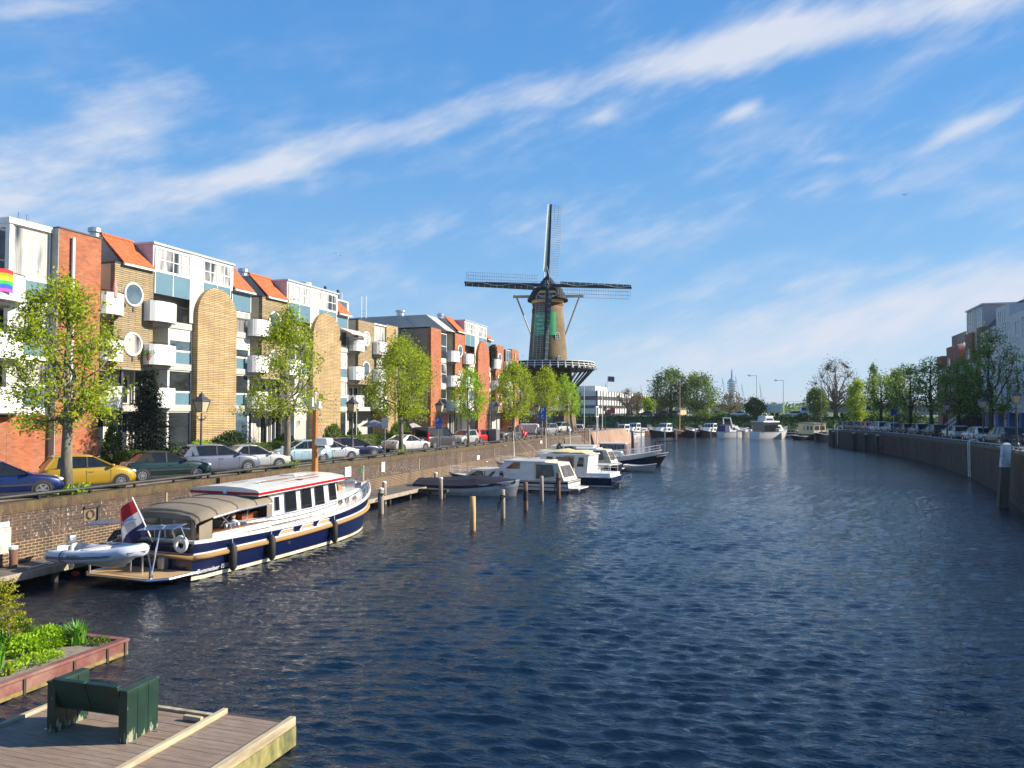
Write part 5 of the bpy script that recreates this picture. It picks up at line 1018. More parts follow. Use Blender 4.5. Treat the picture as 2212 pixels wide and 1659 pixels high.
def car(label, kind, L, W, H, pm, loc, rz, cat='car', r=.31, sp=6, group='cars parked along the left quay', detail=1, stripe=None, tail='tall', top=None, moulding=False, name='parked_car', base=ZQ):
    p = PR[kind]; bz = p['belt']; hw = W / 2; t = thing(name, label, cat, (loc[0], loc[1], base + .004), rz, group); van = kind == 'van'
    Y = lambda f: (f - .5) * L
    ga, gb, gc, gd = p['g']; hd = bz + (.0 if not van else -.08)
    st = [(0, .55 * bz, .80, .42), (.006, p['tail'] * .80, .88, .33), (.02, p['tail'] - .05, .93, .27), (.06, p['tail'], .985, .23), (.2, p['tail'] + .01, 1., .22), (.45, bz, 1., .2), (gd - .02, hd + .01, 1., .2), (gd + .02, hd, 1., .2), ((gd + 1) / 2 - .01, hd - .06, .985, .22), (.935, hd - .15, .95, .24), (.972, hd - .23, .89, .27), (.99, hd - .33, .82, .32), (1., hd - .45, .74, .4)]
    g = MB(); rings = []
    for f, zt, ws, zb in st:
        w_ = hw * ws; half = [(w_ * .9, zb), (w_ * .985, zb + .1), (w_, zb + .25 * (zt - zb)), (w_ * 1.0, zb + .55 * (zt - zb)), (w_ * .985, zb + .80 * (zt - zb)), (w_ * .95, zt - .045), (w_ * .88, zt - .01), (w_ * .5, zt + .02), (0, zt + .03)]
        rings.append([(x, Y(f), z) for x, z in half] + [(-x, Y(f), z) for x, z in reversed(half[:-1])])
    g.smooth = True; g.loft(rings); body = fixn(g.build('body', pm, t, False))
    # glass house
    wb, wt, zr = hw * .90, hw * .74, H - .045
    S = [(ga, wb * .92, wt * .95, bz + .02), (gb, wb, wt, zr - .03), ((gb + gc) / 2, wb, wt * 1.01, zr), (gc, wb, wt, zr - .03), (gd, wb * .95, wt * .98, bz + .02)]
    if van: wt *= 1.12
    g = MB(); g.loft([[(-a, Y(f), bz - .04), (-b, Y(f), z), (b, Y(f), z), (a, Y(f), bz - .04)] for f, a, b, z in S]); fixn(g.build('windows', cglass, t, False))
    rm = top or pm; g = MB(); g.smooth = True
    R = []
    for f, z, k in ((gb - .012, zr - .055, .98), (gb + .02, zr - .005, 1.03), ((gb + gc) / 2, zr + .02, 1.05), (gc - .02, zr - .005, 1.03), (gc + .008, zr - .045, .98)): R.append([(-wt * k, Y(f), z - .03), (-wt * k * .93, Y(f), z + .015), (-wt * .5, Y(f), z + .04), (wt * .5, Y(f), z + .04), (wt * k * .93, Y(f), z + .015), (wt * k, Y(f), z - .03)])
    g.loft(R); g.build('roof', rm, t, False)
    def sidep(f, tt_, s, o=.012):      # point on the side glass
        if f <= gb: k = (f - ga) / (gb - ga); a = wb * (.92 + .08 * k); b = wt; z = bz + .02 + (zr - .05 - bz) * k
        elif f >= gc: k = (gd - f) / (gd - gc); a = wb * (.95 + .05 * k); b = wt; z = bz + .02 + (zr - .05 - bz) * k
        else: a, b, z = wb, wt * 1.01, zr - .02
        return (s * (a + (b - a) * tt_ + o), Y(f), bz - .04 + (z - bz + .04) * tt_)
    g = MB()
    for s in (-1, 1):
        for (f0, f1, w_) in ((ga, gb, .09), (gd, gc, .055)): a = sidep(f0, .1, s); b = sidep(f1, 1., s, .0); g.beam(a, b, .05, w_)
        wid = {'hatch': .12, 'mini': .10, 'sedan': .07, 'coupe': .10, 'wagon': .05, 'suv': .13, 'mpv': .05, 'van': .48, 'cabrio': .16}[kind]
        q = [sidep(ga + .012, .12, s), sidep(ga + .012 + wid * (1.25 if kind in ('coupe', 'cabrio', 'hatch', 'suv') else 1), .12, s), sidep(gb + wid * .35, .98, s), sidep(gb, .98, s)]
        if van: q = [sidep(ga + .005, .02, s), sidep(ga + wid, .02, s), sidep(ga + wid, .99, s), sidep(gb, .99, s)]
        g.hexa([*q, *[(x + s * .006, y, z) for x, y, z in q]])
    g.each('pillar', rm, t, False)
    g = MB()
    for s in (-1, 1):
        for f in ([.45] if kind in ('coupe', 'cabrio', 'mini') else ([.42, .25] if kind in ('wagon', 'mpv') else [.42])):
            a = sidep(f, .02, s, .008); b = sidep(f, .98, s, .008); g.beam(a, b, .03, .06)
        for f in (.70, .44) + (() if kind in ('coupe', 'cabrio', 'mini', 'van') else (.22,)): g.box(s * hw - .004 if s > 0 else -hw - .004, s * hw + .004 if s > 0 else -hw + .004, Y(f) - .006, Y(f) + .006, .30, bz - .12)
        g.box(min(s * (hw - .01), s * (hw + .006)), max(s * (hw - .01), s * (hw + .006)), Y(.22), Y(.78), .2, .27)
        if moulding: g.box(min(s * (hw - .01), s * (hw + .018)), max(s * (hw - .01), s * (hw + .018)), Y(.25), Y(.76), .50, .57)
    g.build('trim', plast, t, False)
    wf = (.175, .815) if kind not in ('van',) else (.2, .82)
    g = MB()
    for s in (-1, 1):
        for f in wf:
            pl = [(Y(f) + (r + .055) * math.cos(a), r + (r + .055) * math.sin(a)) for a in np.linspace(-.35, PI + .35, 18)]; a, b = sorted((s * (hw - .25), s * (hw + .006))); g.prism(pl, 'x', a, b)
    g.each('wheel_arch', plast, t, False, True)
    for s in (-1, 1):
        for f in wf:
            x0, x1 = s * (hw - .19), s * (hw + .012); g = MB(); g.smooth = True
            prof = [(.60 * r, x0), (.93 * r, x0), (r, x0 + s * .03), (r, x1 - s * .035), (.94 * r, x1), (.66 * r, x1 + s * .004), (.64 * r, x1 - s * .03)]
            g.loft([[(x, Y(f) + q * math.cos(a), r + q * math.sin(a)) for a in np.linspace(0, 2 * PI, 25)[:-1]] for q, x in prof]); wh = g.build('wheel', tyre_m, t, False)
            g = MB(); xc = x1 - s * .012; g.loft([[(x, Y(f) + q * math.cos(a), r + q * math.sin(a)) for a in np.linspace(0, 2 * PI, 25)[:-1]] for q, x in ((.66 * r, xc + s * .01), (.58 * r, xc + s * .012), (.57 * r, xc - s * .02))], True, False)
            for k in range(sp): a = 2 * PI * k / sp + f; g.beam((xc, Y(f) + .1 * r * math.cos(a), r + .1 * r * math.sin(a)), (xc, Y(f) + .6 * r * math.cos(a), r + .6 * r * math.sin(a)), .30 * r * 5 / sp * .7, .03, (1, 0, 0))
            g.disc((xc - .01, Y(f), r), 'x', .16 * r, .03, 10); g.build('rim', rim_m, wh, False)
            MB().disc((xc - s * .03 - .005, Y(f), r), 'x', .62 * r, .01, 16).build('brake_disc', darkm, wh, False)
    for s in (-1, 1):
        g = MB(); g.sphere((s * hw * .70, Y(.962), hd - .245), 1, 10, 6, (.20, .14 if kind != 'van' else .1, .085)); g.build('headlight', headl, t, False, True)
        g = MB(); zt = p['tail']
        if tail == 'tall': g.hexa([(s * hw * .78, Y(.0) + .04, zt - .30), (s * hw * .93, Y(.0) + .10, zt - .30), (s * hw * .955, Y(.0) + .26, zt - .22), (s * hw * .85, Y(0) + .1, zt - .22), (s * hw * .76, Y(.0) + .07, zt - .08), (s * hw * .92, Y(.0) + .14, zt - .08), (s * hw * .93, Y(.0) + .24, zt - .07), (s * hw * .80, Y(0) + .14, zt - .07)])
        elif tail == 'wide': g.hexa([(s * hw * .45, Y(0) - .0, zt - .2), (s * hw * .96, Y(0) + .12, zt - .2), (s * hw * .975, Y(0) + .26, zt - .18), (s * hw * .5, Y(0) + .1, zt - .18), (s * hw * .5, Y(.0) + .05, zt - .08), (s * hw * .95, Y(.0) + .14, zt - .07), (s * hw * .965, Y(.0) + .27, zt - .06), (s * hw * .5, Y(0) + .14, zt - .06)])
        else: g.box(min(s * hw * .80, s * hw * .96), max(s * hw * .80, s * hw * .96), Y(.005) - .02, Y(.005) + .1, zt - .4, zt + .35)
        fixn(g.build('tail_light', redl, t, False))
        g = MB(); g.blob(.04, min(s * (hw + .02), s * (hw + .19)), max(s * (hw + .02), s * (hw + .19)), Y(gd) - .26, Y(gd) - .13, bz + .0, bz + .13); g.box(min(s * (hw - .1), s * (hw + .05)), max(s * (hw - .1), s * (hw + .05)), Y(gd) - .2, Y(gd) - .14, bz - .01, bz + .04); g.build('mirror', pm if kind != 'van' else plast, t, False, True)
        if detail:
            for f in ((.47,) if kind in ('mini', 'coupe', 'cabrio') else (.46, .24)): a, b = sorted((s * (hw - .005), s * (hw + .022))); MB().box(a, b, Y(f), Y(f) + .16, bz - .2, bz - .165).build('door_handle', pm, t, False)
    MB().box(-.26, .26, Y(1) - .04, Y(1) + .012, .34, .45).build('licence_plate', amber, t, False); MB().box(-.26, .26, Y(0) - .012, Y(0) + .05, .46, .57).build('licence_plate', amber, t, False)
    g = MB(); g.box(-hw * .45, hw * .45, Y(.985), Y(.992), hd - .36, hd - .29); g.box(-hw * .6, hw * .6, Y(1) - .09, Y(1) + .004, .22, .32); g.box(-hw * .8, hw * .8, Y(0) - .006, Y(0) + .1, .25, .36); g.build('grille', plast, t, False)
    if stripe:
        g = MB(); a, b = hw + .001, hw + .008; g.box(a, b, Y(.47), Y(.66), .60, .70); g.build('blue_lettered_stripe', stripe, t, False); g = MB(); g.box(a, b + .003, Y(.485), Y(.645), .635, .665); g.build('stripe_line', white, t, False)
    return t
ECH = -R_(31.5)           # noses angled towards the water
def cy(u, X=-28.0): return onx(u, 950, X)[0]
def carc(u0, u1, L, X=-28.05):    # centre from a seen nose or tail
    return None
def nosepos(u, L, hd=ECH, X=-26.95):   # centre of a car whose nose front corner stands at u, X
    y = onx(u, 950, X)[0]; return (X - math.sin(-hd) * L / 2, y - math.cos(hd) * L / 2)
dx0 = -27.1
car('dark blue metallic hatchback with five spoke rims at the far left edge', 'hatch', 4.2, 1.76, 1.51, paint('blue', (.002, .011, .085)), nosepos(134, 4.2, X=dx0), ECH, sp=5, r=.33, moulding=True)
car('golden yellow small hatchback behind the nearest lime tree trunk', 'mini', 3.62, 1.66, 1.50, paint('gold', (.40, .25, .018), .5), nosepos(288, 3.62, X=dx0), ECH, sp=10, r=.30)
car('dark green convertible with black soft top next to the golden hatchback', 'cabrio', 4.03, 1.70, 1.42, paint('dark_green', (.006, .028, .028), .3), nosepos(449, 4.03, X=dx0), ECH, sp=9, r=.30, top=M('black_canvas', (.014, .014, .015), .9), moulding=True)
car('grey blue crossover behind the first street lamp', 'suv', 4.21, 1.80, 1.60, paint('slate_grey', (.13, .15, .20), .5), nosepos(553, 4.21, X=dx0), ECH, sp=7, r=.345)
car('silver saloon between the grey crossover and the second lime tree', 'sedan', 4.45, 1.76, 1.45, paint('silver', (.42, .42, .42), .6), nosepos(619, 4.45, X=dx0), ECH, sp=7)
p = nosepos(592, 3.75, ECH, -31.3); car('pale blue rounded hatchback facing away from the others behind the lime trunk', 'mini', 3.85, 1.66, 1.50, paint('pale_blue', (.30, .45, .52), .4), (-28.55, cy(650, -28.5)), ECH + PI, sp=6)
car('silver hatchback with a blue lettered stripe on its door', 'hatch', 3.85, 1.66, 1.43, paint('silver'), nosepos(767, 3.85, X=dx0), ECH, sp=7, stripe=M('stripe_blue', (.02, .22, .55), .5), r=.30)
car('navy blue hatchback beside the second street lamp', 'hatch', 4.2, 1.74, 1.46, paint('navy', (.004, .009, .05), .4), nosepos(816, 4.2, X=dx0 - .1), ECH, sp=8)
car('silver four door coupe seen from behind in front of the grey gable', 'coupe', 4.63, 1.78, 1.43, paint('light_silver', (.50, .50, .49), .55), (-28.1, cy(878, -28.1)), -R_(14), tail='wide', sp=8, r=.33)
car('black grey panel van beside the parking sign lamp post', 'van', 4.97, 1.98, 1.97, paint('graphite', (.05, .05, .055), .4), (-28.5, cy(940, -28.5)), -R_(10), cat='van', name='parked_van', r=.34, tail='van')
car('pale silver green small hatchback facing the camera', 'mini', 3.64, 1.66, 1.50, paint('pale_green_silver', (.38, .41, .36), .5), (-28.3, cy(1002, -28.3)), PI - R_(8), sp=6)
car('bright red hatchback next to the grey waste bin', 'hatch', 3.95, 1.70, 1.46, paint('red', (.48, .008, .015), .2), (-28.3, cy(1039, -28.3)), -R_(12), sp=5)
car('dark grey brown hatchback facing the camera beside the fourth lamp', 'hatch', 4.25, 1.76, 1.52, paint('dark_taupe', (.07, .065, .06), .45), (-28.6, cy(1097, -28.6)), PI - R_(12), sp=6)
car('silver grey family car facing the camera left of the mill doorway', 'mpv', 4.05, 1.70, 1.62, paint('warm_silver', (.30, .29, .28), .5), (-29.2, cy(1182, -29.2)), PI - R_(12))
car('light silver family car parked nearest the mill doorway', 'mpv', 4.4, 1.80, 1.65, paint('light_silver'), (-30.4, cy(1209, -30.4)), PI - R_(10))
# right bank
GRC = 'cars parked along the right quay'
RC = [('dark grey estate car nearest on the right quay beside a bicycle', 'wagon', 4.7, 1.85, 1.49, paint('charcoal', (.035, .04, .048), .4), 2166, 57.5, 5), ('silver blue hatchback on the right quay', 'hatch', 4.2, 1.75, 1.45, paint('light_silver'), 2112, 66, 6), ('silver tall hatchback with long red rear lights on the right quay', 'mpv', 3.9, 1.68, 1.5, paint('silver'), 2063, 76.5, 6), ('black hatchback with chrome strip on the right quay', 'wagon', 4.4, 1.8, 1.5, paint('charcoal'), 2019, 83, 7), ('dark blue grey hatchback on the right quay between black cars', 'hatch', 4.2, 1.75, 1.5, paint('slate_grey'), 1985, 90, 7),
      ('dark saloon car on the right quay left of the road lamp', 'sedan', 4.5, 1.8, 1.46, paint('graphite'), 1959, 97, 6), ('grey hatchback on the right quay beside the slope', 'hatch', 4.2, 1.75, 1.48, paint('warm_silver'), 1924, 103, 6), ('pale blue estate car behind the parked bicycles', 'wagon', 4.5, 1.78, 1.5, paint('slate_grey'), 1893, 111, 6), ('dark blue hatchback behind the parked bicycles', 'hatch', 4.2, 1.75, 1.46, paint('navy'), 1863, 119, 6), ('dark red estate car behind the parked bicycles', 'wagon', 4.5, 1.78, 1.55, paint('dark_red', (.12, .01, .015)), 1845, 126, 6), ('bright red hatchback at the far corner of the right quay', 'hatch', 4.0, 1.7, 1.46, paint('red'), 1878 - 5, 134, 6), ('black small car at the far corner of the right quay', 'mini', 3.8, 1.68, 1.48, paint('charcoal'), 1849, 138, 5), ('grey car behind the fence at the far corner of the right quay', 'sedan', 4.3, 1.75, 1.4, paint('graphite'), 1825, 141, 5), ('white topped estate car at the far end of the right row', 'wagon', 4.6, 1.78, 1.6, paint('light_silver'), 1898, 140, 5)]
for lab, k, L, W, H, pm, u, Yc, sp in RC:
    X, Y = rq(u, 2.1); car(lab, k, L * 1.04, W * 1.04, H * 1.06, pm, (X, Y), R_(8 if Yc < 100 else 13), group=GRC, base=rtz(Y) - .02, detail=0, sp=sp)
# road on the far bank
for lab, k, L, H, pm, u, Y, rz in [('silver estate car driving on the far road right of the lamp post', 'wagon', 4.6, 1.5, paint('light_silver'), 1712, 214, PI / 2), ('white car on the far road behind the budding tree', 'sedan', 4.6, 1.5, paint('white', (.7, .7, .7), .1), 1596, 213, PI / 2), ('dark car parked left of the willow trunk on the far bank', 'hatch', 4.2, 1.5, paint('graphite'), 1394, 212, PI / 2), ('dark car parked beside the willow trunk on the far bank', 'hatch', 4.2, 1.5, paint('graphite'), 1429, 212, PI / 2), ('silver car partly hidden behind the willow trunk on the far bank', 'wagon', 4.4, 1.5, paint('silver'), 1450, 214, PI / 2), ('pale car on the far road in front of the truck trailer', 'sedan', 4.6, 1.5, paint('silver'), 1769, 209, PI / 2), ('dark car on the far road right of the truck trailer', 'suv', 4.6, 1.7, paint('charcoal'), 1842, 213, PI / 2), ('silver car on the far road under the willow tree', 'hatch', 4.2, 1.5, paint('silver'), 1555, 214, -PI / 2)]:
    r = ray(u, 885); car(lab, k, L, 1.78, H, pm, (r[0] / r[1] * Y, Y), rz, group='cars on the far road', base=4.75, detail=0, sp=5)
def truck(lab, u, Y, L, h, cabw, mc, mbx):
    r = ray(u, 880); t = thing('truck', lab, 'truck', (r[0] / r[1] * Y, Y, 4.76), PI / 2); hw = 1.25
    o = MB().box(-hw, hw, -L / 2, L / 2 - 2.6, 1.1, h).build('cargo_body', mbx, t, False); bevel(o, .05)
    g = MB(); g.hexa([(-hw, L / 2 - 2.4, .5), (hw, L / 2 - 2.4, .5), (hw, L / 2, .5), (-hw, L / 2, .5), (-hw, L / 2 - 2.4, h * .92), (hw, L / 2 - 2.4, h * .92), (hw, L / 2 - .5, h * .85), (-hw, L / 2 - .5, h * .85)]); bevel(g.build('cab', mc, t, False), .12, 3)
    MB().box(-hw - .01, hw + .01, L / 2 - 1.7, L / 2 - .6, 1.6, 2.4).build('window', cglass, t, False)
    for s in (-1, 1):
        for y in (L / 2 - 1.3, -L / 2 + 1.2, -L / 2 + 2.4): a, b = sorted((s * hw, s * (hw - .3))); MB().cyl((a, y, .5), (b, y, .5), .5, n=14).build('wheel', tyre_m, t, False)
truck('white truck cab and tanker between the tall lamp posts on the far road', 1656, 212, 7.5, 3.2, 2.4, M('truck_white', (.65, .66, .66), .4), M('truck_white')); truck('long grey white curtain sided lorry on the far road beside the bare tree', 1783, 216, 13, 3.3, 2.4, M('truck_white'), M('lorry_grey', (.42, .44, .47), .6))
# ---------------------------------------------------------------- bicycles
def bicycle(lab, x, y, rz, base, col=blackm, group='bicycles parked on the right quay'):
    t = thing('bicycle', lab, 'bicycle', (x, y, base), rz, group)
    for yy in (-.53, .53): g = MB(); g.ring((0, yy, .35), 'x', .33, .02, 20, 5); w_ = g.build('wheel', rubber, t, False); g = MB(); [g.cyl((0, yy, .35), (0, yy + .32 * math.cos(a), .35 + .32 * math.sin(a)), .004, n=3) for a in np.linspace(0, 2 * PI, 11)[:-1]]; g.build('spokes', steel, w_, False)
    g = MB()
    for a, b in (((0, -.53, .35), (0, -.2, .8)), ((0, -.53, .35), (0, -.08, .32)), ((0, -.08, .32), (0, -.22, .9)), ((0, -.08, .32), (0, .38, .75)), ((0, -.18, .72), (0, .36, .85)), ((0, .34, .95), (0, .53, .35))): g.cyl(a, b, .018, n=6)
    g.build('frame', col, t, False); MB().tube([(-.28, .2, 1.05), (-.1, .33, 1.05), (.1, .33, 1.05), (.28, .2, 1.05)], .014, 5).build('handlebar', steel, t, False); MB().blob(.04, -.08, .08, -.38, -.12, .9, .97).build('saddle', blackm, t, False); MB().blob(.03, -.07, .07, -.8, -.35, .72, .76).build('carrier', darkm, t, False)
    return t
BK = bicycle('bicycle leaning beside the dark estate car near the leaning pile', *rq(2176, .9), R_(75), rtz(rq(2176, .9)[1])); 
for i, (lab, x, y, rz) in enumerate([('second bicycle leaning behind the lamp post near the leaning pile', 21.1, 58.6, 60), ('bicycle parked behind the silver tall hatchback', 20.9, 69.5, 30), ('bicycle in front of the black hatchback on the right quay', 20.4, 86, 30), ('bicycle among the row at the railing, nearest the camera', 20.2, 103, 80), ('bicycle in the row at the railing beside the trunk', 19.9, 107, 70), ('bicycle with its wheel turned in the middle of the row', 19.5, 112, 85), ('bicycle in the row at the railing below the dark blue hatchback', 18.6, 118, 75), ('bicycle in the row at the railing below the red hatchback', 17.4, 124, 80), ('farthest bicycle in the row at the railing', 16.3, 129, 70)]): dup(BK, (rqx(y) + .9 + .1 * (i % 3), y, rtz(y) - .02), R_(rz), lab)
bicycle('dark bicycle leaning by the bastion corner left quay', -27.6, 117.5, R_(80), ZQ, group='bicycles on the left quay')
bicycle('bicycle parked on the left terrace near the hooped ladder', -28.4, 121.5, R_(100), ZQ, group='bicycles on the left quay')
# ---------------------------------------------------------------- street furniture
lglass = M('lantern_glass', (.45, .38, .24), .25, 0, .1)
def lamp(lab, x, y, base=ZQ, h=4.35, proto=[None]):
    if proto[0]: return dup(proto[0], (x, y, base), 0, lab)
    t = thing('street_lamp', lab, 'street lamp', (x, y, base), 0, 'classic black lantern posts along the quays'); proto[0] = t
    g = MB(); g.lathe([(.17, 0), (.17, .25), (.11, .35), (.10, .9), (.075, 1.0), (.06, 1.6), (.05, h - 1.5), (.07, h - 1.45), (.045, h - 1.4), (.04, h - 1.05)], 12); g.smooth = True; g.build('post', darkm, t, False)
    g = MB()
    for s in (-1, 1): g.tube([(0, 0, h - 1.35), (s * .16, 0, h - 1.42), (s * .28, 0, h - 1.3), (s * .22, 0, h - 1.22)], .025, 5)
    g.build('bracket', darkm, t, False)
    a, b = .17, .29; zb, zt = h - 1.0, h - .42; P = lambda w_, z: [(-w_, -w_, z), (w_, -w_, z), (w_, w_, z), (-w_, w_, z)]
    la = MB().hexa(P(a, zb) + P(b, zt)).build('lantern', lglass, t, False); g = MB()
    for (p_, q) in zip(P(a + .01, zb), P(b + .01, zt)): g.beam(p_, q, .03)
    for w_, z in ((a + .01, zb), (b + .02, zt)): c = P(w_, z); [g.beam(c[i], c[(i + 1) % 4], .035) for i in range(4)]
    g.build('lantern_frame', darkm, la, False); g = MB(); g.loft([P(.36, zt), P(.34, zt + .04), P(.15, zt + .24), P(.10, zt + .26), P(.09, zt + .36), P(.03, zt + .42), P(.01, zt + .52)]); g.build('lantern_cap', darkm, la, False)
    return t
def lx(u, X): return onx(u, 900, X)[0]
for u, X, lab in [(435, -28.3, 'lantern post in front of the grey blue crossover'), (761, -27.2, 'lantern post before the terrace with the dark parasol'), (950, -26.75, 'lantern post carrying the blue parking panel'), (1073, -26.75, 'lantern post between the waste bin and the dark grey hatchback'), (1160.5, -26.75, 'lantern post left of the two silver family cars'), (1225, -27.2, 'lantern post beside the scooter at the mill'), (1307.5, -27.0, 'farthest lantern post on the bastion')]: lamp(lab, X, lx(u, X))
for (u, Y, lab) in [(2196, 60, 'lantern post by the bicycle on the right quay'), (2124, 76, 'lantern post hidden in foliage between right quay trees'), (2046, 92, 'lantern post in front of the red brick right bank building')]: X, Y = rq(u, 1.2); lamp(lab, X, Y, rtz(Y) - .02)
blue = M('sign_blue', (.01, .10, .42), .4)
def signpost(name, lab, x, y, base, h, w_, hh, mat, txt=None, dirx=(0.95, .31), r=.03):
    t = thing(name, lab, 'sign', (x, y, base)); MB().cyl((0, 0, 0), (0, 0, h), r).build('post', galv, t, False); dx_, dy_ = dirx; nx_, ny_ = dy_, -dx_
    g = MB(); p = [(-dx_ * w_ / 2 + nx_ * .04, -dy_ * w_ / 2 + ny_ * .04, h - hh), (dx_ * w_ / 2 + nx_ * .04, dy_ * w_ / 2 + ny_ * .04, h - hh)]; p += [(p[1][0] + nx_ * .02, p[1][1] + ny_ * .02, h - hh), (p[0][0] + nx_ * .02, p[0][1] + ny_ * .02, h - hh)]
    g.hexa(p + [(a, b, h) for a, b, _ in p]); pn = g.build('sign_panel', mat, t, False)
    for s, sz, ox, oz in (txt or []): text_mesh('lettering', s, sz, white, pn, axes_mtx((dx_ * ox + nx_ * .07, dy_ * ox + ny_ * .07, h - hh / 2 + oz), (dx_, dy_, 0), (0, 0, 1)))
    return t
signpost('parking_sign', 'blue parking sign with white letter P fixed beside the lantern post', -26.6, lx(948, -26.6), ZQ, 2.85, .55, 1.0, blue, [('P', .42, -.1, .22), ('za-zo 9-23', .11, 0, -.1), ('betaald', .11, 0, -.28)])
signpost('parking_sign', 'blue parking sign with letter P and wheelchair symbol before the silver family cars', -26.7, lx(1171.5, -26.7), ZQ, 3.9, 1.0, 1.7, blue, [('P', .9, 0, .38), ('o', .4, .0, -.15), ('C', .6, .0, -.45)], r=.05)
signpost('road_sign', 'grey backed narrow sign on a thin pole at the silver coupe', -26.6, lx(832, -26.6), ZQ, 2.9, .45, .8, galv)
signpost('road_sign', 'blue road sign on a pole among the right quay cars', *rq(1931, 1.2), TZ - .1, 3.6, .9, .9, blue); signpost('road_sign', 'round blue sign on a pole left of the open dark tree', *rq(1877, 1.2), TZ - .1, 4.2, .7, .7, blue)
t = thing('waste_bin', 'grey square waste container with rounded lid on the quay', 'bin', (-27.1, lx(1066.5, -27.1), ZQ)); MB().blob(.08, -.5, .5, -.55, .55, 0, 1.3).build('body', M('bin_grey', (.13, .13, .15), .5), t, False); MB().blob(.1, -.55, .55, -.6, .6, 1.28, 1.5).build('lid', M('bin_lid', (.2, .2, .22), .5), t, False)
for u, lab in ((1088, 'short steel bollard before the dark grey hatchback'),): t = thing('bollard', lab, 'bollard', (-26.75, lx(u, -26.75), ZQ)); MB().cyl((0, 0, 0), (0, 0, 1.0), .09).build('post', galv, t, False)
for u, h, lab in ((827 + 0, 0, ''),): pass
for (u, X, h, lab) in ((1302 - 1.0, -30, 11.2, 'tall pale flagpole just left of the farthest lantern'), (1262, -32, 12, 'tall pale pole behind the leaning lime tree')):
    y = lx(u, X); t = thing('flagpole', lab, 'pole', (X, y, ZQ)); MB().cyl((0, 0, 0), (0, 0, h - 2), .09, .05).build('pole', white, t, False)
# scooter, covered object, picnic furniture near the mill
def scooter(lab, x, y, rz, col):
    t = thing('scooter', lab, 'scooter', (x, y, ZQ), rz)
    for yy in (-.6, .6): g = MB(); g.ring((0, yy, .24), 'x', .17, .07, 14, 6); g.build('wheel', tyre_m, t, False)
    g = MB(); g.smooth = True; g.loft([[(s * a, y_, z) for s, z in ((-1, z0), (-1, z1), (1, z1), (1, z0))] for y_, a, z0, z1 in ((-.85, .1, .55, .75), (-.5, .2, .35, .85), (-.05, .2, .3, .8), (.1, .2, .25, .35), (.4, .2, .25, .35), (.5, .2, .3, 1.0), (.62, .12, .5, 1.05))]); g.build('body', col, t, False)
    MB().blob(.05, -.15, .15, -.75, -.05, .82, .92).build('seat', blackm, t, False); MB().tube([(-.32, .42, 1.1), (0, .52, 1.08), (.32, .42, 1.1)], .025).build('handlebar', blackm, t, False); return t
scooter('white and grey motor scooter parked beside the lantern post at the mill', -28.3, lx(1231, -28.3), R_(160), M('scooter_white', (.7, .7, .7), .3)); 
t = thing('covered_object', 'boxy object under a white cover in front of the mill wall', 'covered object', (-33, lx(1155, -32), ZQ)); o = MB().blob(.25, -1.3, 1.5, -.9, .9, 0, 1.5).build('cover', M('white_tarpaulin', (.6, .6, .6), .7, bmp=.6), t, False)
for i, (u, X) in enumerate(((1290, -27.8), (1278, -29.5))):
    t = thing('picnic_table', ['picnic table on the bastion nearest the water', 'picnic table on the bastion behind the bicycles'][i], 'table', (X, lx(u, X), ZQ), .3, 'tables on the bastion'); MB().box(-.9, .9, -.4, .4, .70, .76).build('tabletop', tim_w, t, False)
    for s in (-1, 1): MB().box(-.9, .9, s * .75 - .14, s * .75 + .14, .42, .46).build('seat', tim_w, t, False); MB().box(s * .6 - .05, s * .6 + .05, -.8, .8, .0, .7).build('leg', tim_w, t, False)
t = thing('waste_bin', 'slim dark round bin on the bastion terrace', 'bin', (-27.5, lx(1333, -27.5), ZQ)); MB().lathe([(.25, 0), (.3, .9), (.28, 1.1), (.01, 1.15)], 14).build('body', darkm, t, False)
# ---------------------------------------------------------------- boats
gel = M('white_gelcoat', (.66, .65, .62), .3, var=.03, coat=.3); bwin = M('boat_window', (.012, .014, .018), .06, spec=.8); wood = M('varnished_mahogany', (.22, .07, .02), .3, var=.2, scale=3, stretch=(1, 1, .2), coat=.6)
deckm = M('pale_deck_paint', (.48, .47, .43), .7, var=.05); navy = M('navy_hull_paint', (.004, .008, .042), .14, var=.05, coat=.5); hblack = M('black_hull_paint', (.010, .010, .013), .25, var=.1); beigec = M('beige_canvas', (.42, .37, .25), .85, var=.08, bmp=.2); navyc = M('navy_canvas', (.012, .014, .028), .8, var=.2, bmp=.3); taupe = M('taupe_canvas', (.20, .165, .12), .85, var=.14, scale=1.3, bmp=.6)
vinyl = M('clear_vinyl_window', (.10, .085, .065), .12, var=.5, scale=1.5); teak = M('teak_deck', (.42, .28, .15), .6, var=.12, scale=2, stretch=(.3, 6, 1)); redp = M('red_stripe_paint', (.42, .006, .015), .3, var=.03)
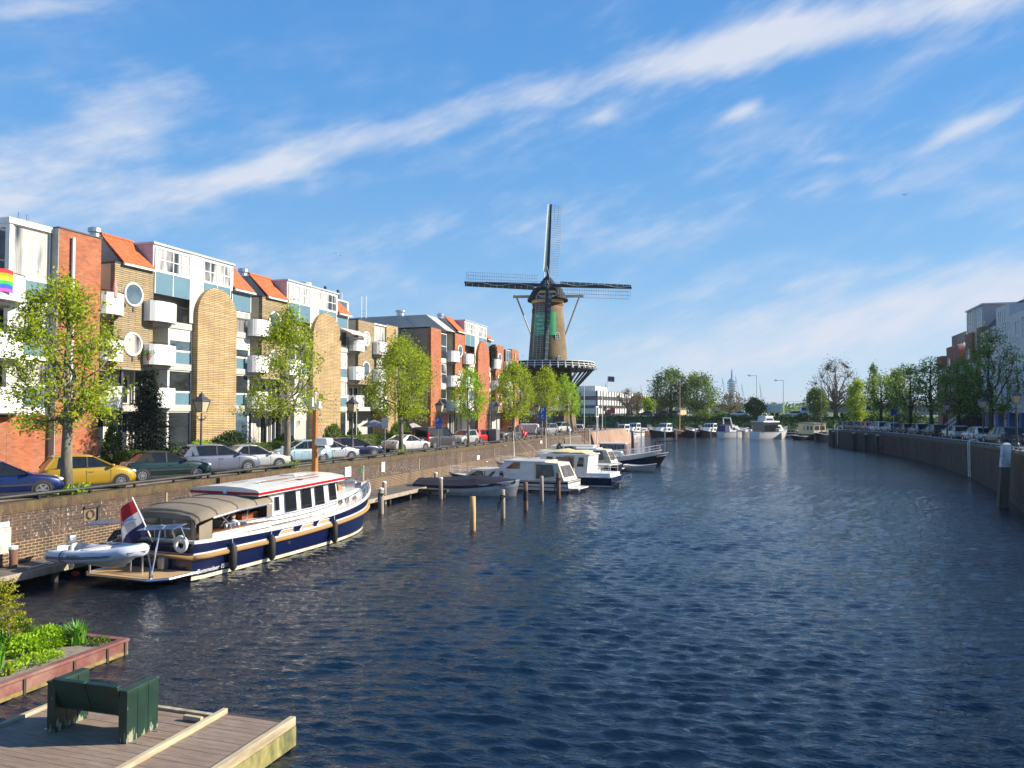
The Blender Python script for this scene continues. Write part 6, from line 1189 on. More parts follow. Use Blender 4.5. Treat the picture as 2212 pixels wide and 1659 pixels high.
class Hull:
    def __init__(s, L, B, fs, fm, fb, full=2.6, trn=.88, rake=.7, flare=.86, N=30, sh=.0):
        s.L, s.B, s.fs, s.fm, s.fb, s.full, s.trn, s.rake, s.flare, s.N = L, B, fs, fm, fb, full, trn, rake, flare, N
    def sheer(s, f): return s.fm + (s.fs - s.fm) * max(0, 1 - f / .5) ** 2 + (s.fb - s.fm) * max(0, (f - .35) / .65) ** 1.8
    def plan(s, f):
        a = s.trn + (1 - s.trn) * math.sin(min(f / .4, 1) * PI / 2)
        if f > .45: a *= max(0, 1 - ((f - .45) / .55) ** s.full) ** .9
        if f < .02: a *= .94 + .06 * f / .02
        return a
    def pt(s, f, t, off=0, side=1, z=None):
        """f 0 stern..1 bow, t 0 waterline..1 sheer (or z in metres)"""
        sh = s.sheer(f)
        if z is not None: t = z / sh
        fl = s.flare + (1 - s.flare) * max(0, t) ** .8 if t > 0 else s.flare * (1 + .5 * t)
        L = s.L - s.rake + s.rake * max(0, t); w_ = s.B / 2 * fl * s.plan(f)
        return (side * (w_ + off * min(1, w_ * 3)), f * L + (off if f > .99 else 0) + (0 if t > 0 else -t * .0), t * sh)
    def fs_(s, a=0, b=1): return [a + (b - a) * (1 - (1 - k / s.N) ** 1.35) for k in range(s.N + 1)]
    def outline(s, t=None, z=None, off=0, a=0, b=1):
        F = s.fs_(a, b); return [s.pt(f, t, off, 1, z) for f in F] + [s.pt(f, t, off, -1, z) for f in reversed(F[:-1] if b == 1 else F)]
    def strip(s, name, mat, par, z0=None, z1=None, t0=None, t1=None, off=0, rows=1, stern=True, solid=0, a=0, b=1):
        R = []
        for k in range(rows + 1):
            q = k / rows
            if t0 is not None: o = s.outline(t=t0 + (t1 - t0) * q, off=off, a=a, b=b)
            else:
                F = s.fs_(a, b); f0 = z0 if callable(z0) else (lambda f: z0); f1 = z1 if callable(z1) else (lambda f: z1)
                o = [s.pt(f, None, off, 1, f0(f) + (f1(f) - f0(f)) * q) for f in F] + [s.pt(f, None, off, -1, f0(f) + (f1(f) - f0(f)) * q) for f in reversed(F[:-1] if b == 1 else F)]
            R.append(o)
        g = MB(); g.loft(R, stern, False); ob = g.build(name, mat, par, False, True)
        if solid: m = ob.modifiers.new('s', 'SOLIDIFY'); m.thickness = solid
        m = ob.modifiers.new('e', 'EDGE_SPLIT'); m.split_angle = R_(40); return ob
    def deck(s, name, mat, par, dz=-.12, off=-.06):
        o = s.outline(t=1., off=off); g = MB(); F = s.fs_(); n = len(F)
        P = [(x, y, z + dz) for x, y, z in [s.pt(f, 1., off) for f in F]]; Q = [(-x, y, z) for x, y, z in P]
        g.loft([P, [(0, y, z + .03) for x, y, z in P], Q], False, False); return g.build(name, mat, par, False)
def cabin(par, y0, y1, w0, w1, z0, z1, sl0=.1, sl1=.3, inn=.1, mat=None, rmat=None, wins=(), front=None, rear=None, roof=.06, name='cabin', over=.06, dz=0):
    """tapered deckhouse; wins: (f0,f1,h0,h1[,slant]) on both sides"""
    mat = mat or gel; g = MB()
    b = [(-w0, y0, z0), (w0, y0, z0), (w1, y1, z0), (-w1, y1, z0)]; tp = [(-w0 + inn, y0 + sl0, z1), (w0 - inn, y0 + sl0, z1), (w1 - inn, y1 - sl1, z1 + dz), (-w1 + inn, y1 - sl1, z1 + dz)]
    c = g.hexa(b + tp).build(name, mat, par, False); bevel(c, .03)
    if roof:
        g = MB(); o = over; q = [(tp[0][0] - o, tp[0][1] - o, z1), (tp[1][0] + o, tp[1][1] - o, z1), (tp[2][0] + o, tp[2][1] + o, z1 + dz), (tp[3][0] - o, tp[3][1] + o, z1 + dz)]; g.hexa([(x, y, z - .01) for x, y, z in q] + [(x * .93, y, z + roof) for x, y, z in q]); bevel(g.build('roof', rmat or mat, par, False), .02)
    def sp(f, h, s, o=.012):
        yb = y0 + (y1 - y0) * f; yt = tp[0][1] + (tp[2][1] - tp[0][1]) * f; wb = w0 + (w1 - w0) * f; return (s * (wb - inn * h + o), yb + (yt - yb) * h, z0 + (z1 + dz * f - z0) * h)
    for w_ in wins:
        f0, f1, h0, h1 = w_[:4]; sk = w_[4] if len(w_) > 4 else 0
        for s in (-1, 1):
            q = [sp(f0, h0, s), sp(f1, h0, s), sp(f1 - sk, h1, s), sp(f0 + abs(sk) * .6, h1, s)]; g = MB(); g.hexa([*q, *[(x + s * .012, y, z) for x, y, z in q]]); wd = fixn(g.build('window', bwin, par, False))
            g = MB(); g.tube([(x + s * .014, y, z) for x, y, z in q + [q[0]]], .018, 4); g.build('frame', gel if mat is not gel else steel, wd, False)
    def face(yb, yt, wb, wt, h0, h1, n, nm):
        for k in range(n):
            a = -1 + 2 * (k + .08) / n; c_ = -1 + 2 * (k + .92) / n; g = MB(); q = []
            for (u_, h) in ((a, h0), (c_, h0), (c_, h1), (a, h1)): q.append((u_ * (wb + (wt - wb) * h) * .93, yb + (yt - yb) * h, z0 + (z1 - z0) * h))
            d = .014 if nm else -.014; g.hexa([*q, *[(x, y + d, z) for x, y, z in q]]); fixn(g.build('window', bwin, par, False))
    if front: face(y1, y1 - sl1, w1, w1 - inn, front[1], front[2], front[0], 1)
    if rear: face(y0, y0 + sl0, w0, w0 - inn, rear[1], rear[2], rear[0], 0)
    return c
def rails(par, H, a, b, h, n, mat=None, off=-.08, both=True, mid=True, close=False):
    g = MB(); m = mat or steel
    for s in ((1, -1) if both else (1,)):
        P = [H.pt(a + (b - a) * k / n, 1., off, s) for k in range(n + 1)]; T = [(x, y, z + h) for x, y, z in P]
        g.tube(T, .024, 5); 
        if mid: g.tube([(x, y, z + h * .5) for x, y, z in P], .010, 4)
        for p_, q in zip(P, T): g.cyl(p_, q, .014, n=5)
    if close: p_ = H.pt(b, 1, off, 1); q = H.pt(b, 1, off, -1); g.tube([(p_[0], p_[1], p_[2] + h), (0, p_[1] + .35, p_[2] + h + .05), (q[0], q[1], q[2] + h)], .018, 5)
    return g.build('guard_rail', m, par, False)
def fender(par, H, f, s=1, z=.55, r=.13, l=.75, top=None, mat=None):
    x, y, _ = H.pt(f, None, .0, s, z); g = MB(); g.smooth = True; xx_ = x + s * (r + .03); g.tube([(xx_, y, z + l / 2 + .06), (xx_, y, z + l / 2), (xx_, y, z + l / 2 - .1), (xx_, y, z - l / 2 + .1), (xx_, y, z - l / 2), (xx_, y, z - l / 2 - .05)], [.04, r * .6, r, r, r * .6, .04], 12); o = g.build('fender', mat or rubber, par, False)
    p_ = H.pt(f, 1., -.05, s); MB().tube([(xx_, y, z + l / 2), (p_[0], p_[1], p_[2] + .5)], .010, 4).build('rope', white, o, False); return o
GB = 'boats moored in the harbour'
# ---------- the blue and white motor yacht
BX, BY, BR = -21.45, 22.95, -R_(2.6)
by = thing('motor_yacht', 'large navy blue and white motor yacht with taupe canopy and red roof stripe, nearest boat', 'boat', (BX, BY, 0), BR)
H = Hull(14.9, 4.35, 1.42, 1.32, 2.02, 3.0, .90, .75, .93, 40)
rub = lambda f: .86 + (.38) * max(0, f - .35) ** 1.4 * 1.6
H.strip('hull', navy, by, z0=-.35, z1=lambda f: H.sheer(f), rows=6)
H.strip('boot_stripe', M('cream_boot_stripe', (.62, .57, .42), .5, var=.1, scale=4, stretch=(1, 1, .3), dirt=(.35, .30, .17)), by, z0=.03, z1=.17, off=.006)
H.strip('sheer_trim', gel, by, z0=lambda f: H.sheer(f) - .07, z1=lambda f: H.sheer(f) + .05, off=.025, solid=.09)
H.strip('white_rub_band', gel, by, z0=lambda f: rub(f) + .07, z1=lambda f: rub(f) + .14, off=.03, solid=.05)
# twisted rope rubbing strake
rope_m, tr_, brp = newmat('golden_twisted_rope'); wv = tr_.new('ShaderNodeTexWave', wave_type='BANDS', bands_direction='DIAGONAL'); wv.inputs['Scale'].default_value = 6.5; tr_.link(coords(tr_), wv.inputs['Vector']); tr_.link(ramp(tr_, wv.outputs['Fac'], [(.1, (.22, .12, .04)), (.5, (.52, .31, .12))]), brp.inputs['Base Color']); brp.inputs['Roughness'].default_value = .8; bump(tr_, brp, wv.outputs['Fac'], 1, .04)
g = MB(); g.smooth = True; F = H.fs_()
g.tube([H.pt(f, None, .07, 1, rub(f)) for f in F] + [H.pt(f, None, .07, -1, rub(f)) for f in reversed(F[:-1])] + [H.pt(0, None, .07, 1, rub(0))], .095, 8); g.build('rope_strake', rope_m, by, False)
H.deck('deck', deckm, by, -.02)
for i, f in enumerate((.335, .43, .515)):
    x, y, z = H.pt(f, None, .02, 1, rub(f) + .27); g = MB(); g.box(x - .02, x + .02, y - .42, y + .42, z - .02, z + .02); 
    q = [H.pt(f + d, None, .02, 1, rub(f) + h) for d, h in ((-.034, .16), (.034, .16), (.026, .34), (-.026, .34))]; MB().tube(q + [q[0]], .025, 5).build('freeing_port', gel, by, False); g = MB(); g.quad(*[H.pt(f + d, None, .012, 1, rub(f) + h) for d, h in ((-.032, .17), (.032, .17), (.024, .33), (-.024, .33))]); g.build('port_plate', teak, by, False)
# coachroof sides, deck house
cabin(by, 3.0, 4.6, 1.72, 1.66, 1.38, 1.75, 0, 0, .02, roof=0)
cc = cabin(by, 4.5, 9.9, 1.62, 1.48, 1.38, 2.72, .05, .12, .12, wins=((.07, .13, .42, .85), (.20, .36, .30, .93), (.43, .58, .30, .93), (.635, .775, .32, .93), (.86, .97, .38, .93)), front=(3, .4, .9), rear=None, roof=0, dz=.10, name='deckhouse')
for o in [c for c in cc.children]: pass
# roof with red band and crown
g = MB(); g.smooth = False; R = []
for k in range(9):
    y = 3.6 + 6.5 * k / 8; w_ = 1.78 - .16 * (k / 8) ** 1.5; zz = 2.70 + .12 * k / 8; R.append([(-w_, y, zz), (-w_, y, zz + .19), (-w_ * .93, y, zz + .25), (-w_ * .5, y, zz + .34), (0, y, zz + .37), (w_ * .5, y, zz + .34), (w_ * .93, y, zz + .25), (w_, y, zz + .19), (w_, y, zz)])
g.loft(R, True, True); rf = fixn(g.build('roof', gel, by, False))
g = MB()
g.loft([[(w_, y, z) for w_, y, z in ((s * (1.786 - .16 * (k / 8) ** 1.5), 3.59 + 6.52 * k / 8, 2.70 + .12 * k / 8 + h) for h in (.04, .15))] for s, k in [(1, k) for k in range(9)]], False, False); g.loft([[(-(1.786 - .16 * (k / 8) ** 1.5), 3.59 + 6.52 * k / 8, 2.70 + .12 * k / 8 + h) for h in (.04, .15)] for k in range(9)], False, False)
g.quad((-1.78, 3.592, 2.74), (1.78, 3.592, 2.74), (1.78, 3.592, 2.85), (-1.78, 3.592, 2.85)); g.quad((-1.62, 10.108, 2.86), (1.62, 10.108, 2.86), (1.62, 10.108, 2.97), (-1.62, 10.108, 2.97)); o = g.build('red_stripe', redp, rf, False); o.modifiers.new('t', 'SOLIDIFY').thickness = .008
MB().sphere((.1, 3.56, 2.83), .12, 10, 8, (.8, .7, 1)).build('searchlight', gel, rf, False)
bevel(MB().box(-.75, .75, 4.9, 7.6, 3.03, 3.09).build('solar_panel', M('roof_hatch_grey', (.40, .39, .37), .25), rf, False), .02); bevel(MB().box(-.6, .3, 8.0, 8.9, 3.12, 3.19).build('hatch', gel, rf, False), .02)
g = MB(); g.cyl((.6, 5.2, 3.12), (.95, 8.8, 3.2), .02); g.cyl((1.1, 6.0, 3.05), (1.2, 8.6, 3.12), .02); g.build('boat_hook', wood, rf, False); MB().blob(.05, .95, 1.25, 7.0, 7.35, 3.0, 3.1).build('cleaning_brush', blackm, rf, False)
# fore cabin trunk
cabin(by, 9.9, 12.9, 1.5, .95, 1.38, 1.98, 0, .25, .08, roof=.05, over=.02, dz=.12, name='trunk_cabin')
for f in (.665, .72, .785):
    y = f * 14.6 + .3; w_ = 1.5 - .55 * (y - 9.9) / 3.0 + .02
    g = MB(); g.ring((w_, y, 1.74), 'x', .13, .03, 16, 5); p_ = g.build('porthole', steel, by, False); MB().disc((w_ - .02, y, 1.74), 'x', .12, .03, 16).build('pane', wood, p_, False)
MB().hexa([(-.25, 11.7, 2.1), (.25, 11.7, 2.1), (.25, 12.1, 2.12), (-.25, 12.1, 2.12), (-.16, 11.78, 2.36), (.16, 11.78, 2.36), (.16, 12.02, 2.36), (-.16, 12.02, 2.36)]).build('deck_box', M('orange_varnish', (.38, .145, .04), .4), by, False)
MB().cyl((0, 11.9, 2.36), (0, 11.9, 2.66), .07).build('deck_light', steel, by, False)
# mast
g = MB(); g.loft([[(-.55 + a * r, 10.75 + b * r, z) for a, b in ((-1, -1), (1, -1), (1, 1), (-1, 1))] for z, r in ((1.9, .125), (4.5, .12), (6.25, .105))]); ms = g.build('mast', M('orange_varnish'), by, False); bevel(ms, .03)
g = MB(); g.cyl((-.55, 10.75, 6.25), (-.55, 10.75, 7.1), .03); g.box(-.85, -.25, 10.6, 10.9, 6.35, 6.42); g.blob(.05, -.86, -.7, 10.65, 10.85, 6.42, 6.9); g.blob(.05, -.42, -.25, 10.65, 10.85, 6.42, 6.7); g.sphere((-.55, 10.75, 7.1), .08); g.build('masthead_lights', white, ms, False)
MB().blob(.12, -.35, .45, 10.35, 10.95, 4.45, 4.85).build('radar_dome', gel, ms, False); g = MB(); g.lathe([(.08, 0), (.2, .1), (.16, .3), (.1, .4), (.01, .42)], 12, (-.15, 10.7, 3.95)); g.build('horn', gel, ms, False)
g = MB(); [g.cyl((-.55, 10.75, 6.2), q, .008, n=4) for q in ((1.2, 10.2, 2.0), (-1.7, 10.2, 1.9), (0, 14.2, 2.3), (.1, 12.5, 2.2))]; g.build('stay', steel, ms, False)
# aft canopy
g = MB(); g.smooth = True; R = []
def cprof(w_, zt, zb): return [(-w_, zb), (-w_, zt - .36), (-w_ * .96, zt - .24), (-w_ * .80, zt - .12), (-w_ * .4, zt - .02), (0, zt), (w_ * .4, zt - .02), (w_ * .80, zt - .12), (w_ * .96, zt - .24), (w_, zt - .36), (w_, zb)]
for y, w_, zt in ((.35, 1.58, 2.38), (.45, 1.66, 2.48), (1.3, 1.72, 2.62), (2.4, 1.76, 2.70), (3.9, 1.78, 2.74), (4.55, 1.74, 2.74)): R.append([(x, y, z) for x, z in cprof(w_, zt, zt - .40)])
g.loft(R, False, False); cn = g.build('canopy', taupe, by, False); cn.modifiers.new('t', 'SOLIDIFY').thickness = .02; cn.modifiers.new('e', 'EDGE_SPLIT').split_angle = R_(50)
def curtain(y0, y1, z0, z1a, z1b, nm, mat, x=1.72):
    for s in (1, -1): o = MB().quad((s * x, y0, z0), (s * x, y1, z0), (s * x, y1, z1b), (s * x, y0, z1a)).build(nm, mat, by, False); o.modifiers.new('t', 'SOLIDIFY').thickness = .015
curtain(.38, 1.05, 1.42, 1.95, 2.1, 'canopy_side', taupe); curtain(4.2, 4.55, 1.75, 2.3, 2.3, 'canopy_side', taupe)
g = MB(); g.quad((-1.6, .37, 1.42), (1.6, .37, 1.42), (1.56, .36, 1.95), (1.3, .36, 2.30), (0, .36, 2.38), (-1.3, .36, 2.30), (-1.56, .36, 1.95)); o = g.build('canopy_back', taupe, by, False); o.modifiers.new('t', 'SOLIDIFY').thickness = .02
for x0, x1 in ((-1.35, -.15), (.0, 1.35)): MB().box(x0, x1, .325, .34, 1.52, 2.15).build('canopy_window', vinyl, by, False)
g = MB(); g.tube([(1.74, 1.05, 2.16), (1.78, 2.4, 2.29), (1.80, 4.2, 2.34)], .045, 6); g.tube([(1.7, 3.0, 1.75), (1.74, 3.0, 2.3)], .02, 5); g.tube([(1.7, 1.5, 2.2), (1.6, 2.2, 1.75)], .02, 5); g.tube([(1.7, 2.1, 2.25), (1.6, 1.6, 1.75)], .02, 5); g.build('canopy_frame', steel, by, False)
g = MB()
for y, w_, zt in ((.47, 1.67, 2.50), (1.3, 1.725, 2.64), (2.4, 1.765, 2.72), (3.5, 1.78, 2.75), (4.5, 1.76, 2.76)): g.tube([(x * 1.004, y, z + .006) for x, z in cprof(w_, zt, zt - .40)], .014, 4)
g.build('canopy_seam', M('dark_taupe_seam', (.175, .142, .105), .9), cn, False)
# cockpit interior
MB().box(-1.6, 1.6, .5, 4.5, 1.4, 1.45).build('cockpit_sole', wood, by, False); MB().box(-1.55, 1.55, 4.4, 4.5, 1.45, 2.6).build('companionway', M('dark_cabin_interior', (.03, .018, .012), .7), by, False); g = MB(); g.box(-1.55, -1.1, 1, 4.2, 1.45, 1.9); g.box(.6, 1.2, 3.3, 4.3, 1.45, 2.0); g.build('cockpit_seat', wood, by, False)
MB().box(1.55, 1.74, 1.05, 4.5, 1.38, 1.60).build('coaming', gel, by, False); MB().box(-1.74, -1.55, .5, 4.5, 1.38, 1.74).build('coaming', gel, by, False); MB().box(1.56, 1.76, 1.05, 4.5, 1.60, 1.65).build('coaming_rail', wood, by, False)
rails(by, H, .10, .66, .50, 8, both=True, off=-.12, mid=False); rails(by, H, .66, .97, .52, 5, off=-.1, mid=True, close=True)
# bulwark forward
H.strip('bulwark', gel, by, z0=lambda f: H.sheer(f) - .02, z1=lambda f: H.sheer(f) + .03 + .25 * max(0, (f - .78) / .22), off=-.03, solid=.04, a=.0)
MB().blob(.08, -.3, .35, 13.1, 13.75, 2.05, 2.45).build('windlass', steel, by, False); MB().cyl((0, 14.5, 2.2), (0, 14.5, 3.2), .02).build('jackstaff', white, by, False)
g = MB(); g.hexa([(-.02, 14.1, 2.8), (.02, 14.1, 2.8), (.02, 14.48, 2.9), (-.02, 14.48, 2.9), (-.02, 14.15, 3.05), (.02, 14.15, 3.05), (.02, 14.48, 3.15), (-.02, 14.48, 3.15)]); g.build('burgee', M('green_burgee', (.02, .12, .05), .8), by, False)
for f in (.115, .265, .575): fender(by, H, f, 1, .62, .155, .95)
MB().disc((H.pt(.355, None, .01, 1, .62)), 'x', .07, .03, 12).build('exhaust_outlet', steel, by, False)
p_ = H.pt(.062, None, .03, 1, .33); q = H.pt(.12, None, .03, 1, .33); text_mesh('lettering', 'Bommelaer 1500', .23, white, by, axes_mtx(p_, Vector(q) - Vector(p_), (0, 0, 1)), .004, .25)
g = MB(); g.ring((1.35, -.12, 1.35), 'y', .24, .085, 20, 8); g.build('life_buoy', gel, by, False, True)
# swim platform
pl = MB(); pl.prism([(-1.75, -.05), (-1.75, -1.35), (-1.4, -1.62), (1.4, -1.62), (1.85, -1.2), (1.95, -.05)], 'z', .30, .38); sp_ = fixn(pl.build('swim_platform', teak, by, False))
MB().tube([(-1.75, -.05, .34), (-1.77, -1.37, .34), (-1.4, -1.66, .34), (1.4, -1.66, .34), (1.88, -1.2, .34), (1.98, .0, .34)], .055, 8).build('platform_edge', steel, sp_, False)
g = MB()
for x, y in ((-1.5, -1.5), (1.4, -1.55)): g.cyl((x, y, .38), (x, y, .72), .05)
for x in (-.2, .35): g.cyl((x, -.9, .38), (x, -.9, 1.0), .035)
g.cyl((1.35, -1.4, .38), (.5, -.8, 1.1), .025); g.cyl((1.4, -1.5, .5), (1.25, -1.0, 2.0), .03); g.cyl((-1.2, -1.2, 1.45), (1.0, -1.2, 1.45), .03); g.build('davit', steel, by, False)
g = MB()
for x in (-.9, 1.1): g.tube([(x, -.1, 1.4), (x, -.35, 2.0), (x, -.8, 2.12)], .035, 6); g.tube([(x + .5, -.1, 1.4), (x + .4, -.3, 2.0)], .03, 6)
for x in (-.5, 0, .5): g.cyl((x, .0, 1.4), (x, -.05, 1.9), .02)
g.tube([(-1.6, .05, 1.9), (1.6, .05, 1.9)], .025, 5); g.build('stern_rail', steel, by, False)
for x0, x1, dz in ((-2.3, -.35, .02), (.25, 1.95, -.05)):
    g = MB(); g.hexa([(x0, -1.1, 1.95 + dz), (x1, -1.1, 2.1 + dz), (x1, -.45, 2.2 + dz), (x0, -.45, 2.05 + dz), (x0, -1.1, 1.98 + dz), (x1, -1.1, 2.13 + dz), (x1, -.45, 2.23 + dz), (x0, -.45, 2.08 + dz)]); bevel(g.build('solar_panel', M('solar_panel_blue', (.10, .16, .30), .12, .2), by, False), .012)
MB().blob(.06, .45, .75, -.35, -.05, .38, .85).build('bucket', galv, by, False)
# ensign
g = MB(); g.cyl((.05, -.15, 1.35), (-.35, -.75, 3.05), .025); fs = g.build('flagstaff', white, by, False)
for k, (c, nm) in enumerate((((.40, .01, .015), 'red'), ((.62, .60, .60), 'white'), ((.02, .02, .09), 'blue'))):
    g = MB(); A = Vector((-.34, -.73, 2.98)); Bv = Vector((-.06, -.31, 1.80)); R = []
    for j in range(7):
        s_ = j / 6; L_ = []
        for e in (k / 3, (k + 1) / 3): p0 = A + (Bv - A) * e; dr_ = Vector((-1.0 + .25 * e, -.25, -1.25 + .25 * e)); L_.append(tuple(p0 + dr_ * s_ * (.45 + .62 * e) + Vector((.05 * math.sin(s_ * 7), .09 * math.sin(s_ * 5 + 1), 0)) + Vector((0, 0, .1 * math.sin(s_ * 3)))))
        R.append(L_)
    g.loft(R, False, False); o = g.build('ensign_' + nm + '_stripe', M('ensign_' + nm, c, .8), fs, False); o.modifiers.new('t', 'SOLIDIFY').thickness = .006
# skipper asleep in the cockpit: head and shoulder above the coaming
def figure(name, label, loc, rz, J, E, rad, skin, clothes, hair, head, hr=.105, parent=None, cat='person', legs_from=None, haircut=None):
    t = thing(name, label, cat, loc, rz); me = bpy.data.meshes.new('body'); me.from_pydata(J, E, []); ob = bpy.data.objects.new('body', me); COL.objects.link(ob); ob.parent = t
    bpy.context.view_layer.objects.active = ob; m = ob.modifiers.new('skin', 'SKIN'); me.skin_vertices.new() if hasattr(me.skin_vertices, 'new') and not me.skin_vertices else None
    if not me.skin_vertices:
        with bpy.context.temp_override(object=ob, active_object=ob): bpy.ops.mesh.customdata_skin_add()
    for i, r_ in enumerate(rad): me.skin_vertices[0].data[i].radius = (r_, r_ * .82)
    me.skin_vertices[0].data[0].use_root = True; ob.modifiers.new('sub', 'SUBSURF').levels = 2; ob.modifiers['sub'].render_levels = 2; me.materials.append(clothes)
    g = MB(); g.smooth = True; hx, hy, hz = head; g.sphere(head, hr, 14, 10, (.82, .95, 1.18)); g.sphere((hx, hy + hr * .95, hz - .01), .018, 6, 5); g.sphere((hx - hr * .8, hy, hz), .03, 6, 5, (.4, 1, 1)); g.sphere((hx + hr * .8, hy, hz), .03, 6, 5, (.4, 1, 1)); hd = g.build('head', skin, t, False)
    g = MB(); g.smooth = True; g.sphere((hx, hy - .015, hz + .03), hr * 1.06, 12, 9, (.86, .98, 1.08)); [None]; hobj = g.build('hair', hair, t, False)
    for v in hobj.data.vertices:
        if v.co.z < hz + .0 and v.co.y > hy - .02: v.co.z = hz + .02; v.co.y = min(v.co.y, hy + .06)
    g = MB(); [g.sphere((hx + s * .035, hy + hr * .88, hz + .02), .012, 6, 5) for s in (-1, 1)]; g.build('eyes', blackm, hd, False)
    return t
skin = M('skin', (.50, .30, .21), .6, var=.05); grey_h = M('grey_hair', (.30, .28, .26), .9)
figure('person', 'grey haired man in a white shirt resting in the cockpit of the blue yacht', (BX + 1.45, BY + 2.6, 1.08), R_(200), [(0, 0, .3), (0, 0, .55), (0, .02, .72), (0, .05, .80), (.19, .03, .66), (.26, .16, .5), (.18, .34, .62), (-.19, .03, .66), (-.28, .2, .5), (-.15, .36, .6), (.1, .3, .3), (-.1, .3, .3)], [(0, 1), (1, 2), (2, 3), (2, 4), (4, 5), (5, 6), (2, 7), (7, 8), (8, 9), (0, 10), (0, 11)], [.15, .17, .13, .06, .075, .05, .04, .075, .05, .04, .09, .09], skin, M('white_shirt', (.62, .63, .66), .8), grey_h, (0, .09, .93))
# inflatable dinghy hanging across the stern
rb = thing('inflatable_dinghy', 'light grey inflatable dinghy hanging across the stern of the blue yacht', 'dinghy', (-21.9, 21.05, 1.12), -R_(4))
ribm = M('grey_inflatable_tube', (.50, .54, .60), .45, var=.04)
g = MB(); g.smooth = True; T = [(-2.0, -.62, .0), (-1.5, -.64, .0), (-.4, -.66, .05), (.7, -.60, .16), (1.45, -.36, .28), (1.72, 0, .31), (1.45, .36, .28), (.7, .60, .16), (-.4, .66, .05), (-1.5, .64, .0), (-2.0, .62, .0)]
P = []
for i in range(len(T) - 1):
    for k in range(4): P.append(tuple(np.array(T[i]) + (np.array(T[i + 1]) - np.array(T[i])) * k / 4))
P.append(T[-1]); rad = [.10] + [.19] * 2 + [.215] * (len(P) - 6) + [.19] * 2 + [.10]; g.tube(P, rad, 14); g.build('tube', ribm, rb, False)
g = MB(); off = [(x * 1.0 + (.0), y * 1.0, z) for x, y, z in P]
def push(p_, d): v = Vector((p_[0] - min(p_[0], .6), p_[1], 0)); v = v.normalized() * d if v.length > .01 else Vector((d, 0, 0)); return (p_[0] + v.x, p_[1] + v.y, p_[2])
g.tube([push(p_, .205) for p_ in P[2:-2]], .025, 6); g.tube([(a, b, c - .05) for a, b, c in [push(p_, .20) for p_ in P[2:-2]]], .018, 6); g.build('rubbing_strake', M('dark_grey_strake', (.07, .08, .11), .6), rb, False)
g = MB(); g.smooth = True; g.loft([[(x, -w_, zt), (x, -w_ * .6, zb + (zt - zb) * .35), (x, 0, zb), (x, w_ * .6, zb + (zt - zb) * .35), (x, w_, zt)] for x, w_, zt, zb in ((-1.7, .55, -.02, -.22), (-.5, .56, .0, -.36), (.4, .50, .06, -.40), (1.0, .36, .14, -.28), (1.5, .12, .24, .05))], True, True); g.build('hull', M('pale_grey_gelcoat', (.55, .56, .54), .35), rb, False)
g = MB(); g.box(-1.72, -1.64, -.5, .5, -.1, .32); g.box(-.5, -.1, -.5, .5, .1, .28); g.build('seat', M('pale_grey_gelcoat'), rb, False)
g = MB(); g.blob(.05, -1.72, -1.5, -.15, .15, .35, .65); mo_ = g.build('outboard_motor', galv, rb, False, True); MB().blob(.02, -1.60, -1.52, -.05, .05, -.55, .3).build('motor_leg', M('pale_grey_gelcoat'), rb, False)
g = MB(); [g.lathe([(.205, 0), (.22, .0), (.22, .06), (.205, .06)], 14, (0, 0, 0)) for _ in ()]; 
for xx0, wd in ((-1.12, .09), (-.96, .05)):
    g.loft([[(xx, -.645 + r_ * math.cos(a), .02 + r_ * math.sin(a)) for a in np.linspace(0, 2 * PI, 17)[:-1]] for xx, r_ in ((xx0, .222), (xx0 + wd, .222))], True, False)
g.build('tube_band', M('dark_grey_strake'), rb, False); text_mesh('lettering', 'HIGHFIELD', .13, M('dark_grey_strake'), rb, axes_mtx((-.42, -.875, .10), (1, 0, .02), (0, .3, 1)), .003, .3)
g = MB(); [g.tube([(x, -.78, .16), (x + .1, -.80, .12), (x + .22, -.78, .17)], .015, 4) for x in (-.1, .5)]; g.build('grab_rope', M('dark_grey_strake'), rb, False)
t = thing('buoy', 'small orange float in the dark water under the dinghy', 'buoy', (*onz(294 / 2 - 2 + 18, 1238, .1), .1)); g = MB(); g.smooth = True; g.sphere((0, 0, 0), .13, 12, 8, (1.4, 1, .7)); g.build('float', M('orange_float', (.65, .06, .01), .5), t, False)
t = thing('mooring_line', 'pale mooring rope from the jetty post to the blue yacht', 'rope', (-24.5, 20, .7)); A = (*onz(60, 1228, .75), .75); MB().tube([A, (-23.4, 22.0, 1.1), (-22.9, 23.1, 1.5)], .02, 5).build('rope', M('pale_rope', (.5, .47, .4), .9), t)

# ---------- general cruiser builder
def boat(label, pos, rz, L, B, fr, hull=gel, boot=None, band=None, rake=.6, full=2.2, parts=None, name='motor_boat', rail=(.5, .97, .5), deckc=None, group=GB, top=None, N=18, fl=.85, railm=None, cat='boat'):
    t = thing(name, label, cat, (pos[0], pos[1], 0), rz, group); Hh = Hull(L, B, fr[0], fr[1], fr[2], full, .86, rake, fl, N)
    Hh.strip('hull', hull, t, z0=-.3, z1=lambda f: Hh.sheer(f), rows=5)
    if boot: Hh.strip('boot_stripe', boot, t, z0=.02, z1=.13, off=.006)
    if band: Hh.strip('hull_band', band[0], t, z0=lambda f: Hh.sheer(f) - band[2], z1=lambda f: Hh.sheer(f) - band[1], off=.012)
    if top: Hh.strip('topside', top[0], t, z0=lambda f: Hh.sheer(f) - top[1], z1=lambda f: Hh.sheer(f) + .02, off=.015)
    Hh.strip('gunwale', gel if hull is not gel else galv, t, z0=lambda f: Hh.sheer(f) - .03, z1=lambda f: Hh.sheer(f) + .04, off=.02, solid=.06); Hh.deck('deck', deckc or deckm, t, .0)
    if rail: rails(t, Hh, rail[0], rail[1], rail[2], 6, close=True, mat=railm)
    if parts: parts(t, Hh)
    return t
